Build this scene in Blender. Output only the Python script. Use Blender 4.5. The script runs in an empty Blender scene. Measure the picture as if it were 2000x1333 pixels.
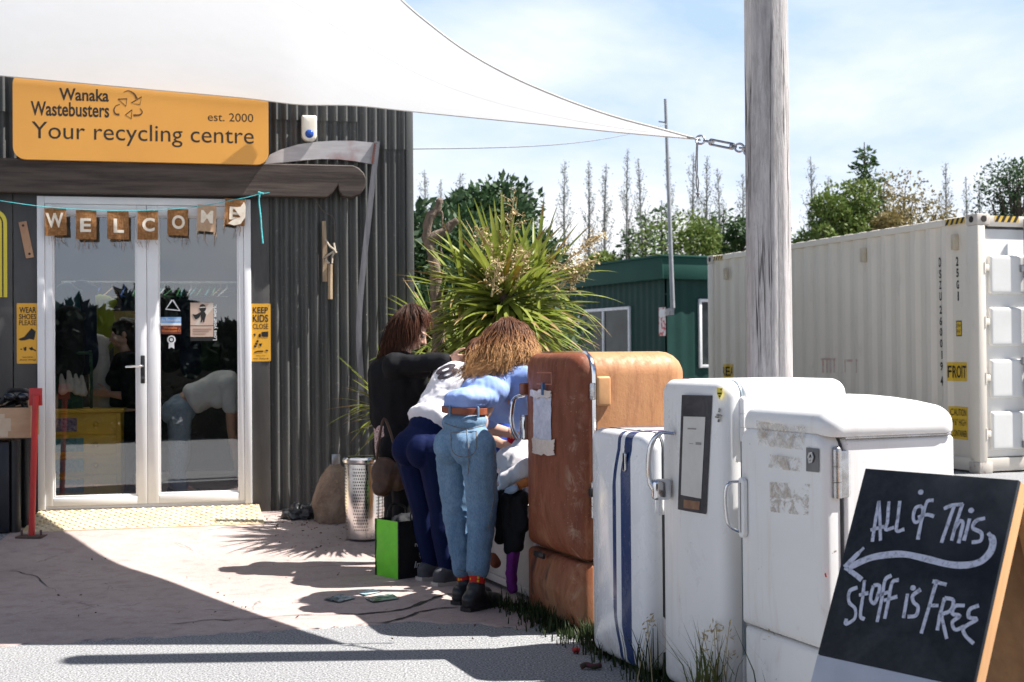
import bpy, bmesh, math, random
import numpy as np
from math import sin, cos, pi, radians
from mathutils import Vector, Matrix, noise
from mathutils.bvhtree import BVHTree

SC = bpy.context.scene
COL = SC.collection
# ------------------------------------------------------------------ camera
CAMH = 1.3
FPX = 2500.0                       # focal length in pixels of a 2000 px wide picture
PITCH = math.atan(28.5 / FPX)
ROLL = -0.008
CR = Matrix.Rotation(pi / 2 + PITCH, 3, 'X') @ Matrix.Rotation(ROLL, 3, 'Z')
CAM = Vector((0, 0, CAMH))
cd = bpy.data.cameras.new('camera')
cam = bpy.data.objects.new('camera', cd)
COL.objects.link(cam)
cam.matrix_world = Matrix.Translation(CAM) @ CR.to_4x4()
cd.sensor_width = 36.0
cd.lens = 36.0 * FPX / 2000.0
cd.clip_start = 0.05
cd.clip_end = 2000
cd.dof.use_dof = True
cd.dof.focus_distance = 5.4
cd.dof.aperture_fstop = 6.3
SC.camera = cam
# ------------------------------------------------------------------ sun, sky, exposure
SUN_EL = radians(55)
SUN_AZ = 0.03                      # sun stands to the right (+X), a touch behind (+Y)
sdir = Vector((1, SUN_AZ, 0)).normalized() * cos(SUN_EL) + Vector((0, 0, sin(SUN_EL)))
sl = bpy.data.lights.new('sun', 'SUN')
sl.energy = 5.0
sl.angle = radians(0.5)
sl.color = (1.0, 0.965, 0.92)
so = bpy.data.objects.new('sun', sl)
COL.objects.link(so)
so.rotation_euler = sdir.to_track_quat('Z', 'Y').to_euler()
so.location = (20, 5, 30)
W = bpy.data.worlds.new('World')
SC.world = W
W.use_nodes = True
wn, wl_ = W.node_tree.nodes, W.node_tree.links
bg = wn['Background']
sky = wn.new('ShaderNodeTexSky')
sky.sky_type = 'NISHITA'
sky.sun_disc = False
sky.sun_elevation = SUN_EL
sky.sun_rotation = math.atan2(sdir.x, sdir.y)
sky.air_density = 0.7
sky.dust_density = 0.3
sky.ozone_density = 2.0
# clouds: noise over the sky's directions, thicker towards the horizon
tc = wn.new('ShaderNodeTexCoord')
mp = wn.new('ShaderNodeMapping')
mp.inputs['Scale'].default_value = (1.0, 1.0, 2.6)
mp.inputs['Location'].default_value = (0.35, 0.2, 0.1)
wl_.new(tc.outputs['Generated'], mp.inputs['Vector'])
nz = wn.new('ShaderNodeTexNoise')
nz.inputs['Scale'].default_value = 3.4
nz.inputs['Detail'].default_value = 8
nz.inputs['Roughness'].default_value = 0.56
nz.inputs['Distortion'].default_value = 0.25
wl_.new(mp.outputs['Vector'], nz.inputs['Vector'])
sx = wn.new('ShaderNodeSeparateXYZ')
wl_.new(tc.outputs['Generated'], sx.inputs['Vector'])
hz = wn.new('ShaderNodeMapRange')           # horizon bias
hz.inputs['From Min'].default_value = 0.0
hz.inputs['From Max'].default_value = 0.36
hz.inputs['To Min'].default_value = 0.33
hz.inputs['To Max'].default_value = -0.12
wl_.new(sx.outputs['Z'], hz.inputs['Value'])
ad = wn.new('ShaderNodeMath'); ad.operation = 'ADD'
wl_.new(nz.outputs['Fac'], ad.inputs[0]); wl_.new(hz.outputs['Result'], ad.inputs[1])
cr = wn.new('ShaderNodeMapRange')
cr.inputs['From Min'].default_value = 0.42
cr.inputs['From Max'].default_value = 0.80
cr.inputs['To Min'].default_value = 0.0
cr.inputs['To Max'].default_value = 0.95
wl_.new(ad.outputs[0], cr.inputs['Value'])
mxs = wn.new('ShaderNodeMix'); mxs.data_type = 'RGBA'
lo_ = wn.new('ShaderNodeMapRange')          # thin veil low in the sky
for k_, x_ in (('From Min', .26), ('From Max', .40), ('To Min', .9), ('To Max', .0)): lo_.inputs[k_].default_value = x_
wl_.new(sx.outputs['Z'], lo_.inputs['Value'])
mxs.inputs['B'].default_value = (9.6, 9.7, 9.9, 1)
vl = wn.new('ShaderNodeMix'); vl.data_type = 'RGBA'
wl_.new(lo_.outputs['Result'], vl.inputs['Factor']); wl_.new(sky.outputs['Color'], vl.inputs['A'])
vl.inputs['B'].default_value = (5.0, 6.7, 9.3, 1)
wl_.new(vl.outputs['Result'], mxs.inputs['A'])
wl_.new(cr.outputs['Result'], mxs.inputs['Factor'])
wl_.new(mxs.outputs['Result'], bg.inputs['Color'])
bg.inputs['Strength'].default_value = 0.05
SC.view_settings.view_transform = 'Standard'
SC.view_settings.look = 'None'
SC.view_settings.gamma = 1.0
SC.view_settings.use_curve_mapping = False
SC.view_settings.exposure = 1.3
SC.cycles.max_bounces = 8
SC.cycles.transparent_max_bounces = 12
SC.cycles.caustics_reflective = False
SC.cycles.caustics_refractive = False

# ------------------------------------------------------------------ picture-to-place helpers
def ray(px, py):
    return CR @ Vector(((px - 1000) / FPX, -(py - 666.5) / FPX, -1))
def P(px, py, Y):
    r = ray(px, py)
    return CAM + r * (Y / r.y)
WALL_A = radians(12)
WALL_O = Vector((0, 10.21, 0))
def smooth(t):
    t = max(0.0, min(1.0, t))
    return t * t * (3 - 2 * t)
def zg(x, y):
    ly = -sin(WALL_A) * x + cos(WALL_A) * (y - WALL_O.y)
    return 0.12 * smooth((ly + 1.8) / 1.6) * smooth((1.2 - x) / 1.6)
def G(px, py, z=None):
    r = ray(px, py)
    h = 0.0
    for _ in range(5):
        t = (h - CAMH) / r.z
        p = CAM + r * t
        h = zg(p.x, p.y) if z is None else z
    p.z = h
    return p
class Frame:
    """a place with its own axes: x to the right, -y towards the viewer, z up"""
    def __init__(s, loc, rz=0, tilt=0):
        s.loc, s.rz = Vector(loc), rz
        s.M = Matrix.Translation(s.loc) @ Matrix.Rotation(rz, 4, 'Z') @ Matrix.Rotation(tilt, 4, 'X')
        s.I = s.M.inverted()
    def at(s, px, py, y=0.0):
        o = s.I @ CAM
        d = s.I.to_3x3() @ ray(px, py)
        p = o + d * ((y - o.y) / d.y)
        return p.x, p.z
    def pt(s, px, py, y=0.0):
        x, z = s.at(px, py, y)
        return Vector((x, y, z))

# ------------------------------------------------------------------ scene objects
def thing(name, label, cat, loc=(0, 0, 0), rz=0, group=None, M=None):
    o = bpy.data.objects.new(name, None)
    o.empty_display_size = 0.1
    COL.objects.link(o)
    if M is not None: o.matrix_world = M
    else:
        o.location = loc
        o.rotation_euler = (0, 0, rz)
    tag(o, label, cat, group)
    return o
def tag(o, label=None, cat=None, group=None, kind=None):
    if label: o['label'] = label
    if cat: o['category'] = cat
    if group: o['group'] = group
    if kind: o['kind'] = kind
    return o
def mkobj(name, me, mat, parent=None, ang=40):
    if not isinstance(mat, (list, tuple)): mat = [mat]
    for m in mat: me.materials.append(m)
    o = bpy.data.objects.new(name, me)
    COL.objects.link(o)
    if parent is not None: o.parent = parent
    if ang is not None:
        me.shade_smooth()
        if ang < 180: me.set_sharp_from_angle(angle=radians(ang))
    return o
def dup(root, loc=None, rz=None, label=None, scale=None):
    r = root.copy(); COL.objects.link(r)
    if loc is not None: r.location = loc
    if rz is not None: r.rotation_euler = (0, 0, rz)
    if scale is not None: r.scale = scale
    if label: r['label'] = label
    for ch in list(root.children):
        c = ch.copy(); COL.objects.link(c); c.parent = r
        for g in list(ch.children):
            d = g.copy(); COL.objects.link(d); d.parent = c
    return r

_txt = {}
def text_geo(s, bold=0.0):
    k = (s, bold)
    if k in _txt: return _txt[k]
    cu = bpy.data.curves.new('t', 'FONT')
    cu.body = s; cu.size = 1; cu.offset = bold; cu.resolution_u = 4
    ob = bpy.data.objects.new('t', cu); COL.objects.link(ob)
    dg = bpy.context.evaluated_depsgraph_get(); dg.update()
    me = bpy.data.meshes.new_from_object(ob.evaluated_get(dg))
    v = [(a.co.x, a.co.y) for a in me.vertices]
    f = [tuple(p.vertices) for p in me.polygons]
    bpy.data.objects.remove(ob); bpy.data.curves.remove(cu); bpy.data.meshes.remove(me)
    xs = [a[0] for a in v]; ys = [a[1] for a in v]
    x0, x1, y0, y1 = min(xs), max(xs), min(ys), max(ys)
    v = [((a - x0) / (x1 - x0), (b - y0) / (y1 - y0)) for a, b in v]
    _txt[k] = (v, f)
    return v, f

def rrect(x0, x1, z0, z1, rt, rb=None, n=5):
    """rounded rectangle outline, counter-clockwise seen with x right and z up"""
    if rb is None: rb = rt
    out = []
    for cx, cz, a0, r in ((x1 - rb, z0 + rb, -90, rb), (x1 - rt, z1 - rt, 0, rt), (x0 + rt, z1 - rt, 90, rt), (x0 + rb, z0 + rb, 180, rb)):
        for i in range(n + 1):
            a = radians(a0 + 90 * i / n)
            out.append((cx + r * cos(a), cz + r * sin(a)))
    return out

class MB:
    def __init__(s):
        s.v, s.f, s.mi = [], [], []
        s.m = 0
    def add(s, vs, fs, T=None):
        b = len(s.v)
        if T is not None: vs = [T @ Vector(v) for v in vs]
        s.v += [tuple(v) for v in vs]
        s.f += [tuple(b + i for i in f) for f in fs]
        s.mi += [s.m] * len(fs)
    def bm(s, bm, T=None):
        bm.verts.index_update()
        s.add([v.co.copy() for v in bm.verts], [[v.index for v in f.verts] for f in bm.faces], T)
        bm.free()
    def box(s, x0, x1, y0, y1, z0, z1, bev=0.0, seg=2, T=None):
        bm = bmesh.new()
        bmesh.ops.create_cube(bm, size=1)
        for v in bm.verts:
            v.co = Vector((x0 + (v.co.x + .5) * (x1 - x0), y0 + (v.co.y + .5) * (y1 - y0), z0 + (v.co.z + .5) * (z1 - z0)))
        if bev > 0:
            bev = min(bev, 0.49 * min(abs(x1 - x0), abs(y1 - y0), abs(z1 - z0)))
            bmesh.ops.bevel(bm, geom=bm.edges[:], offset=bev, segments=seg, profile=.5, affect='EDGES')
        s.bm(bm, T)
    def tube(s, pts, r, n=8, caps=True, T=None, flat=None):
        pts = [Vector(p) for p in pts]
        k = len(pts)
        rr = list(r) if isinstance(r, (list, tuple)) else [r] * k
        t = (pts[1] - pts[0]).normalized()
        a = Vector((0, 0, 1)) if abs(t.z) < .9 else Vector((1, 0, 0))
        u = t.cross(a).normalized()
        vs, fs = [], []
        for i in range(k):
            t2 = (pts[min(i + 1, k - 1)] - pts[max(i - 1, 0)]).normalized()
            u = (u - t2 * u.dot(t2))
            u = u.normalized() if u.length > 1e-6 else t2.orthogonal().normalized()
            w = t2.cross(u)
            for j in range(n):
                an = 2 * pi * j / n
                vs.append(pts[i] + (u * cos(an) + w * sin(an) * (flat or 1)) * rr[i])
        for i in range(k - 1):
            for j in range(n):
                fs.append((i * n + j, i * n + (j + 1) % n, (i + 1) * n + (j + 1) % n, (i + 1) * n + j))
        if caps and n > 2:
            fs.append(tuple(reversed(range(n))))
            fs.append(tuple((k - 1) * n + j for j in range(n)))
        s.add(vs, fs, T)
    def prism(s, poly, y0, y1, T=None):
        """outline in x,z extruded from y0 (front) to y1"""
        n = len(poly)
        vs = [(x, y0, z) for x, z in poly] + [(x, y1, z) for x, z in poly]
        fs = [tuple(range(n)), tuple(reversed(range(n, 2 * n)))]
        for i in range(n):
            j = (i + 1) % n
            fs.append((j, i, n + i, n + j))
        s.add(vs, fs, T)
    def prismz(s, poly, z0, z1, T=None):
        n = len(poly)
        vs = [(x, y, z0) for x, y in poly] + [(x, y, z1) for x, y in poly]
        fs = [tuple(reversed(range(n))), tuple(range(n, 2 * n))]
        for i in range(n):
            j = (i + 1) % n
            fs.append((i, j, n + j, n + i))
        s.add(vs, fs, T)
    def lathe(s, prof, n=24, c=(0, 0, 0), T=None, close=True):
        vs, fs = [], []
        k = len(prof)
        for r, z in prof:
            for j in range(n):
                a = 2 * pi * j / n
                vs.append((c[0] + r * cos(a), c[1] + r * sin(a), c[2] + z))
        for i in range(k - 1):
            for j in range(n):
                fs.append((i * n + j, i * n + (j + 1) % n, (i + 1) * n + (j + 1) % n, (i + 1) * n + j))
        if close:
            fs.append(tuple(reversed(range(n))))
            fs.append(tuple((k - 1) * n + j for j in range(n)))
        s.add(vs, fs, T)
    def ell(s, c, rad, ax=None, nu=16, nv=10):
        """ellipsoid; ax = three axis vectors"""
        c = Vector(c)
        if ax is None: ax = (Vector((1, 0, 0)), Vector((0, 1, 0)), Vector((0, 0, 1)))
        vs = [c + ax[2] * rad[2]]
        for i in range(1, nv):
            th = pi * i / nv
            for j in range(nu):
                ph = 2 * pi * j / nu
                vs.append(c + ax[0] * (rad[0] * sin(th) * cos(ph)) + ax[1] * (rad[1] * sin(th) * sin(ph)) + ax[2] * (rad[2] * cos(th)))
        vs.append(c - ax[2] * rad[2])
        fs = []
        for j in range(nu):
            fs.append((0, 1 + j, 1 + (j + 1) % nu))
        for i in range(nv - 2):
            for j in range(nu):
                a = 1 + i * nu
                fs.append((a + j, a + nu + j, a + nu + (j + 1) % nu, a + (j + 1) % nu))
        b = 1 + (nv - 2) * nu
        for j in range(nu):
            fs.append((b + j, len(vs) - 1, b + (j + 1) % nu))
        s.add(vs, fs)
    def cap(s, a, b, ra, rb, n=12):
        """closed tapered capsule"""
        a, b = Vector(a), Vector(b)
        d = b - a
        L = d.length
        if L < 1e-5: d = Vector((0, 0, 1))
        d.normalize()
        u = d.orthogonal().normalized(); w = d.cross(u)
        vs = [a - d * ra]; prof = []
        for i in range(1, 5):
            th = pi / 2 * i / 4
            prof.append((a - d * ra * cos(th), ra * sin(th)))
        for i in range(4):
            th = pi / 2 * i / 4
            prof.append((b + d * rb * sin(th), rb * cos(th)))
        for p, r in prof:
            for j in range(n):
                an = 2 * pi * j / n
                vs.append(p + (u * cos(an) + w * sin(an)) * r)
        vs.append(b + d * rb)
        fs = [(0, 1 + (j + 1) % n, 1 + j) for j in range(n)]
        for i in range(len(prof) - 1):
            q = 1 + i * n
            for j in range(n):
                fs.append((q + j, q + (j + 1) % n, q + n + (j + 1) % n, q + n + j))
        q = 1 + (len(prof) - 1) * n
        for j in range(n): fs.append((q + j, q + (j + 1) % n, len(vs) - 1))
        s.add(vs, fs)
    def rings(s, rings, cap0=True, cap1=True, T=None):
        n = len(rings[0]); vs = [p for r in rings for p in r]; fs = []
        for i in range(len(rings) - 1):
            for j in range(n):
                fs.append((i * n + j, i * n + (j + 1) % n, (i + 1) * n + (j + 1) % n, (i + 1) * n + j))
        if cap0: fs.append(tuple(reversed(range(n))))
        if cap1: fs.append(tuple((len(rings) - 1) * n + j for j in range(n)))
        s.add(vs, fs, T)
    def pillow(s, x0, x1, z0, z1, rt, rb, yf, yb, ff, fb, bulge=0.0, bz=None, n=6, T=None, axis='y'):
        """rounded slab: outline in x,z; front at yf, back at yb; ff/fb edge roundings; front bulges towards -y"""
        cx, cz = (x0 + x1) / 2, (z0 + z1) / 2
        hx, hz_ = (x1 - x0) / 2, (z1 - z0) / 2
        def B(x, z):
            a = 1 - ((x - cx) / hx) ** 2
            b = 1 - ((z - cz) / hz_) ** 2 if bz is None else (1 - bz) + bz * (1 - ((z - cz) / hz_) ** 2)
            return bulge * max(a, 0) * max(b, 0) ** .5
        def ring(ins, y, bul):
            o = rrect(x0 + ins, x1 - ins, z0 + ins, z1 - ins, max(rt - ins, .004), max(rb - ins, .004), n)
            out = []
            for x, z in o:
                yy = y - (B(x, z) if bul else 0)
                out.append((x, yy, z) if axis == 'y' else (x, z, -yy))
            return out
        R = []
        def fr(ins, y, b): R.append(ring(ins, y, b))
        m = min(hx, hz_)
        fr(m * .97, yb, False)
        for i in range(6, -1, -1):
            a = pi / 2 * i / 6
            fr(fb * (1 - cos(a)), yb - fb * (1 - sin(a)), False)
        for i in range(0, 7):
            a = pi / 2 * i / 6
            fr(ff * (1 - cos(a)), yf + ff * (1 - sin(a)), True)
        for q in (.15, .3, .45, .6, .75, .9, .97):
            ins = ff + (m - ff) * q
            fr(ins, yf, True)
        s.rings(R, True, True, T)
    def text(s, st, x0, x1, z0, z1, y, bold=0.0, skew=0.0, T=None):
        v, f = text_geo(st, bold)
        s.add([(x0 + a * (x1 - x0) + skew * b * (z1 - z0), y, z0 + b * (z1 - z0)) for a, b in v], f, T)
    def ribbon(s, pts, w, y0, y1, T=None):
        """stroke drawn in x,z with width w (or list), y0 front"""
        pts = [Vector((p[0], 0, p[1])) for p in pts]
        k = len(pts); ww = w if isinstance(w, (list, tuple)) else [w] * k
        L, Rr = [], []
        for i in range(k):
            t = (pts[min(i + 1, k - 1)] - pts[max(i - 1, 0)])
            t = t.normalized() if t.length > 1e-9 else Vector((1, 0, 0))
            nn = Vector((-t.z, 0, t.x)) * ww[i] / 2
            L.append(pts[i] + nn); Rr.append(pts[i] - nn)
        vs, fs = [], []
        for i in range(k):
            for q in (L[i], Rr[i]):
                vs.append((q.x, y0, q.z)); vs.append((q.x, y1, q.z))
        for i in range(k - 1):
            a, b = i * 4, i * 4 + 4
            fs += [(a, a + 2, b + 2, b), (a + 1, b + 1, b + 3, a + 3), (a, b, b + 1, a + 1), (a + 2, a + 3, b + 3, b + 2)]
        fs += [(0, 1, 3, 2), ((k - 1) * 4, (k - 1) * 4 + 2, (k - 1) * 4 + 3, (k - 1) * 4 + 1)]
        s.add(vs, fs, T)
    def mesh(s, name, fix=False):
        me = bpy.data.meshes.new(name)
        me.from_pydata(s.v, [], s.f)
        for p, m in zip(me.polygons, s.mi): p.material_index = m
        me.update()
        if fix:
            bm = bmesh.new(); bm.from_mesh(me)
            bmesh.ops.recalc_face_normals(bm, faces=bm.faces[:])
            bm.to_mesh(me); bm.free()
        return me
    def build(s, name, mat, parent=None, ang=40, fix=True):
        return mkobj(name, s.mesh(name, fix), mat, parent, ang)

def catmull(pts, n=6):
    pts = [Vector(p) if len(p) == 3 else Vector((p[0], p[1], 0)) for p in pts]
    q = [pts[0] * 2 - pts[1]] + pts + [pts[-1] * 2 - pts[-2]]
    out = []
    for i in range(1, len(q) - 2):
        for k in range(n):
            t = k / n
            a, b, c, d = q[i - 1], q[i], q[i + 1], q[i + 2]
            out.append(.5 * ((2 * b) + (c - a) * t + (2 * a - 5 * b + 4 * c - d) * t * t + (3 * b - a - 3 * c + d) * t ** 3))
    out.append(pts[-1])
    return out

def remesh(mb, voxel, smooth_it=6, fac=.5):
    me = mb.mesh('tmp')
    ob = bpy.data.objects.new('tmp', me); COL.objects.link(ob)
    m = ob.modifiers.new('r', 'REMESH'); m.mode = 'VOXEL'; m.voxel_size = voxel; m.adaptivity = 0
    if smooth_it:
        m2 = ob.modifiers.new('s', 'SMOOTH'); m2.iterations = smooth_it; m2.factor = fac
    dg = bpy.context.evaluated_depsgraph_get(); dg.update()
    out = bpy.data.meshes.new_from_object(ob.evaluated_get(dg))
    bpy.data.objects.remove(ob); bpy.data.meshes.remove(me)
    return out
def displace(me, fn):
    """move every vertex along its normal by fn(co, normal)"""
    n = len(me.vertices)
    co = np.empty(n * 3, np.float32); me.vertices.foreach_get('co', co); co = co.reshape(n, 3)
    nr = np.empty(n * 3, np.float32); me.vertex_normals.foreach_get('vector', nr); nr = nr.reshape(n, 3)
    d = np.array([fn(Vector(c), None) for c in co.tolist()], np.float32)
    me.vertices.foreach_set('co', (co + nr * d[:, None]).ravel())
    me.update()

# ------------------------------------------------------------------ materials
class NT:
    def __init__(s, name, rough=.6, metal=0.0, spec=.4):
        s.mat = bpy.data.materials.new(name)
        s.mat.use_nodes = True
        s.N, s.L = s.mat.node_tree.nodes, s.mat.node_tree.links
        s.b = s.N['Principled BSDF']
        s.b.inputs['Roughness'].default_value = rough
        s.b.inputs['Metallic'].default_value = metal
        s.b.inputs['Specular IOR Level'].default_value = spec
        s._c = None
    def set(s, sock, val):
        if hasattr(val, 'links') or isinstance(val, bpy.types.NodeSocket): s.L.new(val, sock)
        elif isinstance(val, (tuple, list)) and len(val) == 3 and sock.type == 'RGBA': sock.default_value = (*val, 1)
        else: sock.default_value = val
    def co(s, scale=(1, 1, 1), loc=(0, 0, 0), rot=(0, 0, 0)):
        if s._c is None: s._c = s.N.new('ShaderNodeTexCoord')
        m = s.N.new('ShaderNodeMapping')
        m.inputs['Scale'].default_value = scale
        m.inputs['Location'].default_value = loc
        m.inputs['Rotation'].default_value = rot
        s.L.new(s._c.outputs['Object'], m.inputs['Vector'])
        return m.outputs['Vector']
    def noise(s, scale, detail=4, rough=.55, dist=0.0, vec=None):
        n = s.N.new('ShaderNodeTexNoise')
        n.inputs['Scale'].default_value = scale
        n.inputs['Detail'].default_value = detail
        n.inputs['Roughness'].default_value = rough
        n.inputs['Distortion'].default_value = dist
        s.L.new(vec if vec is not None else s.co(), n.inputs['Vector'])
        return n.outputs['Fac']
    def voro(s, scale, vec=None, feature='F1', out='Distance'):
        n = s.N.new('ShaderNodeTexVoronoi')
        n.feature = feature
        n.inputs['Scale'].default_value = scale
        s.L.new(vec if vec is not None else s.co(), n.inputs['Vector'])
        return n.outputs[out]
    def wave(s, scale, dist=3, vec=None, dirn='X', detail=2):
        n = s.N.new('ShaderNodeTexWave')
        n.bands_direction = dirn
        n.inputs['Scale'].default_value = scale
        n.inputs['Distortion'].default_value = dist
        n.inputs['Detail'].default_value = detail
        s.L.new(vec if vec is not None else s.co(), n.inputs['Vector'])
        return n.outputs['Fac']
    def rng(s, v, a, b, c=0.0, d=1.0):
        n = s.N.new('ShaderNodeMapRange')
        for k, x in (('From Min', a), ('From Max', b), ('To Min', c), ('To Max', d)): n.inputs[k].default_value = x
        s.set(n.inputs['Value'], v)
        return n.outputs['Result']
    def math(s, op, a, b=0.0):
        n = s.N.new('ShaderNodeMath'); n.operation = op
        s.set(n.inputs[0], a); s.set(n.inputs[1], b)
        return n.outputs[0]
    def mix(s, f, a, b, mode='MIX'):
        n = s.N.new('ShaderNodeMix'); n.data_type = 'RGBA'; n.blend_type = mode
        s.set(n.inputs['Factor'], f)
        s.set(n.inputs['A'], a); s.set(n.inputs['B'], b)
        return n.outputs['Result']
    def xyz(s):
        n = s.N.new('ShaderNodeSeparateXYZ')
        s.L.new(s.co(), n.inputs[0])
        return n.outputs
    def band(s, v, a, b):
        return s.math('MULTIPLY', s.math('GREATER_THAN', v, a), s.math('LESS_THAN', v, b))
    def col(s, c): s.set(s.b.inputs['Base Color'], c)
    def rough(s, r): s.set(s.b.inputs['Roughness'], r)
    def bump(s, h, strength=.3, dist=.01):
        n = s.N.new('ShaderNodeBump')
        n.inputs['Strength'].default_value = strength
        n.inputs['Distance'].default_value = dist
        s.set(n.inputs['Height'], h)
        s.L.new(n.outputs['Normal'], s.b.inputs['Normal'])
        return s

_mats = {}
def mat(name, c1, c2=None, rough=.6, metal=0.0, scale=8.0, stretch=(1, 1, 1), bump=0.0, bscale=None, spec=.4, lo=.35, hi=.65, bd=.005):
    """plain procedural surface: two tones over noise, fine bump"""
    if name in _mats: return _mats[name]
    t = NT(name, rough, metal, spec)
    if c2 is None: c2 = tuple(x * .82 for x in c1)
    f = t.rng(t.noise(scale, 5, .6, 0, t.co(stretch)), lo, hi)
    t.col(t.mix(f, c1, c2))
    t.rough(t.rng(t.noise(scale * 2.3, 3), .3, .7, max(rough - .08, .02), min(rough + .08, 1)))
    if bump: t.bump(t.noise(bscale or scale * 6, 4, .6, 0, t.co(stretch)), bump, bd)
    _mats[name] = t.mat
    return t.mat
# ================================================================== SETTING
RNG = random.Random(7)
def m_ground():
    t = NT('chip_seal', .9, 0, .25)
    v = t.co()
    sp = t.voro(130, v)
    n1 = t.noise(1.3, 5, .6, .4, v)
    n2 = t.noise(110, 3, .7, 0, v)
    base = t.mix(t.rng(n1, .35, .65), (.16, .16, .165), (.21, .21, .205))
    speck = t.mix(t.rng(n2, .40, .62), (.06, .06, .065), (.46, .46, .46))
    t.col(t.mix(.72, base, speck))
    t.bump(n2, .35, .004)
    return t.mat
def m_seal():
    t = NT('worn_red_seal', .85, 0, .3)
    v = t.co()
    n1 = t.noise(.9, 6, .6, .6, v); n2 = t.noise(9, 5, .65, .3, v); n3 = t.noise(120, 2, .5, 0, v)
    c = t.mix(t.rng(n1, .35, .65), (.335, .262, .24), (.415, .333, .305))
    c = t.mix(t.rng(n2, .5, .75, 0, .55), c, (.21, .145, .13))
    c = t.mix(t.rng(n3, .55, .75, 0, .5), c, (.55, .5, .47))
    # hairline cracks
    vc = t.voro(1.1, t.co((1, 1, 1)), 'DISTANCE_TO_EDGE')
    vd = t.math('ADD', vc, t.rng(t.noise(6, 4, .6, 0, v), 0, 1, -.05, .05))
    ck = t.rng(t.math('ABSOLUTE', vd), .0, .006, .75, 0)
    c = t.mix(t.math('MULTIPLY', ck, t.rng(n1, .5, .62)), c, (.06, .05, .05))
    t.col(c)
    t.bump(t.math('ADD', n3, t.math('MULTIPLY', n2, .6)), .35, .005)
    t.rough(t.rng(n2, .3, .7, .72, .95))
    return t.mat
M_GROUND = m_ground()
M_SEAL = m_seal()

# ground: one sheet to the horizon, finer near the yard
def axis(lo, hi, fine0, fine1, step):
    a = [lo]
    x = lo
    far = [lo * k for k in (1, .5, .25, .12, .06)]
    out = [v for v in far if v < fine0] + list(np.arange(fine0, fine1 + 1e-6, step)) + [v for v in [hi * k for k in (.06, .12, .25, .5, 1)] if v > fine1]
    return sorted(out)
gx = axis(-600, 600, -8, 8, .25); gy = axis(-600, 600, 1, 14, .25)
mb = MB()
vs = [(x, y, zg(x, y)) for y in gy for x in gx]
nx_ = len(gx)
fs = [(j * nx_ + i, j * nx_ + i + 1, (j + 1) * nx_ + i + 1, (j + 1) * nx_ + i) for j in range(len(gy) - 1) for i in range(nx_ - 1)]
mb.add(vs, fs)
tag(mb.build('ground', M_GROUND, ang=180), kind='structure')

# worn reddish seal in front of the shop, its ragged front edge taken along the picture's tone change
edge_px = [(-420, 1300), (0, 1264), (250, 1250), (540, 1233), (700, 1224), (800, 1216), (930, 1221), (1030, 1228), (1075, 1200)]
front = [G(*p) for p in edge_px]
front = catmull(front, 22)
mb = MB()
rows = 28
vs, fs = [], []
for i, p in enumerate(front):
    jit = (noise.noise(Vector((p.x * 7, p.y * 7, 0))) * .05)
    a = Vector((p.x, p.y + jit, 0))
    # back end: foot of the shop wall (or beyond its corner)
    by = WALL_O.y + math.tan(WALL_A) * p.x + .1
    b = Vector((a.x - .35 * max(0, -a.x) * .4, max(by, a.y + .3), 0))
    for k in range(rows + 1):
        q = a.lerp(b, (k / rows) ** 1.7)
        vs.append((q.x, q.y + (.05 * noise.noise(Vector((p.x * 19, p.y * 19, 5))) if k == 0 else 0), zg(q.x, q.y) + (-.003 if k == 0 else .005)))
n_ = rows + 1
for i in range(len(front) - 1):
    for k in range(rows):
        fs.append((i * n_ + k, (i + 1) * n_ + k, (i + 1) * n_ + k + 1, i * n_ + k + 1))
mb.add(vs, fs)
seal = tag(mb.build('pavement', M_SEAL, ang=180), kind='structure')
# open cracks in the seal
mb = MB()
def crack(px, w):
    pts = catmull([G(*p) for p in px], 7)
    k = len(pts)
    for i, p in enumerate(pts):
        p.x += .03 * noise.noise(p * 9); p.y += .05 * noise.noise(p * 9 + Vector((5, 5, 5)))
    vs, fs = [], []
    for i, p in enumerate(pts):
        ww = w * (.35 + .9 * abs(noise.noise(p * 14)) * 2) * min(1, 4 * min(i + .3, k - 1 - i + .3) / k)
        d = (pts[min(i + 1, k - 1)] - pts[max(i - 1, 0)]).normalized()
        nn = Vector((-d.y, d.x, 0)) * ww
        for q in (p + nn, p - nn): vs.append((q.x, q.y, zg(q.x, q.y) + .0085))
    for i in range(k - 1): fs.append((2 * i, 2 * i + 1, 2 * i + 3, 2 * i + 2))
    mb.add(vs, fs)
crack([(640, 1203), (720, 1202), (800, 1190), (840, 1172), (885, 1163), (960, 1150)], .016)
crack([(700, 1225), (790, 1210), (830, 1196), (880, 1190), (900, 1188)], .012)
crack([(300, 1222), (420, 1216), (560, 1206), (650, 1203)], .006)
crack([(0, 1118), (60, 1125), (110, 1160)], .006)
crack([(740, 1100), (650, 1108), (560, 1112)], .004)
mb.build('crack', mat('crack_dirt', (.03, .026, .024), (.05, .045, .04), .95), seal, ang=None)

# hills behind the photographer (the door glass mirrors them)
mb = MB()
vs, fs = [], []
for i in range(61):
    x = -500 + 1000 * i / 60
    h = 9 + 6 * noise.noise(Vector((x * .006, 1.3, 0))) + 6 * noise.noise(Vector((x * .03, 4, 0)))
    vs += [(x, -330, -1), (x, -380, h * .7), (x, -430, h), (x, -560, h * .8)]
for i in range(60):
    for k in range(3): fs.append((i * 4 + k, i * 4 + 4 + k, i * 4 + 5 + k, i * 4 + 1 + k))
mb.add(vs, fs)
tag(mb.build('hill', mat('hill_bush', (.02, .026, .02), (.04, .044, .03), .95, scale=.05), ang=180), kind='structure')

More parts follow.
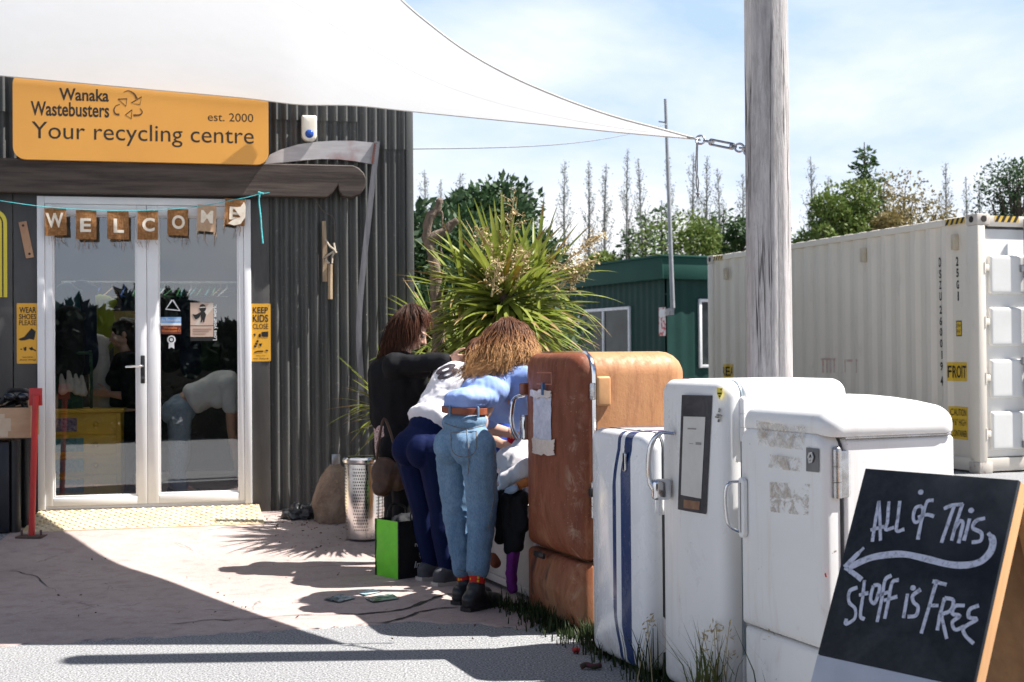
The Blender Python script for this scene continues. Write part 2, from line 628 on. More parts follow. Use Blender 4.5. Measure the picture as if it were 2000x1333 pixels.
# ================================================================== SHOP BUILDING
WF = Frame(WALL_O, WALL_A)
def wx(px, py=700, y=0.0): return WF.at(px, py, y)[0]
def wz(px, py, y=0.0): return WF.at(px, py, y)[1]
M_IRON = None
def m_iron():
    t = NT('dark_painted_iron', .5, 0, .25)
    n1 = t.noise(2.2, 5, .6, .3, t.co((3, 3, .5))); n2 = t.noise(40, 4, .6)
    c = t.mix(t.rng(n1, .35, .7), (.068, .07, .068), (.105, .105, .10))
    c = t.mix(t.rng(n2, .62, .75, 0, .5), c, (.27, .265, .25))
    t.col(c)
    t.rough(t.rng(n1, .3, .7, .33, .55))
    t.bump(n2, .12, .004)
    return t.mat
M_IRON = m_iron()
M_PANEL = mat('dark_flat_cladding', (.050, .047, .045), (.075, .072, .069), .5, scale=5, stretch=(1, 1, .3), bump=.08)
M_TIMBER = mat('dark_stained_timber', (.030, .020, .016), (.085, .064, .052), .62, scale=5, stretch=(.35, 4, 5), bump=.35, bscale=14)
M_WHITE_ALU = mat('white_powder_coat', (.80, .80, .81), (.74, .74, .75), .42, scale=3, bump=.02)

shop = thing('shop_building', 'dark corrugated iron shop building with white glazed double doors', 'building', WALL_O, WALL_A)
XL, XR = -6.6, wx(798)
x_dl, x_dr = wx(75), wx(491)           # door frame
x_pr = wx(528)                         # right flat panel ends, corrugation begins
z_sill, z_head = .19, wz(280, 388)
print('door', x_dl, x_dr, z_head, 'XR', XR)
WTOP = 3.75
def corr(mb, x0, x1, z0, z1, y, amp=.018, pitch=.076, wob=.0):
    n = int((x1 - x0) / pitch * 8)
    zs = [z0, z0 * .75 + z1 * .25, (z0 + z1) / 2, z0 * .25 + z1 * .75, z1]
    vs, fs = [], []
    for i in range(n + 1):
        x = x0 + (x1 - x0) * i / n
        for z in zs:
            w = amp * sin(2 * pi * x / pitch) + .006 * noise.noise(Vector((x * 1.7, z * .9, 3)))
            vs.append((x + .004 * noise.noise(Vector((x * .5, z * 1.2, 9))), y + w, z))
    k = len(zs)
    for i in range(n):
        for j in range(k - 1):
            fs.append((i * k + j, (i + 1) * k + j, (i + 1) * k + j + 1, i * k + j + 1))
    mb.add(vs, fs)
mb = MB()
corr(mb, x_pr, XR, .07, wz(650, 238) + .05, 0)          # lower sheets right of the door
corr(mb, XL + .05, x_pr + .1, wz(280, 381) - .06, wz(650, 238) + .12, .004)    # behind beam and sign
corr(mb, XL + .05, wx(700), wz(650, 238), WTOP, -.014)   # upper sheets behind the sign
corr(mb, wx(700), XR, wz(770, 293), WTOP, -.012)
mb.box(XR - .012, XR + .045, -.03, .03, .07, WTOP, .006)    # corner flashing
mb.box(XR - .005, XR + .03, .03, 6.0, .05, WTOP)            # side wall
mb.box(XL, XL + .05, .03, 6.0, .05, WTOP)
mb.box(XL + .05, XR - .005, 5.94, 6.0, .05, WTOP)           # back wall
mb.build('corrugated_wall', M_IRON, shop, 50)
mb = MB()
zc = wz(280, 381)
xs = [XL, x_dl - 2.4, x_dl - 1.6, x_dl - 1.05, x_dl - .53, wx(27), x_dl]
for a, b in zip(xs[:-1], xs[1:]):
    mb.box(a + .004, b - .004, -.022, .02, .09, zc - .002, .004)
mb.box(x_dr, x_pr - .004, -.03, .02, .09, zc - .002, .004)
mb.box(x_dl, x_dr, -.02, .02, z_head, zc + .25)
mb.build('flat_cladding', M_PANEL, shop)
mb = MB()   # nail heads along the corrugation crests
for k in range(int((XR - x_pr) / .076)):
    x = (math.floor(x_pr / .076) + 1 + k + .75) * .076
    for z in (.35, 1.0, 1.62, 2.25):
        if k % 2 == 0 and x < XR - .03:
            mb.ell((x, -.013, z + .01 * RNG.random()), (.006, .004, .006), nu=8, nv=5)
mb.build('nail_heads', mat('nail_lead', (.16, .155, .15), None, .4, .5), shop)
mb = MB()   # roof, falling to the back, with a translucent sheet added to light the interior
mb.box(XL - .1, XR + .1, -.06, 1.2, WTOP, WTOP + .05)
mb.box(XL - .1, XR + .1, 4.6, 6.2, WTOP - .0, WTOP + .05)
mb.box(XL - .1, XL + 1.2, 1.2, 4.6, WTOP, WTOP + .05)
mb.box(XR - .9, XR + .1, 1.2, 4.6, WTOP, WTOP + .05)
mb.build('roof', M_IRON, shop)
t = NT('added_skylight_sheet', .5); tl = t.N.new('ShaderNodeBsdfTranslucent'); tl.inputs['Color'].default_value = (.8, .8, .78, 1); t.L.new(tl.outputs[0], t.N['Material Output'].inputs['Surface'])
mb = MB(); mb.box(XL + 1.2, XR - .9, 1.2, 4.6, WTOP + .02, WTOP + .024)  # unseen panel, added so daylight brightens the shop inside
mb.build('added_skylight', t.mat, shop)
mb = MB()
mb.box(XL + .06, XR - .02, .03, 5.9, .05, .17)
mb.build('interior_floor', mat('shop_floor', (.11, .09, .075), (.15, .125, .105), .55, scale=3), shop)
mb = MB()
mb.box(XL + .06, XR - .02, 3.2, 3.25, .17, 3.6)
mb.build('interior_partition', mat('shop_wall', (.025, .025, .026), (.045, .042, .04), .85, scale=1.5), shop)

# double door
mb = MB()
fw = .052
mb.box(x_dl, x_dl + fw, -.05, .04, z_sill, z_head, .004)
mb.box(x_dr - fw, x_dr, -.05, .04, z_sill, z_head, .004)
mb.box(x_dl + fw, x_dr - fw, -.05, .04, z_head - .055, z_head, .004)
mb.box(x_dl + fw, x_dr - fw, -.03, .04, z_sill - .005, z_sill + .022, .003)
mb.build('door_frame', M_WHITE_ALU, shop)
tg = NT('door_glass')
tg.N.remove(tg.b)
gl = tg.N.new('ShaderNodeBsdfGlossy'); gl.inputs['Roughness'].default_value = 0.0; gl.inputs['Color'].default_value = (.95, .97, 1, 1)
tr = tg.N.new('ShaderNodeBsdfTransparent'); tr.inputs['Color'].default_value = (.88, .91, .90, 1)
ms = tg.N.new('ShaderNodeMixShader'); lw = tg.N.new('ShaderNodeLayerWeight'); lw.inputs['Blend'].default_value = .35
mr = tg.rng(lw.outputs['Fresnel'], 0, 1, .15, .95)
tg.L.new(mr, ms.inputs[0]); tg.L.new(tr.outputs[0], ms.inputs[1]); tg.L.new(gl.outputs[0], ms.inputs[2])
tg.L.new(ms.outputs[0], tg.N['Material Output'].inputs['Surface'])
M_GLASS = tg.mat
M_CHROME = mat('chrome', (.75, .76, .78), (.6, .6, .62), .14, 1.0, scale=3)
M_BLACK = mat('black_plastic', (.012, .012, .013), (.02, .02, .022), .38, scale=20)
xm = wx(288, 700)
leaf_px = ((104, 268, 421, 971), (310, 467, 424, 964))
doors = []
for k, (gx0, gx1, gy0, gy1) in enumerate(leaf_px):
    a, b = (x_dl + fw + .002, xm - .0015) if k == 0 else (xm + .0015, x_dr - fw - .002)
    ga, gb = wx(gx0, 700, -.02), wx(gx1, 700, -.02)
    zt, zb = wz((gx0 + gx1) / 2, gy0, -.02), wz((gx0 + gx1) / 2, gy1, -.02)
    ztop, zbot = z_head - .057, z_sill + .024
    mb = MB()
    y0, y1 = -.04, .01
    mb.box(a, ga, y0, y1, zbot, ztop, .004); mb.box(gb, b, y0, y1, zbot, ztop, .004)
    mb.box(ga, gb, y0, y1, zt, ztop, .004); mb.box(ga, gb, y0, y1, zbot, zb, .004)
    # glazing bead
    for q in ((ga, ga + .012, zb, zt), (gb - .012, gb, zb, zt), (ga + .012, gb - .012, zt - .012, zt), (ga + .012, gb - .012, zb, zb + .016)):
        mb.box(q[0], q[1], -.03, .0, q[2], q[3], .002)
    d = mb.build('door', M_WHITE_ALU, shop)
    mb = MB()
    mb.add([(ga + .005, -.012, zb + .005), (gb - .005, -.012, zb + .005), (gb - .005, -.012, zt - .005), (ga + .005, -.012, zt - .005)], [(0, 1, 2, 3)])
    mb.build('glass_pane', M_GLASS, d, None)
    doors.append((d, ga, gb, zb, zt))
mb = MB()
hx0, hz0 = WF.at(279, 722, -.04)
mb.box(hx0 - .016, hx0 + .016, -.052, -.04, hz0 - .105, hz0 + .105, .006)
mb.build('handle_plate', M_BLACK, doors[0][0])
mb = MB()
mb.tube([(hx0, -.05, hz0 + .025), (hx0, -.085, hz0 + .025), (hx0 - .02, -.1, hz0 + .025), (hx0 - .12, -.1, hz0 + .02)], [.009, .009, .009, .007], 10)
mb.lathe([(.012, 0), (.012, .012)], 12, (0, 0, 0), Matrix.Translation((hx0, -.052, hz0 - .06)) @ Matrix.Rotation(pi / 2, 4, 'X'))
mb.build('handle', M_CHROME, doors[0][0])

# stickers on the right-hand glass
def gpx(x, y, yy=-.0145): return WF.at(x / 3.704, 360 + y / 3.704, yy)
def flat(mb, x0, z0, x1, z1, y): mb.add([(x0, y, z0), (x1, y, z0), (x1, y, z1), (x0, y, z1)], [(0, 1, 2, 3)])
D2 = doors[1][0]
M_STW = mat('white_sticker', (.78, .78, .76), (.70, .70, .69), .5)
M_STT = mat('tan_poster', (.50, .36, .29), (.56, .42, .34), .5)
M_STK = mat('black_print', (.015, .014, .014), None, .5)
M_STO = mat('orange_print', (.75, .22, .05), None, .5)
M_STR = mat('brown_sticker', (.16, .035, .02), None, .5)
M_STB = mat('blue_sticker', (.10, .28, .62), (.3, .5, .75), .5, scale=12)
mb = MB()
x0, z0 = gpx(1162, 1085); x1, z1 = gpx(1310, 962); zm = z0 + (z1 - z0) * .55
flat(mb, x0, zm, x1, z1, -.014); mb.m = 1; flat(mb, x0, z0, x1, zm, -.014)
mb.m = 2; flat(mb, x0, zm - .006, x1, zm + .012, -.0148)
mb.text('the Remarkable', x0 + .004, x1 - .004, z1 - .032, z1 - .01, -.0152)
mb.m = 3
mb.text('Wanaka', x0 + .02, x1 - .03, zm - .032, zm - .012, -.0152, .02); mb.text('Wastebusters', x0 + .006, x1 - .03, zm - .056, zm - .036, -.0152, .02)
mb.ribbon([(x1 - .022, zm - .05), (x1 - .012, zm - .025), (x1 - .004, zm - .05), (x1 - .022, zm - .05)], .004, -.0155, -.0145)
mb.build('sticker', [M_STB, M_STR, M_STW, M_STO], D2, None)
mb = MB()
cx, cz = gpx(1240, 1125); r = (gpx(1270, 1125)[0] - cx)
mb.prism([(cx + r * cos(a * pi / 10) * (1 + .06 * (a % 2)), cz + r * sin(a * pi / 10) * (1 + .06 * (a % 2))) for a in range(20)], -.015, -.014)
mb.prism([(cx - r * .6, cz - r * .5), (cx - r * .7, cz - r * 2.3), (cx, cz - r * 1.9), (cx + r * .7, cz - r * 2.3), (cx + r * .6, cz - r * .5)], -.0146, -.014)
mb.m = 1
mb.ribbon([(cx + r * .55 * cos(a * pi / 8), cz + r * .55 * sin(a * pi / 8)) for a in range(-3, 14)], r * .3, -.0156, -.0152)
mb.build('rosette_sticker', [M_STW, M_STK], D2, None)
mb = MB()
x0, z0 = gpx(1378, 1135); x1, z1 = gpx(1543, 858)
zm = gpx(1378, 1022)[1]; zf = gpx(1378, 1105)[1]
flat(mb, x0, zf, x1, z1, -.014)
mb.m = 1; flat(mb, x0, z0, x1, zf, -.014); mb.text('free workshops', x0 + .006, x0 + .1, z0 + .006, z0 + .018, -.0149)
mb.m = 1; flat(mb, x0, zm - .004, x1, zm, -.0148)
mb.m = 2  # pale searchlight beam
mb.add([(x0 + .03, -.0147, zm), (x0 + .06, -.0147, zm), (x1, -.0147, z1 - .04), (x1, -.0147, z1 - .005), (x1 - .03, -.0147, z1 - .005)], [(0, 1, 2, 3, 4)])
mb.m = 1  # small caped figure
def gp(x, y): return gpx(x, y)
hc = gp(1466, 897)
mb.prism([(hc[0] + .026 * cos(a * pi / 8), hc[1] + .03 * sin(a * pi / 8)) for a in range(16)], -.0156, -.015)
mb.prism([gp(*q) for q in ((1482, 925), (1492, 945), (1480, 985), (1478, 1000), (1470, 1000), (1466, 980), (1458, 1000), (1450, 1000), (1455, 975), (1450, 950), (1440, 968), (1415, 980), (1390, 940), (1415, 945), (1445, 930), (1455, 922))][::-1], -.0156, -.015)
mb.m = 2; mb.ribbon([gp(1442, 893), gp(1490, 890)], .007, -.0164, -.016)
mb.m = 3
for k, (a, b) in enumerate(((1045, 1055), (1062, 1070), (1080, 1088))):
    xa, za = gp(1395, b); xb, zb_ = gp(1530 - 20 * k, a); flat(mb, xa, za, xb, zb_, -.0149)
mb.build('poster', [M_STT, M_STK, mat('pale_print', (.66, .58, .5), None, .5), mat('tan_print', (.40, .25, .18), None, .5)], D2, None)
mb = MB()
x0, z0 = gpx(1540, 1130); x1, z1 = gpx(1576, 872)
T = Matrix.Translation((x1, -.0146, z0)) @ Matrix.Rotation(-pi / 2, 4, 'Y')
mb.text('Love your work.', 0, z1 - z0, 0, x1 - x0, 0, .012, T=T)
mb.build('vinyl_lettering', M_STW, D2, None)
mb = MB()
mb.ribbon([gpx(1245, 838), gpx(1200, 905), gpx(1300, 915), gpx(1250, 838)], .012, -.015, -.014)
mb.build('triangle_sticker', M_STW, D2, None)

# ------------------------------------------------------------------ timber beam, sign, ramp
bm_ = thing('timber_beam', 'long dark stained timber beam with scrolled end above the shop doors', 'beam', WF.M @ Vector((0, 0, 0)), WALL_A)
def bp(x, y, yy=-.12): return WF.at(480 + x / 3.508, 180 + y / 3.508, yy)
zt, zb = bp(300, 500)[1], bp(300, 725)[1]
outl = [(XL, zb + .0), bp(560, 722), bp(600, 690), bp(632, 640), bp(640, 680), bp(665, 715), bp(720, 724), bp(785, 705), bp(820, 650), bp(828, 600), bp(810, 555), bp(775, 520), bp(735, 502), (XL, zt)]
mb = MB(); mb.prism(outl, -.12, -.032)
bo = mb.build('beam', M_TIMBER, bm_)
bv = bo.modifiers.new('b', 'BEVEL'); bv.width = .008; bv.segments = 2; bv.limit_method = 'ANGLE'

SY = -.16
sg = thing('shop_sign', 'large orange shop sign above the doors with black lettering and recycling arrows', 'sign', WF.M @ Vector((0, 0, 0)), WALL_A)
x0, x1 = wx(25, 250, SY), wx(524.5, 250, SY)
z0, z1 = wz(290, 317, SY), wz(25, 140, SY)
M_ORANGE = mat('orange_sign', (.72, .345, .065), (.66, .31, .06), .38, scale=1.2)
mb = MB(); mb.prism(rrect(x0, x1, z0, z1, .09, .09, 8), SY, -.1225)
mb.build('sign_board', M_ORANGE, sg)
def sp(x, y): return WF.at(x / 3.704, 100 + y / 3.704, SY - .002)
def stext(mb, s, xa, ya, xb, yb, bold=0.0):
    (a, za), (b, zb_) = sp(xa, yb), sp(xb, ya)
    mb.text(s, a, b, min(za, zb_), max(za, zb_), SY - .002, bold)
M_SGK = mat('sign_black', (.025, .018, .012), None, .5)
def st(s, xa, ya, xb, yb, bold=0):
    mb = MB()
    # level lettering: average the picture's slope away
    z_hi = sp((xa + xb) / 2, ya)[1]; z_lo = sp((xa + xb) / 2, yb)[1]
    mb.text(s, sp(xa, 400)[0], sp(xb, 400)[0], z_lo, z_hi, SY - .0005, bold)
    mb.build('lettering', M_SGK, sg, None)
st('Wanaka', 428, 272, 788, 362, .022); st('Wastebusters', 222, 370, 790, 474, .02)
st('Your recycling centre', 228, 532, 1835, 690, .0); st('est. 2000', 1503, 450, 1832, 510, .0)
mb = MB()
for pl in ([(895, 297), (930, 288), (970, 310), (990, 345)], [(868, 385), (838, 398), (824, 428), (836, 455), (864, 460)], [(1014, 415), (1029, 440), (1012, 462), (965, 465)]):
    p = catmull([(*sp(*q), 0) for q in pl], 5)
    mb.ribbon([(q.x, q.y) for q in p], [.004 + .012 * i / len(p) for i in range(len(p))], SY - .001, SY - .0002)
for tr_ in ([(950, 375), (1025, 332), (1012, 388)], [(855, 348), (918, 345), (912, 400)], [(908, 462), (955, 425), (950, 490)]):
    q = [sp(*v) for v in tr_]
    mb.ribbon([q[0], q[1], q[2], q[0], q[1]], .007, SY - .001, SY - .0002)
mb.build('arrow_emblem', mat('sign_brown', (.10, .045, .012), None, .5), sg, None)

M_RAMP = NT('yellow_tread_plate', .45, .25)
v = M_RAMP.co()
a = M_RAMP.noise(6, 4)
M_RAMP.col(M_RAMP.mix(M_RAMP.rng(a, .35, .65), (.58, .46, .28), (.66, .56, .40)))
M_RAMP = M_RAMP.mat
rp = thing('entry_ramp', 'yellow chequer plate ramp at the foot of the glass doors', 'ramp', WALL_O, WALL_A)
rx0, rx1 = wx(68), wx(512)
mb = MB()
ry0, ry1 = -.62, -.055
zr0, zr1 = .125, .185
def rz_(y): return zr0 - .015 + (zr1 - zr0 + .015) * (y - ry0) / (ry1 - ry0)
mb.add([(rx0, ry0, .02), (rx1, ry0, .02), (rx1 - .03, ry1, .02), (rx0 + .03, ry1, .02), (rx0, ry0, rz_(ry0)), (rx1, ry0, rz_(ry0)), (rx1 - .03, ry1, rz_(ry1)), (rx0 + .03, ry1, rz_(ry1))],
       [(0, 3, 2, 1), (4, 5, 6, 7), (0, 1, 5, 4), (1, 2, 6, 5), (2, 3, 7, 6), (3, 0, 4, 7)])
mb.build('ramp_plate', M_RAMP, rp)
mb = MB()
k = 0
for j in range(12):
    for i in range(44):
        x = rx0 + .05 + i * (rx1 - rx0 - .1) / 43; y = ry0 + .03 + j * (ry1 - ry0 - .05) / 11
        an = pi / 4 if (i + j) % 2 else -pi / 4
        T = Matrix.Translation((x, y, rz_(y))) @ Matrix.Rotation(an, 4, 'Z') @ Matrix.Diagonal((1, 1, 1, 1))
        c = T.translation
        ax = T.to_3x3()
        mb.ell(c, (.019, .008, .008), (ax.col[0], ax.col[1], ax.col[2]), nu=8, nv=4)
mb.build('tread_bars', M_RAMP, rp)

# ------------------------------------------------------------------ shade sail and its pole
t = NT('sail_cloth', .7, 0, .2)
wv = t.noise(3.0, 4, .6)
t.col(t.mix(t.rng(wv, .3, .7), (.86, .87, .88), (.81, .82, .83)))
tl = t.N.new('ShaderNodeBsdfTranslucent'); tl.inputs['Color'].default_value = (.80, .84, .88, 1)
mx = t.N.new('ShaderNodeMixShader'); mx.inputs[0].default_value = .2
t.L.new(t.b.outputs[0], mx.inputs[1]); t.L.new(tl.outputs[0], mx.inputs[2])
t.L.new(mx.outputs[0], t.N['Material Output'].inputs['Surface'])
t.bump(t.noise(1.4, 3, .5, .5), .25, .08)
M_SAIL = t.mat
PY = 5.86
corner = P(1352, 271, PY)
Apx = [(1352, 269, PY), (1290, 252, PY), (1200, 228, PY + .01), (1100, 193, PY + .02), (1000, 150, PY + .03), (915, 103, PY + .04), (845, 52, PY + .05), (780, -4, PY + .06), (690, -105, PY + .08), (580, -270, PY + .1), (430, -540, PY + .13), (250, -900, PY + .15)]
Apts = [P(*q) for q in Apx]
# lower edge: to the wall, then along just in front of it
Bpts = [corner.copy()]
def wallY(px):
    x = (px - 1000) / FPX
    return WALL_O.y / (1 - x * math.tan(WALL_A))
for px, py, dY in ((1200, 257.5, 6.35), (1060, 243, 6.95), (930, 230.5, 7.65), (800, 217.5, 8.35), (690, 206.5, 9.05)):
    Bpts.append(P(px, py, dY))
for px in (585, 480, 300, 120, -60, -260):
    Bpts.append(P(px, 148 + .0915 * px + (3 if px > 500 else 0), wallY(px) - .24))
def resample(pts, n, sm=8):
    q = catmull(pts, sm)
    L = [0]
    for i in range(1, len(q)): L.append(L[-1] + (q[i] - q[i - 1]).length)
    out = []
    j = 0
    for k in range(n + 1):
        s = L[-1] * k / n
        while j < len(L) - 2 and L[j + 1] < s: j += 1
        f = (s - L[j]) / max(L[j + 1] - L[j], 1e-9)
        out.append(q[j].lerp(q[j + 1], min(max(f, 0), 1)))
    return out
NA, NV = 64, 36
A_, B_ = resample(Apts, NA), resample(Bpts, NA)
sail = thing('shade_sail', 'white fabric shade sail stretched from the shop front to the wooden pole', 'shade sail', corner)
mb = MB()
vs = []
for i in range(NA + 1):
    for k in range(NV + 1):
        v_ = k / NV
        p = A_[i].lerp(B_[i], v_)
        sag = -.06 * sin(pi * v_) * min(1, i / 20) + .006 * noise.noise(Vector((v_ * 9, i * .05, 0))) * min(1, v_ * 6, (1 - v_) * 6)
        vs.append(p + Vector((0, 0, sag)) - corner)
fs = [(i * (NV + 1) + k, (i + 1) * (NV + 1) + k, (i + 1) * (NV + 1) + k + 1, i * (NV + 1) + k + 1) for i in range(NA) for k in range(NV)]
mb.add(vs, fs)
mb.build('fabric', M_SAIL, sail, 180)
mb = MB()
mb.tube([p - corner for p in A_], .006, 6); mb.tube([p - corner for p in B_], .006, 6)
M_HEM = mat('sail_hem', (.62, .60, .57), None, .7)
for v_ in (.42,):
    ms_ = MB(); ms_.tube([(A_[i].lerp(B_[i], v_ + .04 * sin(i * .05)) + Vector((0, 0, -.06 * sin(pi * v_) * min(1, i / 20) - .001))) - corner for i in range(3, NA + 1)], .0035, 4, flat=.3); ms_.build('seam', mat('sail_seam', (.76, .76, .76), None, .7), sail)
mb.build('hem', mat('sail_hem', (.62, .60, .57), None, .7), sail)

pole_c = P(1504, 740, 5.64); pole_c.z = 0
t = NT('weathered_grey_wood', .85, 0, .2)
v1 = t.co((1, 1, .10)); v2 = t.co((1, 1, .04))
n1 = t.noise(42, 6, .7, .4, v1); n2 = t.noise(11, 4, .6, .6, v2); n3 = t.noise(3, 4)
n4 = t.noise(80, 5, .75, .6, t.co((1, 1, .2)))
c = t.mix(t.rng(n1, .35, .65), (.27, .25, .24), (.52, .49, .475))
c = t.mix(t.rng(n4, .5, .72, 0, .7), c, (.19, .17, .165))
c = t.mix(t.rng(n3, .35, .7, 0, .5), c, (.42, .40, .40))
ck = t.rng(t.math('ABSOLUTE', t.math('SUBTRACT', n2, .5)), 0, .02, 1, 0)
ck2 = t.math('MULTIPLY', ck, t.rng(t.noise(2.3, 3), .42, .55))
c = t.mix(t.math('MULTIPLY', ck2, .9), c, (.035, .03, .03))
t.col(c)
t.bump(t.math('SUBTRACT', n1, t.math('MULTIPLY', ck2, 1.5)), .6, .01)
M_POLE = t.mat
wp = thing('wooden_pole', 'thick weathered grey round wooden pole holding the sail corner', 'pole', pole_c)
mb = MB()
vs, fs = [], []
NS, NZ = 40, 60
for k in range(NZ + 1):
    z = -.3 + 4.6 * k / NZ
    r0 = .1005 - .0022 * z
    for j in range(NS):
        a = 2 * pi * j / NS
        n_1 = noise.noise(Vector((cos(a) * 2.2, sin(a) * 2.2, z * .35))) * .006
        groove = -.008 * max(0, abs(noise.noise(Vector((cos(a) * 5, sin(a) * 5, z * .22 + 7)))) * -7 + 1)
        r = r0 + n_1 + groove
        vs.append((r * cos(a), r * sin(a), z))
for k in range(NZ):
    for j in range(NS): fs.append((k * NS + j, k * NS + (j + 1) % NS, (k + 1) * NS + (j + 1) % NS, (k + 1) * NS + j))
fs.append(tuple(NZ * NS + j for j in range(NS)))
mb.add(vs, fs)
mb.build('trunk', M_POLE, wp, 180)

# turnbuckle between the sail corner and the pole
ends = P(1350, 270, PY), P(1464, 293, 5.66)
tb = thing('turnbuckle', 'galvanised turnbuckle and shackles linking the white sail corner to the pole', 'turnbuckle', ends[0])
def L_(t): return (ends[1] - ends[0]) * t
M_GALV = mat('galvanised_steel', (.42, .42, .43), (.30, .30, .31), .35, .9, scale=30)
ax_ = (ends[1] - ends[0]).normalized(); up_ = Vector((0, 0, 1)) - ax_ * ax_.z; up_.normalize(); sd_ = ax_.cross(up_)
def ringm(mb, c, r, th, a, b, n=16, st_=1.0):
    pts = [c + (a * cos(2 * pi * i / n) * st_ + b * sin(2 * pi * i / n)) * r for i in range(n + 1)]
    mb.tube(pts, th, 6, False)
mb = MB()
mb.tube([L_(.22), L_(.36)], .006, 8); mb.tube([L_(.7), L_(.78)], .006, 8)
for s_ in (-1, 1): mb.tube([L_(.34) + up_ * .011 * s_, L_(.72) + up_ * .011 * s_], .0055, 8)
mb.tube([L_(.335), L_(.375)], .016, 10); mb.tube([L_(.69), L_(.73)], .016, 10)
mb.build('turnbuckle_body', M_GALV, tb)
mb = MB()
ringm(mb, L_(.16), .019, .005, ax_, up_, st_=1.3); ringm(mb, L_(.05), .022, .005, ax_, sd_, st_=1.4)
mb.build('shackle', M_GALV, tb)
mb = MB()
ringm(mb, L_(.83), .018, .005, ax_, up_, st_=1.3); ringm(mb, L_(.91), .016, .005, ax_, sd_, st_=1.3); ringm(mb, L_(.985), .024, .006, ax_, up_)
mb.build('chain_link', M_GALV, tb)
r0 = P(1361, 276, PY)
tail = thing('rope_tail', 'thin grey rope loop dangling from the sail corner fitting', 'rope', r0)
mb = MB()
pa = [P(x, y, PY) - r0 for x, y in ((1361, 275), (1360, 300), (1359, 330), (1364, 352), (1363, 378), (1361, 388))]
pb = [P(x, y, PY + .01) - r0 for x, y in ((1363, 275), (1362, 305), (1362, 335), (1360, 355), (1363, 378), (1366, 389))]
mb.tube(catmull(pa, 5), .0032, 6); mb.tube(catmull(pb, 5), .0032, 6)
mb.ell(P(1363, 379, PY) - r0, (.009, .008, .008))
mb.build('rope', mat('grey_rope', (.14, .14, .15), (.22, .22, .23), .8, scale=80), tail)
# ================================================================== THINGS ON THE SHOP FRONT
# alarm siren
def zz(x, y, yy=0.0): return WF.at(480 + x / 3.508, 180 + y / 3.508, yy)
al = thing('alarm_siren', 'small cream alarm siren with blue lens on the iron wall above the scythe', 'alarm', WF.M @ Vector((*zz(432, 260)[:1], -.02, zz(432, 260)[1])), WALL_A)
hw, hh = .5 * (zz(482, 260)[0] - zz(378, 260)[0]), .5 * (zz(432, 172)[1] - zz(432, 348)[1])
mb = MB(); mb.pillow(-hw, hw, -hh, hh, .012, hw * .85, -.06, 0, .015, .004, .008)
mb.build('housing', mat('cream_plastic', (.78, .74, .64), (.72, .66, .54), .4, scale=10), al)
mb = MB(); mb.ell((0, -.062, -hh + hw * .95), (hw * .58, .02, hw * .58))
mb.build('lens', mat('blue_lens', (.02, .06, .28), (.03, .1, .4), .12, scale=10), al)

# scythe
scy = thing('scythe', 'giant mock scythe with grey wooden blade and long handle on iron wall', 'scythe', WF.M @ Vector((0, 0, 0)), WALL_A)
mb = MB()
bl = [zz(*q, -.05) for q in ((130, 492), (165, 430), (240, 395), (360, 360), (480, 342), (600, 335), (740, 335), (882, 348), (862, 494), (750, 475), (640, 462), (520, 460), (400, 468), (280, 482))]
mb.prism(bl[::-1], -.055, -.03)
t = NT('grey_painted_wood', .7); n1 = t.noise(5, 5, .65, .5, t.co((.5, 3, 4))); n2 = t.noise(3, 4)
c = t.mix(t.rng(n1, .3, .7), (.36, .34, .345), (.52, .50, .50)); c = t.mix(t.rng(n2, .6, .7, 0, .7), c, (.30, .15, .14)); t.col(c); t.bump(n1, .2, .005)
mb.build('blade', t.mat, scy)
def strap(px, w, y0, y1):
    pts = catmull([(*zz(*q, y0), 0) for q in px], 6)
    m = MB(); m.ribbon([(p.x, p.y) for p in pts], w, y0, y1); return m
hp = [(900, 338), (893, 420), (870, 620), (850, 800), (830, 980), (812, 1140), (798, 1280), (785, 1430), (776, 1600), (778, 1760), (788, 1900), (795, 2080)]
strap(hp, .043, -.075, -.056).build('handle', mat('weathered_grey_board', (.12, .12, .135), (.20, .195, .21), .75, scale=6, stretch=(6, 6, .6), bump=.3), scy)
mb = MB(); q = [zz(*p, -.076) for p in ((884, 352), (866, 490))]
mb.ribbon([q[0], q[1]], .012, -.078, -.07)
for k in range(9):
    f = k / 8; mb.ell((q[0][0] + .012 + (q[1][0] - q[0][0]) * f, -.078, q[0][1] + (q[1][1] - q[0][1]) * f), (.004, .003, .004), nu=6, nv=4)
mb.build('rivet_strip', mat('rust_brown', (.20, .06, .04), (.12, .05, .04), .7), scy)

# driftwood hanging
dw = thing('driftwood_hanging', 'bundle of pale driftwood sticks wired to the corrugated wall', 'driftwood', WF.M @ Vector((0, 0, 0)), WALL_A)
M_DRIFT = mat('driftwood', (.42, .31, .20), (.28, .20, .13), .8, scale=8, stretch=(3, 3, .5), bump=.4)
mb = MB()
a, b = zz(535, 885, -.035), zz(543, 1300, -.035)
mb.ribbon([a, ((a[0] + b[0]) / 2 + .003, (a[1] + b[1]) / 2), b], [.028, .034, .036], -.045, -.02)
mb.build('board_stick', M_DRIFT, dw)
mb = MB(); a, b = zz(580, 1180, -.06), zz(578, 1420, -.06); mb.tube([(a[0], -.06, a[1]), (b[0], -.06, b[1])], [.017, .019], 7)
mb.build('short_stick', M_DRIFT, dw)
mb = MB()
for px in ([(540, 1010), (570, 1060), (600, 1085), (615, 1110)], [(535, 1140), (580, 1110), (612, 1085)], [(600, 1040), (606, 1090), (590, 1130), (585, 1180)], [(545, 1150), (565, 1180)]):
    mb.tube(catmull([(zz(*q)[0], -.06 - .01 * i, zz(*q)[1]) for i, q in enumerate(px)], 4), .008, 6)
mb.build('twigs', mat('pale_twig', (.5, .46, .40), (.38, .3, .22), .8, scale=20), dw)
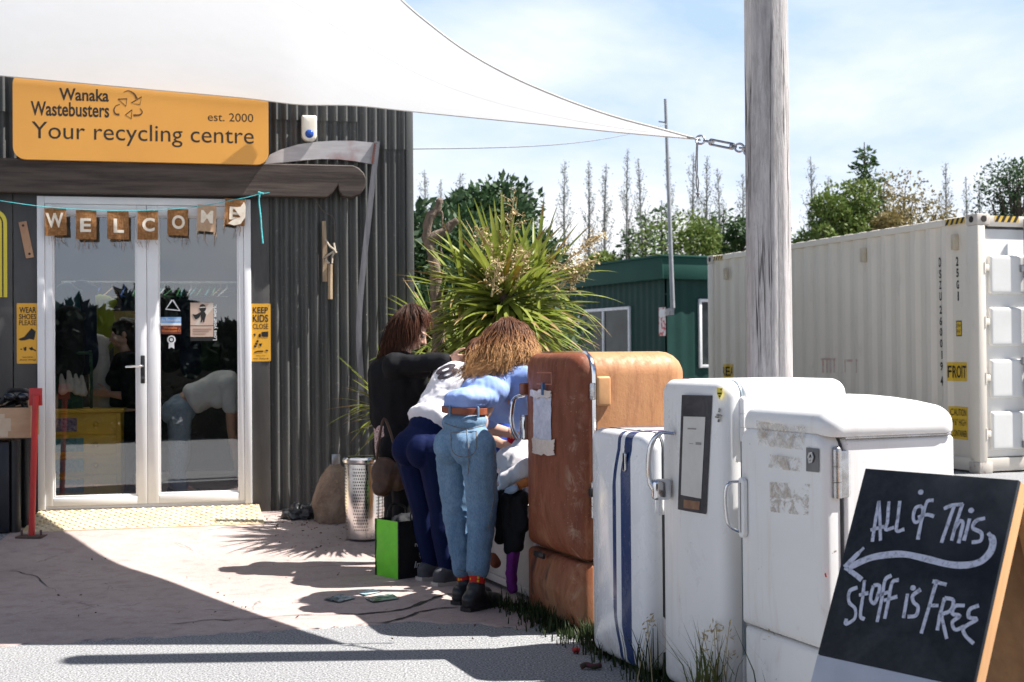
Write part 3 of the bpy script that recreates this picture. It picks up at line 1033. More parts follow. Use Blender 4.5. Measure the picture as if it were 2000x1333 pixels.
mb = MB(); mb.tube(catmull([(zz(*q)[0], -.025, zz(*q)[1]) for q in ((470, 735), (500, 780), (540, 830), (590, 855), (605, 900), (612, 1050))], 5), .0022, 5)
mb.build('wire', mat('old_wire', (.16, .13, .11), None, .6), dw)

# narrow wooden tag left of the doors
def z2(x, y, yy=-.03): return WF.at(x / 3.704, 360 + y / 3.704, yy)
a, b = z2(163, 272), z2(217, 533)
tg_ = thing('wooden_tag', 'short wooden strip with two holes hung askew left of the doors', 'wooden strip', WF.M @ Vector((0, 0, 0)), WALL_A)
mb = MB(); mb.ribbon([a, b], .056, -.034, -.0225)
mb.build('strip', mat('bare_pine', (.46, .27, .16), (.36, .20, .12), .7, scale=5, stretch=(4, 4, 1), bump=.15), tg_)
for q in (z2(168, 300), z2(214, 505)):
    mb = MB(); mb.lathe([(.009, 0), (.009, .002)], 12, (0, 0, 0), Matrix.Translation((q[0], -.034, q[1])) @ Matrix.Rotation(pi / 2, 4, 'X')); mb.build('hole', M_BLACK, tg_)

# partial yellow notice at the left picture edge
pn = thing('yellow_notice', 'large yellow notice with black border line at the far left of the wall', 'notice', WF.M @ Vector((0, 0, 0)), WALL_A)
M_YEL = mat('yellow_sign', (.72, .60, .06), (.68, .55, .05), .4, scale=2)
x1, zt_ = z2(50, 180); zb_ = z2(50, 818)[1]
mb = MB(); mb.prism([(x1 - .75, zb_), (x1, zb_)] + rrect(x1 - .75, x1, zb_, zt_, .1, .1, 6)[7:21], -.03, -.0225); mb.build('notice_board', M_YEL, pn)
mb = MB(); o = rrect(x1 - .7, x1 - .03, zb_ - .2, zt_ - .03, .08, .08, 6)[7:14]
mb.ribbon([(x1 - .03, zb_ + .002)] + o + [(x1 - .66, zt_ - .03)], .009, -.032, -.0302); mb.build('border_line', M_STK, pn, None)

# the two orange notices
M_NOT = mat('orange_notice', (.78, .40, .035), (.72, .36, .03), .4, scale=3)
def notice(label, bb, lines, shapes, y):
    cx_, cz_ = z2((bb[0] + bb[2]) / 2, (bb[1] + bb[3]) / 2, y)
    o = thing('notice_sign', label, 'notice', WF.M @ Vector((0, 0, 0)), WALL_A, group='orange notices beside the doors')
    x0, z0 = z2(bb[0], bb[3], y); x1, z1 = z2(bb[2], bb[1], y)
    mb = MB(); mb.prism(rrect(x0, x1, z0, z1, .008, .008, 4), y, y + .004); mb.build('sign_plate', M_NOT, o)
    for s, xa, ya, xb, yb, bo in lines:
        mb = MB()
        a, zb2 = z2(xa, yb, y); b, za2 = z2(xb, ya, y)
        mb.text(s, a, b, zb2, za2, y - .001, bo)
        mb.build('lettering', M_STK, o, None)
    for sh in shapes:
        mb = MB(); mb.prism([z2(*q, y) for q in sh][::-1], y - .002, y - .0005)
        mb.build('pictogram', M_STK, o, None)
    for fx, fz in ((.06, .02), (.94, .02), (.06, .98), (.94, .98)):
        mb = MB(); mb.ell((x0 + (x1 - x0) * fx, y - .001, z0 + (z1 - z0) * fz), (.003, .002, .003), nu=6, nv=4)
        mb.build('screw', M_CHROME, o)
notice('orange WEAR SHOES PLEASE notice with a bare foot on the left door panel', (122, 862, 275, 1300),
       [('WEAR', 140, 890, 262, 932, .02), ('SHOES', 138, 940, 262, 978, .02), ('PLEASE', 138, 985, 262, 1022, .01), ('look out for', 165, 1243, 240, 1258, 0), ('sharp things', 142, 1264, 262, 1280, .01)],
       [[(135, 1125), (140, 1118), (175, 1105), (205, 1070), (228, 1042), (258, 1065), (252, 1105), (245, 1127), (215, 1120), (180, 1130), (150, 1132)],
        [(148, 1190), (160, 1192), (160, 1199), (148, 1198)], [(170, 1180), (178, 1185), (182, 1176), (192, 1180), (190, 1205), (180, 1208), (172, 1200)],
        [(208, 1185), (225, 1182), (232, 1175), (240, 1190), (262, 1203), (258, 1210), (238, 1200), (225, 1203), (215, 1195)]], -.027)
notice('orange KEEP KIDS CLOSE notice with small pictograms on the right door panel', (1812, 865, 1957, 1283),
       [('KEEP', 1828, 890, 1938, 935, .02), ('KIDS', 1828, 945, 1940, 998, .02), ('CLOSE', 1828, 1010, 1940, 1048, .01), ('they are', 1852, 1236, 1918, 1248, 0), ('our future', 1832, 1254, 1942, 1268, .01)],
       [[(1832, 1085), (1845, 1080), (1850, 1090), (1842, 1105)], [(1870, 1090), (1880, 1080), (1888, 1092), (1885, 1108), (1872, 1108)],
        [(1892, 1070), (1940, 1066), (1940, 1105), (1910, 1106), (1892, 1100)],
        [(1858, 1128), (1872, 1132), (1868, 1146), (1855, 1142)], [(1848, 1148), (1866, 1152), (1860, 1164), (1844, 1160)], [(1838, 1166), (1858, 1168), (1852, 1182), (1836, 1180)],
        [(1872, 1155), (1895, 1152), (1893, 1165), (1886, 1178), (1876, 1165)], [(1838, 1214), (1868, 1205), (1905, 1205), (1903, 1213), (1868, 1214), (1840, 1220)], [(1920, 1198), (1938, 1200), (1940, 1208), (1924, 1208)]], -.034)

# WELCOME bunting
bt = thing('welcome_bunting', 'hessian flag bunting spelling WELCOME on turquoise string across the doors', 'bunting', WF.M @ Vector((0, 0, 0)), WALL_A)
BY = -.12
M_HESS = NT('brown_hessian', .9, 0, .1)
v = M_HESS.co(); wa = M_HESS.noise(120, 2, .5, 0, M_HESS.co((1, 1, .25))); wb = M_HESS.noise(120, 2, .5, 0, M_HESS.co((.25, 1, 1)))
M_HESS.col(M_HESS.mix(M_HESS.rng(M_HESS.math('MULTIPLY', wa, wb), .15, .4), (.21, .095, .035), (.36, .19, .085)))
M_HESS.bump(M_HESS.math('ADD', wa, wb), .5, .003); M_HESS = M_HESS.mat
M_HESS2 = mat('faded_hessian', (.40, .26, .16), (.48, .33, .22), .9, scale=60, bump=.3)
M_PAINT = mat('cream_paint', (.80, .72, .60), (.66, .54, .40), .8, scale=18, lo=.5, hi=.75)
flags = [('W', (320, 172, 480, 372), (330, 208, 458, 315), 2, M_HESS), ('E', (549, 187, 698, 402), (580, 248, 660, 348), 0, M_HESS), ('L', (775, 196, 932, 400), (822, 250, 896, 352), 0, M_HESS),
         ('C', (996, 190, 1146, 404), (1030, 243, 1122, 344), -1, M_HESS), ('O', (1212, 178, 1364, 372), (1246, 225, 1340, 326), -2, M_HESS), ('M', (1428, 150, 1568, 345), (1456, 190, 1545, 284), -3, M_HESS2), ('E', (1630, 108, 1780, 300), (1665, 165, 1735, 258), -5, M_HESS)]
for k, (ch, bb, lb, rot, m_) in enumerate(flags):
    x0, z1 = z2(bb[0], bb[1], BY); x1, z0 = z2(bb[2], bb[3], BY)
    cx_, cz_ = (x0 + x1) / 2, z1
    def warp(x, z, off=0.0, k=k):
        u_ = (x - x0) / (x1 - x0); v_ = (z - z0) / (z1 - z0)
        y = BY - off + .012 * sin(u_ * 5 + k * 2) * (1 - v_) - .012 * (1 - v_) ** 2 * (1 if k % 2 else -.6)
        xx = x - cx_; zz_ = z - cz_; a = radians(-rot)
        return (cx_ + xx * cos(a) + zz_ * sin(a) * .6, y, cz_ - xx * sin(a) + zz_ * cos(a))
    mb = MB(); N_ = 12
    vs = [warp(x0 + (x1 - x0) * i / N_ + (.003 * noise.noise(Vector((k * 3, j * .9, 0))) if i in (0, N_) else 0), z0 + (z1 - z0) * j / N_ + (.006 * noise.noise(Vector((k * 3 + 1, i * .9, 0))) if j == 0 else 0)) for i in range(N_ + 1) for j in range(N_ + 1)]
    fs = [(i * (N_ + 1) + j, (i + 1) * (N_ + 1) + j, (i + 1) * (N_ + 1) + j + 1, i * (N_ + 1) + j + 1) for i in range(N_) for j in range(N_)]
    mb.add(vs, fs)
    # frayed threads
    for q in range(9):
        i = RNG.randint(0, N_); p = Vector(vs[i * (N_ + 1)])
        mb.tube([p, p + Vector((RNG.uniform(-.01, .01), -.004, -.02)), p + Vector((RNG.uniform(-.02, .02), -.004, -RNG.uniform(.03, .09)))], .0011, 4)
    fl = mb.build('flag', m_, bt, 180)
    if k == 6:
        pass
    mb = MB()
    lx0, lz1 = z2(lb[0], lb[1], BY); lx1, lz0 = z2(lb[2], lb[3], BY)
    v_, f_ = text_geo(ch, .03)
    bmx = bmesh.new()
    vv = [bmx.verts.new((lx0 + a * (lx1 - lx0), 0, lz0 + b * (lz1 - lz0))) for a, b in v_]
    for f in f_:
        try: bmx.faces.new([vv[i] for i in f])
        except ValueError: pass
    bmesh.ops.triangulate(bmx, faces=bmx.faces[:])
    bmesh.ops.subdivide_edges(bmx, edges=bmx.edges[:], cuts=2, use_grid_fill=True)
    for w_ in bmx.verts: w_.co = Vector(warp(w_.co.x, w_.co.z, .0025))
    mb.bm(bmx)
    if k == 6:   # crumpled scrap of plastic over the last flag
        px_ = [(1690, 170), (1740, 165), (1765, 130), (1778, 160), (1775, 240), (1740, 290), (1690, 300), (1650, 285), (1680, 262), (1740, 240)]
        q = [z2(*p_, BY) for p_ in px_]
        mb.prism([q[i] for i in range(len(q))][::-1], BY - .012, BY - .006)
    mb.build('letter', M_PAINT, fl, None)
mb = MB()
st_ = [(-60, 110), (0, 120), (130, 140), (265, 158), (400, 172), (620, 186), (850, 194), (1070, 190), (1290, 178), (1500, 152), (1700, 112), (1780, 98), (1870, 75), (1950, 62)]
mb.tube(catmull([(z2(*q, BY)[0], BY, z2(*q, BY)[1]) for q in st_], 4), .0032, 6)
mb.tube(catmull([(z2(*q, BY - .02)[0], BY - .02, z2(*q, BY - .02)[1]) for q in ((1878, 78), (1874, 130), (1886, 240), (1892, 330), (1902, 430))], 4), [.006, .0065, .005, .0045, .006] + [.006] * 12, 5)
mb.tube([(z2(1868, 70, BY - .01)[0], BY - .01, z2(1868, 70)[1]), (z2(1905, 78)[0], BY - .02, z2(1905, 82)[1])], .007, 6)
mb.build('string', mat('turquoise_twine', (.05, .36, .40), (.10, .5, .52), .6, scale=40), bt)

# ------------------------------------------------------------------ left: post, planter, drum
def z3(x, y): return x / 3.333, 680 + y / 3.333
b0 = G(62, 1062)
rpst = thing('red_post', 'red painted steel hand post left of the ramp', 'post', b0)
Yp = b0.y
def lp(x, y, dy=0): return P(*z3(x, y), Yp + dy) - b0
M_RED = mat('red_paint', (.55, .035, .03), (.45, .03, .03), .45, scale=10, bump=.05)
mb = MB(); mb.tube([lp(204, 1270), lp(232, 310)], .021, 14); mb.build('tube', M_RED, rpst)
mb = MB(); c = lp(218, 310); mb.box(c.x - .04, c.x + .05, c.y + .02, c.y + .032, c.z - .07, c.z + .05, .004); mb.build('bracket', M_RED, rpst)
mb = MB(); c = lp(204, 1275); mb.box(c.x - .09, c.x + .09, -.06, .06, .002, .014, .003)
for s in (-1, 1): mb.tube([(c.x + s * .065, 0, .014), (c.x + s * .065, 0, .05)], .008, 8)
mb.build('base_plate', mat('brown_steel', (.12, .06, .05), (.08, .05, .04), .7), rpst)

pb0 = G(20, 1052); YB = pb0.y - .05
pl = thing('wooden_box', 'shallow bare wood box of odds and ends on the dark stand by the red post', 'box', P(20, 855, YB), WALL_A)
FB = Frame(P(20, 855, YB), WALL_A)
bx0, bz0 = FB.at(*z3(-60, 590)); bx1, bz1 = FB.at(*z3(200, 388))
bx0 -= .25
mb = MB()
mb.box(bx0, bx1, 0, .02, bz0, bz1, .003); mb.box(bx0, bx1, .36, .38, bz0, bz1 + .05, .003)
mb.box(bx1 - .02, bx1, .02, .36, bz0, bz1 + .05, .003); mb.box(bx0, bx0 + .02, .02, .36, bz0, bz1, .003); mb.box(bx0 + .02, bx1 - .02, .02, .36, bz0, bz0 + .02)
mb.build('box_sides', mat('pale_pine', (.50, .33, .20), (.42, .25, .145), .65, scale=4, stretch=(1, 4, 4), bump=.12), pl)
mb = MB()
a = FB.at(*z3(0, 440)); b = FB.at(*z3(72, 560))
mb.prism([(bx0 + .02, b[1] - .02), (b[0] - .02, b[1] - .02), (b[0] - .02, b[1] + .02), (b[0], b[1] + .02), (b[0], a[1] - .02), (a[0] + .03, a[1] - .02), (a[0] + .03, a[1] + .01), (bx0 + .02, a[1] + .01)], -.0015, -.0003)
mb.build('torn_paper', mat('torn_paper', (.60, .48, .36), (.52, .38, .26), .8), pl)
# odds and ends lying in the box
rr = random.Random(3)
for k, (lab, kind) in enumerate((('tangle of dark cables in the wooden box by the red post', 'cable'), ('pale cable loop over the edge of the wooden box', 'cable'), ('black goggles on the pile in the wooden box', 'goggles'))):
    if kind == 'cable':
        pts = []
        n_ = 26 if k == 0 else 8
        for i in range(n_):
            pts.append((bx1 - .05 - rr.random() * .34, .05 + rr.random() * .26, bz1 + rr.uniform(-.03, .085)))
        if k == 1: pts = [(*FB.at(*z3(*q)), 0) for q in ((0, 372), (50, 345), (100, 325), (140, 340), (155, 375))]; pts = [(p[0], .12 + .02 * i, p[1]) for i, p in enumerate(pts)]
        mb = MB(); mb.tube(catmull(pts, 6), .011 if k == 0 else .005, 7)
        o = mb.build('cable', M_BLACK if k == 0 else mat('pale_cable', (.5, .45, .36), None, .6), None); o.matrix_world = FB.M; tag(o, lab, 'cable')
    else:
        o = thing('goggles', lab, 'goggles', M=FB.M)
        c = FB.at(*z3(95, 320)); mb = MB()
        for s in (-1, 1): mb.ell((c[0] + s * .045, .1, c[1]), (.045, .03, .033))
        mb.build('lens', mat('goggle_lens', (.01, .012, .02), None, .1, spec=.8), o)
        mb = MB(); mb.tube(catmull([(c[0] - .1, .11, c[1] - .03), (c[0] - .05, .1, c[1] + .04), (c[0], .095, c[1] + .045), (c[0] + .06, .1, c[1] + .04), (c[0] + .1, .12, c[1] - .02)], 5), .014, 8); mb.build('strap', M_BLACK, o)
# dark stand under the box: two pipes and a bin
dk = thing('dark_stand', 'black stand of pipes and panel under the wooden box', 'stand', pb0, WALL_A)
FS = Frame(pb0, WALL_A)
a = FS.at(35 / 3.333 + 4, 860)
mb = MB(); mb.box(FS.at(-90, 900)[0], FS.at(17, 900)[0], .02, .3, .01, FS.at(10, 862)[1] - .005, .012); mb.build('panel', mat('navy_black_panel', (.014, .016, .022), (.02, .022, .03), .4), dk)
mb = MB(); x = FS.at(27, 950)[0]; mb.tube([(x, .06, .005), (x, .06, FS.at(27, 861)[1])], .033, 14); mb.build('pipe', M_BLACK, dk)
mb = MB(); x = FS.at(40, 950)[0]; mb.tube([(x, .22, .005), (x, .22, FS.at(40, 861)[1])], .03, 14); mb.build('pipe', M_BLACK, dk)

# ------------------------------------------------------------------ rock, steel drum, litter at the foot of the wall
rk0 = G(648, 1034); rk0.y += .1
t = NT('brown_rock', .85); n1 = t.noise(6, 6, .65, .3); n2 = t.noise(30, 4, .6)
c = t.mix(t.rng(n1, .3, .7), (.17, .11, .075), (.36, .26, .19)); c = t.mix(t.rng(n2, .6, .75, 0, .6), c, (.42, .33, .26)); t.col(c); t.bump(t.math('ADD', n1, n2), .8, .03)
me = bpy.data.meshes.new('rock'); bmx = bmesh.new(); bmesh.ops.create_icosphere(bmx, subdivisions=5, radius=1)
k_ = 2500 / rk0.y
for v in bmx.verts:
    p = v.co.copy()
    d = 1 + .16 * noise.noise(p * 1.6 + Vector((3, 1, 2))) + .06 * noise.noise(p * 4)
    for n_, lim in ((Vector((.6, -.5, .6)), .78), (Vector((-.7, -.4, .55)), .74), (Vector((0, -1, .2)), .8)):
        e = p.dot(n_.normalized()) * d
        if e > lim: d *= (lim + .25 * (e - lim)) / e
    q = p * d
    v.co = Vector((q.x * .15 + .02 * q.z, q.y * .17, q.z * .26 + .18))
bmx.to_mesh(me); bmx.free()
o = mkobj('rock', me, t.mat, None, 180); o.location = rk0; tag(o, 'brown rough boulder between the corrugated wall and the steel drum', 'rock')

# perforated washing machine drum
dr0 = G(712, 1058)
kd = 2500 / dr0.y
Rb, Rt, Hd = .125, .135, .56
drum = thing('steel_drum', 'shiny perforated steel washing machine drum standing by the boulder', 'drum', dr0)
def m_drum():
    t = NT('perforated_steel', .16, 1.0)
    t.col((.70, .68, .66))
    u = t.xyz()
    ang = t.math('ARCTAN2', u[1], u[0])
    a1 = t.math('MULTIPLY', ang, 13.5 / pi * 2)
    b1 = t.math('MULTIPLY', u[2], 46)
    row = t.math('FLOOR', b1)
    a2 = t.math('ADD', a1, t.math('MULTIPLY', row, .5))
    fa = t.math('SUBTRACT', t.math('FRACT', a2), .5); fb = t.math('SUBTRACT', t.math('FRACT', b1), .5)
    rr_ = t.math('ADD', t.math('MULTIPLY', fa, fa), t.math('MULTIPLY', fb, fb))
    hole = t.math('LESS_THAN', rr_, .075)
    seg = t.math('GREATER_THAN', t.math('FRACT', t.math('MULTIPLY', ang, 5 / (2 * pi))), .36)
    zr = t.math('MULTIPLY', t.math('GREATER_THAN', u[2], .07), t.math('LESS_THAN', u[2], .50))
    m = t.math('MULTIPLY', hole, t.math('MULTIPLY', seg, zr))
    t.set(t.b.inputs['Base Color'], t.mix(m, (.72, .70, .68), (.01, .01, .01)))
    t.set(t.b.inputs['Metallic'], t.math('SUBTRACT', 1, m))
    t.rough(t.rng(t.noise(5, 4), .3, .7, .1, .3))
    t.bump(t.noise(3, 3), .12, .05)
    return t.mat
mb = MB()
mb.lathe([(Rb - .02, .004), (Rb, .012), (Rb + .004, .06), (Rt, .3), (Rt, .52), (Rt + .012, .53), (Rt + .014, .55), (Rt + .006, .562), (Rt - .012, .555), (Rt - .016, .4), (Rb - .014, .03)], 48, close=False)
mb.add([( (Rb - .014) * cos(2 * pi * j / 48), (Rb - .014) * sin(2 * pi * j / 48), .03) for j in range(48)], [tuple(range(48))])
mb.build('drum_shell', m_drum(), drum)
mb = MB()
mb.lathe([(Rt + .002, .528), (Rt + .016, .535), (Rt + .018, .552), (Rt + .008, .566), (Rt - .010, .560)], 48, close=False)
mb.build('rim', M_CHROME, drum)

# black rag by the wall
o0 = G(585, 1012)
me = bpy.data.meshes.new('rag'); bmx = bmesh.new(); bmesh.ops.create_icosphere(bmx, subdivisions=4, radius=1)
for v in bmx.verts:
    p = v.co; d = 1 + .45 * noise.noise(p * 2.3) + .25 * noise.noise(p * 6)
    v.co = Vector((p.x * d * .13, p.y * d * .12, max(p.z * d * .09, -.0) + .004))
bmx.to_mesh(me); bmx.free()
o = mkobj('plastic_bag', me, mat('crumpled_black', (.012, .012, .013), (.05, .05, .055), .35, scale=30, bump=.6, bscale=20), None, 180); o.location = o0; tag(o, 'crumpled black plastic bag on the ground against the wall', 'bag')
br0 = P(656, 900, wallY(656) - .03)
mb = MB(); mb.box(-.032, .032, -.006, .0, -.05, .05, .003); mb.lathe([(.007, 0), (.007, .003)], 10, T=Matrix.Translation((.004, -.007, .02)) @ Matrix.Rotation(pi / 2, 4, 'X'))
o = mb.build('metal_plate', M_GALV, None); o.location = br0; o.rotation_euler = (0, 0, WALL_A); tag(o, 'small grey metal plate fixed to the wall above the boulder', 'plate')
# cards lying on the ground
for k, (px, lab, c1, c2) in enumerate(((((632, 1175), (665, 1166), (695, 1172), (662, 1181)), 'dark printed card on the ground nearest the camera left', (.06, .09, .10), (.25, .32, .34)),
                                      (((712, 1172), (765, 1165), (780, 1173), (728, 1181)), 'dark printed card on the ground beside the green bag shadow', (.05, .07, .06), (.30, .34, .33)),
                                      (((700, 1163), (728, 1156), (742, 1160), (712, 1167)), 'pale blue card lying behind the two dark cards', (.30, .50, .52), (.55, .65, .66)))):
    q = [G(*p) for p in px]; c0 = sum(q, Vector()) / 4
    mb = MB(); vs = [p - c0 + Vector((0, 0, .012 + .004 * (i % 2))) for i, p in enumerate(q)]; mb.add(vs + [v - Vector((0, 0, .003)) for v in vs], [(0, 1, 2, 3), (7, 6, 5, 4), (0, 4, 5, 1), (1, 5, 6, 2), (2, 6, 7, 3), (3, 7, 4, 0)])
    o = mb.build('printed_card', mat('card_print_%s' % 'abc'[k], c1, c2, .3, scale=22, lo=.48, hi=.52), None); o.location = c0; tag(o, lab, 'card')
# ================================================================== FRIDGES
FA = math.atan2(-.925, .38)
FU = Vector((.38, -.925, 0)).normalized(); FN = Vector((.925, .38, 0)).normalized()   # along the fronts, and to the back
def wear(name, c1, c2, dirt, dirt_lo=.62, dirt_hi=.75, rough=.3, spec=.5):
    t = NT(name, rough, 0, spec)
    n1 = t.noise(2.0, 4, .6, .4); n2 = t.noise(9, 6, .7, .6, t.co((1, 1, .5))); n3 = t.noise(55, 3, .6)
    c = t.mix(t.rng(n1, .3, .7), c1, c2)
    c = t.mix(t.rng(n2, dirt_lo, dirt_hi, 0, .55), c, dirt)
    c = t.mix(t.rng(n3, .70, .76, 0, .5), c, dirt)
    st_ = t.noise(3, 5, .7, .3, t.co((5, 5, .35)))
    c = t.mix(t.rng(st_, .56, .74, 0, .28), c, dirt)
    ch = t.noise(24, 5, .75, .4); c = t.mix(t.rng(ch, .69, .72, 0, .85), c, (.16, .09, .05))
    # grime that washes down and gathers near the foot
    z = t.xyz()[2]
    lowm = t.math('MULTIPLY', t.rng(z, .0, .22, .55, 0), t.rng(t.noise(6, 5, .7, .5), .4, .6))
    c = t.mix(lowm, c, dirt)
    t.col(c)
    t.rough(t.rng(n2, .35, .75, rough - .06, rough + .22))
    t.bump(t.math('ADD', n1, t.math('MULTIPLY', n3, .1)), .08, .02)
    return t
M_W2 = wear('white_enamel', (.80, .79, .765), (.74, .73, .70), (.36, .30, .24), .66, .8).mat
M_W4 = wear('old_white_enamel', (.79, .785, .77), (.73, .72, .70), (.46, .34, .26), .62, .78, .36).mat
M_SEALB = mat('rubber_gasket', (.06, .065, .07), (.03, .03, .032), .6)
M_STEEL = mat('worn_steel', (.55, .55, .56), (.36, .34, .33), .28, .9, scale=18)
def hinge(parent, x, y, z, h=.1, m=None, w=.02):
    mb = MB()
    mb.tube([(x, y, z - h / 2), (x, y, z - h * .17)], w / 2, 12); mb.tube([(x, y, z - h * .16), (x, y, z + h * .16)], w / 2, 12); mb.tube([(x, y, z + h * .17), (x, y, z + h / 2)], w / 2, 12)
    mb.ell((x, y, z + h / 2), (w / 2, w / 2, w / 2), nu=10, nv=6)
    mb.box(x - .002, x + .006, y, y + .05, z - h / 2, z + h / 2, .002)
    return mb.build('hinge', m or M_STEEL, parent)

# ---- rusty brown fridge
def m_rust():
    t = NT('rusted_paint', .55, 0, .35)
    v = t.co()
    n1 = t.noise(3.0, 6, .65, .5, t.co((1.4, 1.4, .45))); n2 = t.noise(26, 5, .7, .2, t.co((1, 1, .22))); n3 = t.noise(70, 3, .6)
    x, y, z = t.xyz()
    side_lit = t.mix(t.rng(n1, .3, .7), (.40, .18, .075), (.52, .27, .125))
    front_shaded = t.mix(t.rng(n1, .3, .7), (.165, .043, .018), (.25, .075, .032))  # sunlit side and shaded front are put into the rust colour
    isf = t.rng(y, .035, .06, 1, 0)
    c = t.mix(isf, side_lit, front_shaded)
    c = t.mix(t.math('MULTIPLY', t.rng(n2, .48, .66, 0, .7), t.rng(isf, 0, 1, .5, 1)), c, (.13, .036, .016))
    n5 = t.noise(5, 5, .7, 1.2, t.co((1, 1, .35))); c = t.mix(t.math('MULTIPLY', t.rng(n5, .52, .66, 0, .45), t.rng(isf, 0, 1, .6, 1)), c, (.44, .20, .10))
    pale = t.math('MULTIPLY', t.rng(t.noise(8, 5, .7, .6), .52, .66, 0, .5), t.rng(t.math('ABSOLUTE', t.math('SUBTRACT', x, .60)), .0, .07, 1, 0))
    c = t.mix(t.math('MULTIPLY', pale, isf), c, (.55, .42, .30))
    c = t.mix(t.rng(n3, .66, .74, 0, .45), c, (.50, .34, .22))
    c = t.mix(t.rng(n3, .30, .24, 0, .4), c, (.07, .025, .012))
    low = t.math('MULTIPLY', t.rng(z, .34, .1, 0, .8), t.rng(n1, .42, .6)); c = t.mix(low, c, (.30, .155, .08))
    drip = t.math('MULTIPLY', t.band(z, .10, .335), t.rng(t.noise(11, 4, .6, 0, t.co((1, 1, .09))), .58, .70, 0, .8)); c = t.mix(t.math('MULTIPLY', drip, isf), c, (.035, .02, .015))
    t.col(c); t.rough(t.rng(n2, .3, .7, .42, .75)); t.bump(t.math('ADD', n2, n3), .18, .006)
    return t.mat
M_RUST = m_rust()
FLb = G(1034, 1190, .0); WB, DB, HB = .665, .58, 1.315
fb = thing('vintage_fridge', 'rusty brown vintage fridge with rounded top, tallest in the row', 'fridge', FLb, FA, 'old fridges in a row')
mb = MB()
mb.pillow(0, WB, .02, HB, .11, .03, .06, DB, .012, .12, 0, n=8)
mb.build('cabinet', M_RUST, fb)
mb = MB()
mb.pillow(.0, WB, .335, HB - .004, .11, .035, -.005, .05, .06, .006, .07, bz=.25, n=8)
db = mb.build('door', M_RUST, fb)
mb = MB()
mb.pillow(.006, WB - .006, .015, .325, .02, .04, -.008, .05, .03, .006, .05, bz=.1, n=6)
mb.build('lower_panel', M_RUST, fb)
mb = MB()
def outl_tube(mb, x0, x1, z0, z1, rt, rb, y, r):
    o = rrect(x0, x1, z0, z1, rt, rb, 8); o = [(a, y, b) for a, b in o] + [(o[0][0], y, o[0][1])]
    mb.tube(o, r, 6, False)
outl_tube(mb, -.001, WB + .001, .336, HB - .003, .110, .033, .054, .0095)
mb.build('chrome_trim', M_CHROME, fb)
def ffront(x, z, w, yf, bulge): return yf - bulge * (1 - ((x - w / 2) / (w / 2)) ** 2)
FrB = Frame(FLb, FA)
mb = MB()   # badge hole at the panel top
x0, z0 = FrB.at(1050, 1096, -.05); x1, z1 = FrB.at(1078, 1112, -.05)
mb.box(x0 - .02, x0 + .1, -.066, -.05, .305, .335, .006)
mb.build('lower_handle', M_BLACK, fb)
# upper hinge cover on the side, hinge below
mb = MB(); mb.box(WB - .004, WB + .022, .062, .135, 1.06, 1.20, .012, 4); mb.build('hinge_cover', mat('orange_enamel', (.56, .31, .14), (.46, .23, .1), .45, scale=12, bump=.1), fb)
mb = MB(); mb.box(WB - .002, WB + .012, .03, .058, 1.09, 1.17, .004); mb.build('hinge', M_STEEL, fb)
hinge(fb, WB + .004, .045, .62, .16, M_STEEL, .024)
mb = MB(); mb.box(WB - .0, WB + .03, .02, .05, .64, .68, .004); mb.build('latch_knob', M_BLACK, fb)
hinge(fb, WB + .002, .055, .50, .07, M_STEEL, .02)
# door handle at left
mb = MB()
fx = .02
hp_ = [(fx + .015, -.03, 1.10), (fx - .015, -.075, 1.08), (fx - .022, -.09, 1.0), (fx - .015, -.085, .92), (fx - .005, -.06, .875)]
mb.tube(catmull(hp_, 5), [.012] * 6 + [.016] * 10 + [.018] * 5, 10, flat=.8)
mb.build('handle', M_CHROME, db)
mb = MB(); mb.box(fx - .005, fx + .045, -.055, .0, .87, 1.0, .012, 3); mb.build('handle_base', M_CHROME, db)
mb = MB(); mb.box(fx - .01, fx + .06, -.055, -.01, 1.10, 1.16, .01, 3); mb.build('handle_mount', M_RUST, db)
# paper sheet under yellowed tape, small square ghost of a badge, blue clip
t = NT('wrinkled_tape_paper', .28, 0, .6); n1 = t.noise(22, 6, .7, .8); t.col(t.mix(t.rng(n1, .35, .65), (.42, .43, .52), (.66, .66, .74))); t.bump(n1, .8, .01); M_TAPE = t.mat
def onf(x, z, o=.002): return (x, ffront(x, z, WB, -.01, .055 * (.75 + .25 * (max(0, 1 - ((z - .82) / .49) ** 2)) ** .5 if False else 1)) - o, z)
def patch(mb, poly_fn, x0, x1, z0, z1, off, nx=8, nz=14, rag=.0):
    vs = []
    for i in range(nx + 1):
        for j in range(nz + 1):
            x = x0 + (x1 - x0) * i / nx; z = z0 + (z1 - z0) * j / nz
            if i in (0, nx): x += rag * noise.noise(Vector((i, j * .7, x0 * 9)))
            if j in (0, nz): z += rag * noise.noise(Vector((i * .7, j, x0 * 9)))
            y = poly_fn(x, z) - off - .002 * noise.noise(Vector((x * 30, z * 30, 0)))
            vs.append((x, y, z))
    fs = [(i * (nz + 1) + j, (i + 1) * (nz + 1) + j, (i + 1) * (nz + 1) + j + 1, i * (nz + 1) + j + 1) for i in range(nx) for j in range(nz)]
    mb.add(vs, fs)
def B_bulge(x0, x1, z0, z1, yf, bulge, bz=None):
    cx, hx, cz, hz_ = (x0 + x1) / 2, (x1 - x0) / 2, (z0 + z1) / 2, (z1 - z0) / 2
    def f(x, z):
        a = 1 - ((x - cx) / hx) ** 2; b = 1 - ((z - cz) / hz_) ** 2 if bz is None else (1 - bz) + bz * (1 - ((z - cz) / hz_) ** 2)
        return yf - bulge * max(a, 0) * max(b, 0) ** .5
    return f
fB = B_bulge(0, WB, .335, HB - .004, -.005, .07, .25)
qx0, qz1 = FrB.at(1049, 768, -.05); qx1, qz0 = FrB.at(1084, 868, -.05)
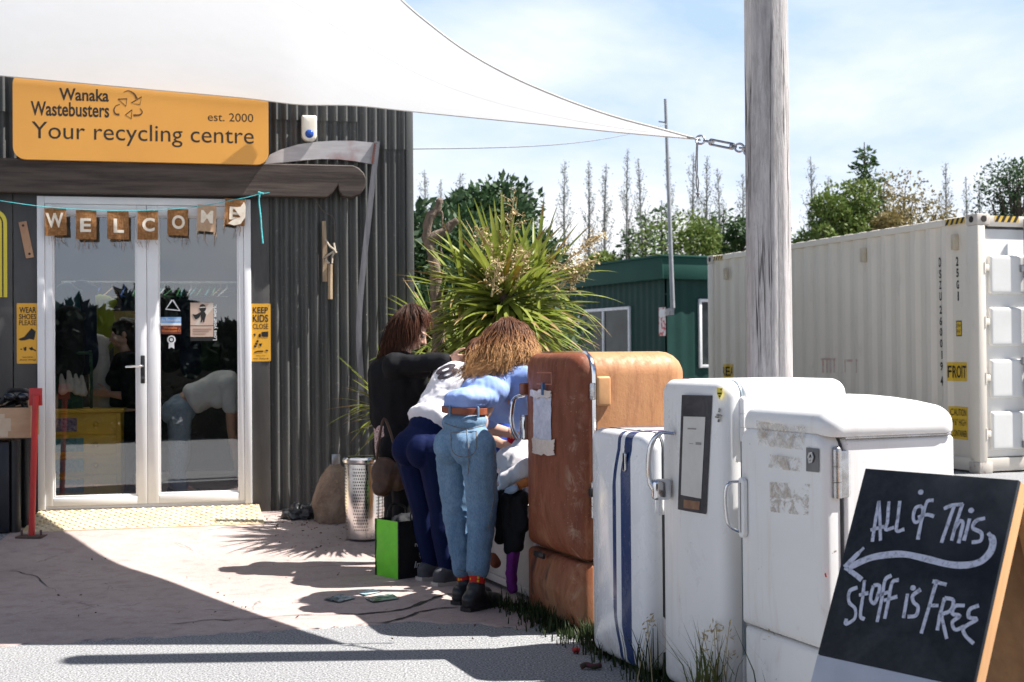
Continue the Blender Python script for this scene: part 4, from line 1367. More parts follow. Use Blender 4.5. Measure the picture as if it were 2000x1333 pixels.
mb = MB(); patch(mb, fB, qx0, qx1, qz0, qz1, .004, rag=.006); mb.build('taped_paper', M_TAPE, db, 180)
mb = MB(); patch(mb, fB, qx0 - .01, qx1 + .03, qz0 - .055, qz0 + .02, .007, rag=.02); mb_t = MB(); patch(mb_t, fB, qx0 - .05, qx1, qz1 - .02, qz1 + .015, .007, rag=.02)
t = NT('packing_tape', .2, 0, .6); n1 = t.noise(18, 5, .7, .8); t.col(t.mix(n1, (.55, .42, .33), (.72, .66, .62))); t.bump(n1, .7, .01); mb.build('tape', t.mat, db, 180); mb_t.build('tape', t.mat, db, 180)
mb = MB()
bx, bz_ = FrB.at(1056, 729, -.05); bx2, bz2 = FrB.at(1083, 750, -.05)
for q in ((bx, bx2, bz_ + .0, bz_ + .006), (bx, bx2, bz2 - .006, bz2), (bx2 - .006, bx2, bz2, bz_)):
    patch(mb, fB, q[0], q[1], min(q[2], q[3]), max(q[2], q[3]), .003, 4, 4)
mb.build('badge_outline', mat('faded_rust_pink', (.42, .16, .10), (.36, .13, .08), .6), db, 180)
mb = MB(); cx_, cz_ = FrB.at(1067, 760, -.06); mb.prism([(cx_ - .012, cz_ + .03), (cx_ + .012, cz_ + .03), (cx_ + .008, cz_ - .03), (cx_ - .008, cz_ - .03)][::-1], fB(cx_, cz_) - .014, fB(cx_, cz_) - .001); mb.build('peg_clip', mat('blue_plastic', (.04, .10, .20), None, .4), db)
mb = MB(); mb.tube([(WB - .05, DB - .04, 1.175), (WB + .0, DB + .05, 1.175)], .008, 8); mb.build('rear_bolt', mat('rust_brown', (.20, .06, .04), (.12, .05, .04), .7), fb)

# ---- small white fridge with blue stripes
FL2 = G(1163, 1272, .0); W2, D2_, H2 = .535, .50, .985
SX = [Frame(FL2, FA).at(p, 900, -.05)[0] for p in (1199.5, 1205.5, 1213, 1227.5)]
def m_striped():
    t = wear('striped_enamel', (.80, .805, .815), (.75, .755, .765), (.40, .34, .28), .70, .85, .2, .6)
    x, y, z = t.xyz()
    s = t.math('ADD', t.band(x, SX[0], SX[1]), t.band(x, SX[2], SX[3]))
    base = t.b.inputs['Base Color'].links[0].from_socket
    t.col(t.mix(s, base, (.006, .030, .125)))
    t.b.inputs['Coat Weight'].default_value = .25
    t.b.inputs['Coat Roughness'].default_value = .08
    t.b.inputs['Roughness'].default_value = .22
    return t.mat
M_STRIPE = m_striped()
f2 = thing('vintage_fridge', 'small white fridge with two dark blue racing stripes, lowest in the row', 'fridge', FL2, FA, 'old fridges in a row')
mb = MB(); mb.pillow(.0, W2, .03, H2, .07, .02, .055, D2_, .008, .05, 0, n=8); mb.build('cabinet', M_STRIPE, f2)
mb = MB(); mb.pillow(.0, W2, .015, H2 - .003, .07, .06, -.012, .045, .04, .006, .05, bz=.3, n=8); d2 = mb.build('door', M_STRIPE, f2)
mb = MB(); outl_tube(mb, .003, W2 - .003, .02, H2 - .006, .068, .058, .05, .0055); mb.build('gasket', M_SEALB, f2)
M_WH = mat('white_painted_metal', (.68, .68, .69), (.58, .57, .56), .4, scale=20)
for z in (.72, .17): hinge(f2, W2 - .002, .04, z, .13, M_WH, .022)
Fr2 = Frame(FL2, FA)
f2f = B_bulge(0, W2, .015, H2 - .003, -.012, .05, .3)
bx, bz_ = Fr2.at(1220, 898, -.05)
mb = MB(); mb.pillow(bx - .012, bx + .012, bz_ - .05, bz_ + .03, .011, .011, f2f(bx, bz_) - .008, f2f(bx, bz_) + .002, .004, .001); mb.tube([(bx, f2f(bx, bz_) - .006, bz_ + .03), (bx + .003, f2f(bx, bz_) - .008, bz_ + .06)], .004, 6)
mb.build('badge', M_CHROME, d2)
# handle of chrome at right side
mb = MB()
M_HN = [(W2 - .02, -.02, .945), (W2 - .01, -.075, .93), (W2 - .005, -.10, .87), (W2 - .008, -.098, .79), (W2 - .012, -.07, .725)]

# ---- tall plain white fridge
FL3 = FL2 + FU * .66; FL3.z = 0
W3, D3, H3 = .47, .52, 1.205
M_W3 = wear('greyed_enamel', (.79, .78, .765), (.73, .72, .705), (.40, .34, .28), .68, .84, .3).mat
f3 = thing('vintage_fridge', 'tall plain white fridge with a black framed memo sheet on its door', 'fridge', FL3, FA, 'old fridges in a row')
mb = MB(); mb.pillow(.0, W3, .02, H3, .06, .02, .05, D3, .02, .05, 0, n=8); mb.build('cabinet', M_W3, f3)
mb = MB(); mb.pillow(.0, W3, .03, H3 - .002, .06, .05, -.03, .04, .045, .008, .022, bz=.2, n=8); d3 = mb.build('door', M_W3, f3)
mb = MB(); outl_tube(mb, .004, W3 - .004, .035, H3 - .006, .058, .048, .045, .006); mb.build('gasket', mat('pale_gasket', (.30, .36, .40), (.22, .27, .31), .4), f3)
hinge(f3, W3 + .002, .045, 1.06, .15, M_W3, .024); hinge(f3, W3 - .002, .045, .16, .1, M_WH, .02)
mb = MB(); mb.box(W3 - .012, W3 + .014, .05, .075, .965, .985, .003); mb.build('rust_bracket', mat('rust_orange', (.35, .13, .03), (.5, .4, .3), .7, scale=40), f3)
Fr3 = Frame(FL3, FA)
f3f = B_bulge(0, W3, .03, H3 - .002, -.03, .022, .2)
def z6(x, y): return 1260 + x / 3.92, 720 + y / 3.92
def quad_on(mb, pxs, frame, fn, off, n=10):
    q = [frame.at(*p, -.06) for p in pxs]      # tl, tr, br, bl
    vs = []
    for i in range(n + 1):
        for j in range(n + 1):
            u_, v_ = i / n, j / n
            x = (q[0][0] * (1 - u_) + q[1][0] * u_) * (1 - v_) + (q[3][0] * (1 - u_) + q[2][0] * u_) * v_
            z = (q[0][1] * (1 - u_) + q[1][1] * u_) * (1 - v_) + (q[3][1] * (1 - u_) + q[2][1] * u_) * v_
            vs.append((x, fn(x, z) - off, z))
    fs = [(i * (n + 1) + j, i * (n + 1) + j + 1, (i + 1) * (n + 1) + j + 1, (i + 1) * (n + 1) + j) for i in range(n) for j in range(n)]
    mb.add(vs, fs)
mb = MB(); quad_on(mb, [z6(268, 203), z6(481, 208), z6(445, 1118), z6(238, 1080)], Fr3, f3f, .003)
t = NT('black_magnet_sheet', .4); n1 = t.noise(14, 6, .7, 1); t.col(t.mix(t.rng(n1, .35, .7), (.012, .013, .02), (.05, .045, .05))); t.bump(n1, .1, .005); mb.build('memo_board', t.mat, d3, 180)
mb = MB(); quad_on(mb, [z6(285, 368), z6(440, 372), z6(414, 998), z6(266, 968)], Fr3, f3f, .0045); mb.build('memo_sheet', mat('memo_paper', (.60, .58, .54), (.54, .51, .47), .6, scale=9), d3, 180)
mb = MB(); quad_on(mb, [z6(290, 1005), z6(405, 1020), z6(402, 1085), z6(286, 1068)], Fr3, f3f, .0045); mb.build('brown_label', mat('brown_label', (.17, .08, .04), (.26, .14, .08), .6, scale=20), d3, 180)
mb = MB()
for (a, b, c_, d_) in ((318, 455, 380, 470), (330, 572, 360, 580), (376, 565, 415, 588)):
    quad_on(mb, [z6(a, b), z6(c_, b + 3), z6(c_, d_), z6(a, d_ - 3)], Fr3, f3f, .0055, 3)
mb.build('scribble', mat('faint_ink', (.30, .28, .26), None, .6), d3, 180)
mb = MB(); quad_on(mb, [z6(510, 150), z6(546, 150), z6(544, 195), z6(512, 195)], Fr3, f3f, .004, 4); quad_on(mb, [z6(512, 195), z6(544, 195), z6(528, 240), z6(526, 240)], Fr3, f3f, .004, 4)
mb.m = 1; quad_on(mb, [z6(516, 186), z6(542, 186), z6(540, 200), z6(515, 200)], Fr3, f3f, .005, 3); quad_on(mb, [z6(534, 160), z6(541, 160), z6(541, 168), z6(534, 168)], Fr3, f3f, .005, 3); quad_on(mb, [z6(521, 208), z6(536, 208), z6(530, 222), z6(527, 222)], Fr3, f3f, .005, 3)
mb.build('pencil_sticker', [M_YEL, M_STK], d3, 180)
mb = MB()
for a, b, c_, d_ in ((518, 305, 536, 340), (505, 350, 540, 385), (498, 365, 512, 380), (515, 388, 532, 415), (530, 358, 546, 370)):
    quad_on(mb, [z6(a + 4, b), z6(c_, b + 4), z6(c_ - 5, d_), z6(a, d_ - 5)], Fr3, f3f, .004, 4)
mb.build('figure_sticker', mat('mottled_sticker', (.04, .04, .05), (.35, .33, .28), .5, scale=90), d3, 180)
# chrome pull handle (left side of the door)
mb = MB()
hx_, _ = Fr3.at(1303, 880, -.1)
mb.tube(catmull([(.150, -.055, 1.0), (.122, -.10, 1.0), (.098, -.125, .955), (.086, -.130, .88), (.088, -.125, .815), (.10, -.10, .77)], 6), [.010] * 6 + [.015] * 18 + [.018] * 7, 12, flat=.7)
mb.build('handle', M_CHROME, d3)
mb = MB(); mb.box(.088, .128, -.125, -.05, .745, .825, .014, 3); mb.build('handle_latch', M_CHROME, d3)

# ---- short white fridge with domed lid
FL4 = FL3 + FU * (W3 + .085); FL4.z = 0
W4, D4, H4 = .50, .50, 1.05
f4 = thing('vintage_fridge', 'worn white fridge with domed overhanging top, behind the chalkboard sign', 'fridge', FL4, FA, 'old fridges in a row')
mb = MB(); mb.pillow(.0, W4, .01, H4 - .02, .02, .02, .05, D4, .015, .03, 0, n=6); mb.build('cabinet', M_W4, f4)
mb = MB(); mb.pillow(-.004, W4 - .012, .355, H4 - .005, .06, .012, -.02, .042, .024, .006, .018, bz=.2, n=8); d4 = mb.build('door', M_W4, f4)
mb = MB(); mb.pillow(-.002, W4 - .005, .01, .348, .012, .02, -.008, .045, .02, .006, .028, bz=.1, n=6); mb.build('lower_panel', M_W4, f4)
mb = MB()
T = Matrix.Translation((0, 0, 0))
# domed lid: outline in plan, rising to the middle
R_ = []
x0, x1, y0, y1 = -.006, W4 + .012, -.022, D4 + .012
def lring(ins, z, dome):
    o = rrect(x0 + ins, x1 - ins, y0 + ins, y1 - ins, max(.075 - ins, .004), max(.06 - ins, .004), 8)
    out = []
    for x, y in o:
        fx_ = max(0, 1 - (2 * (x - (x0 + x1) / 2) / (x1 - x0)) ** 2); fy = max(0, 1 - (2 * (y - (y0 + y1) / 2) / (y1 - y0)) ** 2)
        out.append((x, y, z + dome * (fx_ * .75 + .25 * fy)))
    return out
R_.append(lring(.03, H4 - .022, .045)); R_.append(lring(.004, H4 - .022, .045)); R_.append(lring(0, H4 - .016, .045)); R_.append(lring(0, H4 + .008, .047))
for i in range(1, 8):
    a = pi / 2 * i / 7; R_.append(lring(.055 * (1 - cos(a)), H4 + .008 + .045 * sin(a), .05))
for ins in (.1, .15, .2, .25): R_.append(lring(ins, H4 + .053 + .004 * ins, .056))
mb.rings(R_)
mb.build('lid', M_W4, f4)
mb = MB(); mb.tube([(W4 + .002, .05, H4 - .018), (W4 + .002, D4 - .03, H4 - .018)], .006, 6); mb.build('lid_trim', M_STEEL, f4)
mb = MB(); outl_tube(mb, .004, W4 - .012, .36, H4 - .012, .058, .012, .046, .005); mb.build('gasket', M_SEALB, f4)
hinge(f4, W4 - .006, .025, .915, .15, M_STEEL, .03)
hinge(f4, W4 - .006, .03, .45, .05, M_STEEL, .022)
Fr4 = Frame(FL4, FA)
f4f = B_bulge(-.004, W4 - .012, .355, H4 - .005, -.02, .018, .2)
mb = MB(); quad_on(mb, [z6(1178, 607), z6(1262, 618), z6(1262, 800), z6(1178, 790)], Fr4, f4f, .004, 5); mb.build('badge', mat('grey_badge', (.11, .11, .115), (.16, .16, .165), .35, .5), d4, 180)
mb = MB()
p = [Fr4.at(*z6(*q), -.055) for q in ((1205, 690), (1215, 655), (1232, 650), (1240, 680), (1232, 715), (1212, 720), (1210, 700), (1228, 690))]
yy = f4f(p[0][0], p[0][1])
mb.ribbon(p, .008, yy - .007, yy - .004)
mb.build('badge_emblem', mat('silver_print', (.62, .62, .62), None, .35, .6), d4)
t = NT('peeled_glue', .7); n1 = t.noise(20, 6, .75, .8); n2 = t.noise(60, 4, .7); t.col(t.mix(t.rng(n2, .4, .62), (.66, .61, .53), (.40, .32, .24)))
t.set(t.b.inputs['Alpha'], t.rng(n1, .47, .60, 0, .75)); M_GLUE = t.mat     # ghosts of peeled stickers
for q in ([(800, 400), (1165, 450), (1150, 625), (820, 590)], [(915, 660), (1150, 690), (1145, 795), (900, 760)], [(910, 870), (1200, 890), (1190, 1130), (920, 1100)]):
    mb = MB(); quad_on(mb, [z6(*a) for a in q], Fr4, f4f, .0018, 6); mb.build('sticker_residue', M_GLUE, d4, 180)
mb = MB(); hx_ = .035
mb.tube(catmull([(.03, -.035, .855), (.010, -.07, .85), (.0, -.08, .82), (.0, -.08, .76), (.006, -.07, .70), (.03, -.035, .675)], 6), [.007] * 6 + [.010] * 18 + [.007] * 7, 10, flat=.7)
mb.build('handle', M_CHROME, d4)
mb = MB(); mb.pillow(.02, .06, .66, .87, .02, .02, -.046, -.03, .006, .001); mb.build('handle_plate', M_W4, d4)
mb = MB(); quad_on(mb, [(1591, 1122), (1594, 1121), (1596, 1129), (1593, 1130)], Fr4, f4f, .003, 2); mb.build('red_speck', M_RED, d4, 180)

# ================================================================== CHALKBOARD A-SIGN
ba = P(1690, 915, 3.5); bb_ = P(1985, 945, 3.153)
U = (bb_ - ba); wbrd = U.length; az = math.atan2(U.y, U.x)
tilt = -math.atan(.45)
ztop = (ba.z + bb_.z) / 2
M_B = Matrix.Translation((ba.x, ba.y, ba.z)) @ Matrix.Rotation(az, 4, 'Z') @ Matrix.Rotation(tilt, 4, 'X')
class MF:
    def __init__(s, M): s.M = M; s.I = M.inverted()
    at = Frame.at
FBd = MF(M_B)
ab = thing('chalkboard_sign', 'black A-frame chalkboard reading ALL OF THIS STUFF IS FREE, before the fridges', 'sandwich board', M=M_B)
def z5(x, y): return 1400 + x / 2.327, 760 + y / 2.327
LB = ztop / cos(tilt)
t = NT('chalkboard_black', .75, 0, .25); n1 = t.noise(6, 5, .6, .6); n2 = t.noise(60, 3)
t.col(t.mix(t.rng(n1, .4, .75, 0, .7), (.008, .012, .018), (.045, .05, .06))); t.rough(t.rng(n2, .3, .7, .55, .8)); t.bump(n2, .08, .002); M_CB = t.mat
zs_ = FBd.at(*z5(452, 1182))[1]; zs2 = FBd.at(*z5(930, 1333))[1]; zs_ = (zs_ + zs2) / 2
x_r = FBd.at(*z5(1368, 430))[0]
mb = MB(); mb.box(0, x_r, 0, .012, zs_, 0, .002); mb.build('board', M_CB, ab)
mb = MB(); mb.box(0, x_r, .0, .012, -LB + .01, zs_ - .001, .002); mb.build('white_panel', mat('board_white', (.50, .52, .57), (.44, .46, .51), .6), ab)
M_PLY = mat('pine_frame', (.52, .29, .13), (.42, .22, .095), .65, scale=6, stretch=(5, 5, .5), bump=.15)
mb = MB(); mb.box(x_r - .032, x_r + .0, .0125, .05, -LB + .005, .0, .002); mb.box(0, .032, .0125, .05, -LB + .005, .0, .002); mb.box(.033, x_r - .033, .0125, .04, -.05, -.0, .002); mb.build('front_frame', M_PLY, ab)
# rear leaf leans the other way
T = Matrix.Translation((0, .055, -.004)) @ Matrix.Rotation(2 * math.atan(.45) * .95, 4, 'X')
mb = MB(); mb.box(0, x_r, 0, .012, -LB * .985, -.04, .002, T=T); mb.build('rear_board', mat('rear_plywood', (.34, .19, .09), (.26, .14, .065), .7, scale=5, stretch=(4, 4, .6), bump=.1), ab)
mb = MB(); mb.box(x_r - .032, x_r, -.04, -.0005, -LB * .985, -.02, .002, T=T); mb.box(0, .032, -.04, -.0005, -LB * .985, -.02, .002, T=T); mb.build('rear_frame', M_PLY, ab)
mb = MB()
for x in (.08, x_r - .08): mb.box(x - .03, x + .03, .035, .062, -.006, .004, .002)
mb.build('hinge', M_STEEL, ab)
strokes = [[(708, 695), (722, 600), (738, 512)], [(738, 510), (743, 600), (745, 690)], [(700, 642), (762, 626)],
 [(783, 512), (777, 600), (768, 640), (806, 630)], [(833, 510), (825, 580), (818, 645), (853, 638)],
 [(932, 532), (905, 542), (894, 585), (906, 608), (932, 585), (938, 545), (925, 533)], [(986, 507), (958, 512), (942, 560), (926, 625), (915, 685)], [(915, 585), (955, 572), (988, 580)],
 [(1033, 545), (1070, 530), (1120, 525)], [(1080, 533), (1052, 612), (1022, 700)], [(1118, 522), (1090, 610), (1068, 690)], [(1078, 645), (1105, 602), (1120, 610), (1112, 650), (1100, 702)],
 [(1150, 590), (1138, 640), (1124, 690)], [(1220, 588), (1180, 600), (1165, 632), (1203, 655), (1200, 690), (1160, 698)],
 [(640, 903), (605, 920), (602, 968), (630, 1000), (627, 1045), (588, 1068), (590, 1045)], [(672, 870), (664, 950), (654, 1030), (672, 1048)], [(648, 938), (690, 928)],
 [(712, 895), (700, 955), (718, 975), (735, 935), (740, 895), (712, 893)], [(795, 848), (766, 870), (752, 950), (730, 1060)], [(726, 942), (782, 924)],
 [(828, 868), (798, 882), (782, 960), (764, 1045)], [(760, 962), (822, 944)], [(868, 932), (850, 1042)], [(928, 912), (892, 940), (896, 970), (916, 992), (906, 1030), (868, 1036)],
 [(1002, 868), (972, 970), (930, 1112)], [(982, 875), (1045, 890)], [(962, 985), (1008, 985)], [(1037, 950), (1018, 1020), (1003, 1098)], [(1037, 950), (1076, 962), (1062, 1008), (1015, 1027)], [(1022, 1030), (1046, 1136)],
 [(1128, 985), (1085, 988), (1072, 1022), (1105, 1032), (1072, 1060), (1085, 1095), (1125, 1080)], [(1192, 985), (1152, 1002), (1146, 1038), (1182, 1048), (1125, 1085), (1130, 1120), (1168, 1158)]]
t = NT('chalk_paint', .9, 0, .1); n1 = t.noise(70, 5, .8, .5); t.col(t.mix(t.rng(n1, .36, .5), (.26, .27, .33), (.58, .60, .70))); M_CHALK = t.mat
for si, s_ in enumerate(strokes):
    if si in (0, 14): mb = MB()
    p = catmull([(*FBd.at(*z5(*q)), 0) for q in s_], 5)
    mb.ribbon([(q.x, q.y) for q in p], [.0092 + .002 * noise.noise(q * 40) for q in p], -.0016, -.0002)
    if si == 13: mb.build('chalk_lettering', M_CHALK, ab, None)
mb.build('chalk_lettering', M_CHALK, ab, None)
mb = MB()
for q in ((928, 470), (1157, 553), (893, 905)):
    c = FBd.at(*z5(*q)); mb.prism([(c[0] + .008 * cos(i * pi / 5), c[1] + .007 * sin(i * pi / 5)) for i in range(10)], -.0016, -.0002)
    mb.build('chalk_dot', M_CHALK, ab, None); mb = MB()
mb = MB()
for s_, w in (([(1235, 655), (1256, 690), (1245, 740), (1200, 785), (1130, 802), (1050, 797), (950, 772), (850, 752), (760, 757), (690, 772), (600, 812)], .0175), ([(670, 722), (625, 768), (582, 812)], .0135), ([(582, 815), (622, 838), (660, 868)], .0135)):
    p = catmull([(*FBd.at(*z5(*q)), 0) for q in s_], 5)
    mb.ribbon([(q.x, q.y) for q in p], [w * (1 - .15 * noise.noise(q * 20)) * (.6 if i < 3 else 1) for i, q in enumerate(p)], -.0019, -.0003)
mb.build('chalk_arrow', M_CHALK, ab, None)
print('board foot', (M_B @ Vector((0, 0, -LB))).z, wbrd)
# ================================================================== CONTAINER
A1 = 1.479
cn = Vector((3.365 * A1, 2500 * A1 / 271, 0)); cf = Vector((2.005 * A1, 2500 * A1 / 191, 0))
CH = CAMH + A1
Uc = (cn - cf).normalized(); LC = (cn - cf).length
CA = math.atan2(Uc.y, Uc.x)
FC = Frame(cf, CA)                     # x from the far end to the near end, -y faces the yard
ct = thing('shipping_container', 'off-white corrugated shipping container behind the wooden pole', 'container', cf, CA)
def m_cont():
    t = NT('cream_container_paint', .5, 0, .35)
    n1 = t.noise(.8, 4, .6); n2 = t.noise(7, 6, .7, .5, t.co((1, 1, .25))); n3 = t.noise(30, 4, .7)
    c = t.mix(t.rng(n1, .3, .7), (.70, .635, .54), (.76, .695, .60))
    c = t.mix(t.rng(n2, .58, .72, 0, .35), c, (.44, .38, .31))
    c = t.mix(t.rng(n3, .72, .78, 0, .8), c, (.24, .11, .05))
    t.col(c); t.bump(n1, .1, .03)
    return t.mat
M_CONT = m_cont()
zt = CH; CWD = 2.44
mb = MB()   # corrugated long side
pit = .278; prof = [(0, 0), (.072, 0), (.14, .030), (.212, .030), (.278, 0)]
xs, ys = [], []
x = .16
while x < LC - .36:
    for a, b in prof[:-1]:
        if x + a < LC - .17: xs.append(x + a); ys.append(.02 + b)
    x += pit
xs.append(LC - .17); ys.append(.02)
vs, fs = [], []
for a, b in zip(xs, ys): vs += [(a, b, .16), (a, b, zt - .07)]
for i in range(len(xs) - 1): fs.append((2 * i, 2 * i + 2, 2 * i + 3, 2 * i + 1))
mb.add(vs, fs)
mb.box(.1, LC - .1, CWD - .05, CWD, .16, zt - .07)
mb.box(.02, .06, .1, CWD - .1, .16, zt - .07)
mb.build('side_wall', M_CONT, ct, 20)
mb = MB()
mb.box(.1, LC - .1, .0, .06, zt - .085, zt - .012, .006); mb.box(.1, LC - .1, .0, .06, .02, .16, .006)
mb.box(.1, LC - .1, CWD - .06, CWD, zt - .085, zt - .012, .006)
mb.box(.0, .16, .0, .12, .12, zt - .12, .01); mb.box(LC - .17, LC, .0, .10, .12, zt - .12, .012)
mb.box(LC - .17, LC, CWD - .1, CWD, .12, zt - .12, .012)
mb.box(LC - .12, LC - .02, .16, CWD - .16, zt - .13, zt - .015, .006); mb.box(LC - .12, LC - .02, .1, CWD - .1, .02, .16, .006)
mb.box(.0, .1, .1, CWD - .1, zt - .12, zt - .02, .006)
mb.build('frame_rails', M_CONT, ct)
mb = MB()
k = 0; x = .2
while x < LC - .4:      # bowed roof sheets
    mb.box(x, x + .17, .03, CWD - .03, zt - .03, zt - .001, .012); x += .278
mb.box(.1, LC - .12, .02, CWD - .02, zt - .06, zt - .03)
mb.build('roof', M_CONT, ct)
M_RCON = mat('chipped_cream_paint', (.55, .50, .44), (.26, .13, .07), .6, scale=14, lo=.55, hi=.68)
for cx_, cy_ in ((0, 0), (LC - .178, 0), (LC - .178, CWD - .165), (0, CWD - .165)):
    for cz_ in (zt - .12, .0):
        mb = MB(); mb.box(cx_, cx_ + .178, cy_ - .006, cy_ + .165, cz_, cz_ + .122, .01)
        cst = mb.build('corner_casting', M_RCON, ct)
        if cz_ > 1 and cy_ == 0:
            mb = MB(); mb.pillow(cx_ + .05, cx_ + .12, cz_ + .03, cz_ + .10, .03, .03, -.0085, -.003, .002, .001); 
            if cx_ > 1: mb.pillow(.045, .115, cz_ + .03, cz_ + .1, .03, .03, -.0085, -.003, .002, .001, T=Matrix.Translation((LC + .0, 0, 0)) @ Matrix.Rotation(pi / 2, 4, 'Z'))
            mb.build('hole', mat('dark_recess', (.04, .03, .025), None, .8), cst)
# hazard stripes
M_HY = mat('hazard_yellow', (.72, .48, .06), (.62, .40, .08), .5, scale=20)
def hazard(xa, xb, y, n, T=None):
    mb = MB()
    z0, z1 = zt - .083, zt - .016
    mb.add([(xa, y, z0), (xb, y, z0), (xb, y, z1), (xa, y, z1)], [(0, 1, 2, 3)], T)
    mb.m = 1
    w = (xb - xa) / n
    for i in range(n):
        a = xa + i * w
        mb.add([(a, y - .001, z0), (a + w * .5, y - .001, z0), (min(a + w, xb), y - .001, z1), (a + w * .5, y - .001, z1)], [(0, 1, 2, 3)], T)
    mb.build('hazard_stripes', [M_HY, M_STK], ct, None)
hazard(LC - .53, LC - .2, -.002, 4); hazard(.19, .48, -.002, 4)
TE = Matrix.Translation((LC - .02, 0, 0)) @ Matrix.Rotation(pi / 2, 4, 'Z')    # end wall: x along +y
hazard(.24, .56, -.002, 4, TE)
# door end
mb = MB()
def endbox(x0, x1, d0, d1, z0, z1, bev=.01): mb.box(x0, x1, d0, d1, z0, z1, bev, T=TE)
dx0, dx1 = .105, CWD - .105; dm = (dx0 + dx1) / 2
M_DOORW = mat('white_container_doors', (.70, .69, .66), (.64, .63, .60), .45, scale=2, bump=.05)
for a, b in ((dx0, dm - .01), (dm + .01, dx1)):
    mb = MB()
    endbox(a, b, .03, .06, .17, zt - .135, .004)
    zs = [.2, .62, 1.05, 1.48, 1.9, 2.3]
    for z0 in (.24, .80, 1.36, 1.92):
        mb.pillow(a + .06, b - .06, z0, z0 + .42, .03, .03, -.012, .03, .03, .002, T=TE)
    d = mb.build('door', M_DOORW, ct)
    mb = MB()
    for x in (a + .5, b - .28):
        mb.tube([TE @ Vector((x, -.045, .1)), TE @ Vector((x, -.045, zt - .05))], .02, 10)
        for z in (.3, 1.2, 2.2): endbox(x - .05, x + .05, -.05, .0, z - .04, z + .04)
    mb.build('lock_rod', M_GALV, d)
    mb = MB(); endbox(a + .5, b - .3, -.075, -.055, 1.0, 1.03, .004); endbox(a + .52, a + .58, -.07, -.02, .96, 1.07); mb.build('lock_handle', M_GALV, d)
mb = MB(); endbox(dx0, dx1, .02, .03, zt - .158, zt - .128, .003); mb.build('door_gasket', M_SEALB, ct)
for z in (.42, 1.02, 1.62, 2.2):
    mb = MB(); endbox(.02, .085, -.018, .02, z - .05, z + .05, .012); endbox(.08, .16, -.01, .03, z - .035, z + .035, .008)
    mb.tube([TE @ Vector((.088, -.012, z - .06)), TE @ Vector((.088, -.012, z + .06))], .014, 8); mb.build('hinge', M_CONT, ct)
# vents, decals and numbers on the long side
def cy(x, z=0):
    return float(np.interp(x, xs, ys))
def z7(x, y): return 1360 + x / 2.38, 400 + y / 2.38
for px, py in ((140, 322), (780, 235), (1205, 175)):
    x, z = FC.at(*z7(px, py), .02)
    mb = MB(); mb.box(x - .028, x + .028, -.025, cy(x) + .001, z - .085, z + .085, .008)
    mb.build('vent', mat('vent_cream', (.50, .42, .30), (.56, .50, .40), .5, scale=10), ct)
def decal(px, M_, name, lines, off=.003):
    x0, z1 = FC.at(*z7(px[0], px[1]), .02); x1, z0 = FC.at(*z7(px[2], px[3]), .02)
    q = sorted({x0, x1, *[x for x in xs if x0 < x < x1]})
    mb = MB()
    vs = []
    for x in q: vs += [(x, cy(x) - off, z0), (x, cy(x) - off, z1)]
    mb.add(vs, [(2 * i, 2 * i + 2, 2 * i + 3, 2 * i + 1) for i in range(len(q) - 1)])
    mb.m = 1
    for s, fx0, fz0, fx1, fz1, bo in lines:
        v, f = text_geo(s, bo)
        b = bmesh.new()
        vv = [b.verts.new((x0 + (fx0 + p * (fx1 - fx0)) * (x1 - x0), 0, z0 + (fz0 + r * (fz1 - fz0)) * (z1 - z0))) for p, r in v]
        for k in f:
            try: b.faces.new([vv[i] for i in k])
            except ValueError: pass
        bmesh.ops.triangulate(b, faces=b.faces[:]); bmesh.ops.subdivide_edges(b, edges=b.edges[:], cuts=2, use_grid_fill=True)
        for w in b.verts: w.co.y = cy(w.co.x) - off - .003
        mb.bm(b)
    mb.build(name, [M_, M_STK], ct, None)
M_DECY = mat('yellow_decal', (.72, .46, .02), (.66, .41, .03), .5, scale=6)
decal((1165, 733, 1257, 822), M_DECY, 'front_decal', [('FROIT', .04, .17, .96, .83, .02)])
decal((118, 742, 172, 807), M_DECY, 'rear_decal', [('REA', .05, .15, .95, .82, .02)])
decal((1172, 937, 1262, 1095), M_DECY, 'caution_decal', [('CAUTION', .06, .72, .92, .93, .01), ("9'6\" HIGH", .1, .42, .9, .62, .0), ('CONTAINER', .06, .08, .94, .28, .01)])
decal((1198, 540, 1229, 612), M_STK, 'height_decal_border', [])
decal((1201, 545, 1226, 607), M_DECY, 'height_decal', [('2.9m', .08, .6, .92, .85, .0), ("9'6\"", .12, .15, .88, .42, .0)], .005)
mb = MB()
def vtext(chars):
    for ch, x0, y0, x1, y1 in chars:
        a, z1 = FC.at(*z7(x0, y0), .03); b, z0 = FC.at(*z7(x1, y1), .03)
        if ch in '1I': mb.box((a + b) / 2 - .009, (a + b) / 2 + .009, cy((a + b) / 2) - .004, cy((a + b) / 2) - .002, z0, z1); continue
        y = min(cy(a), cy(b)) - .003
        mb.text(ch, a, b, z0, z1, y, .03)
ys_ = [(247, 290), (303, 343), (355, 393), (407, 447), (470, 508), (522, 562), (573, 612), (626, 665), (680, 718), (732, 773), (797, 842)]
vtext([(ch, 1127 + i * 1.15, a, 1138 + i * 1.25, b) for i, (ch, (a, b)) in enumerate(zip('DSZU2600194', ys_))])
vtext([(ch, 1202 + i * 1.5, a, 1214 + i * 1.5, b) for i, (ch, (a, b)) in enumerate(zip('25G1', ((243, 285), (298, 337), (352, 392), (405, 447))))])
mb.build('container_number', M_STK, ct, None)
mb = MB()
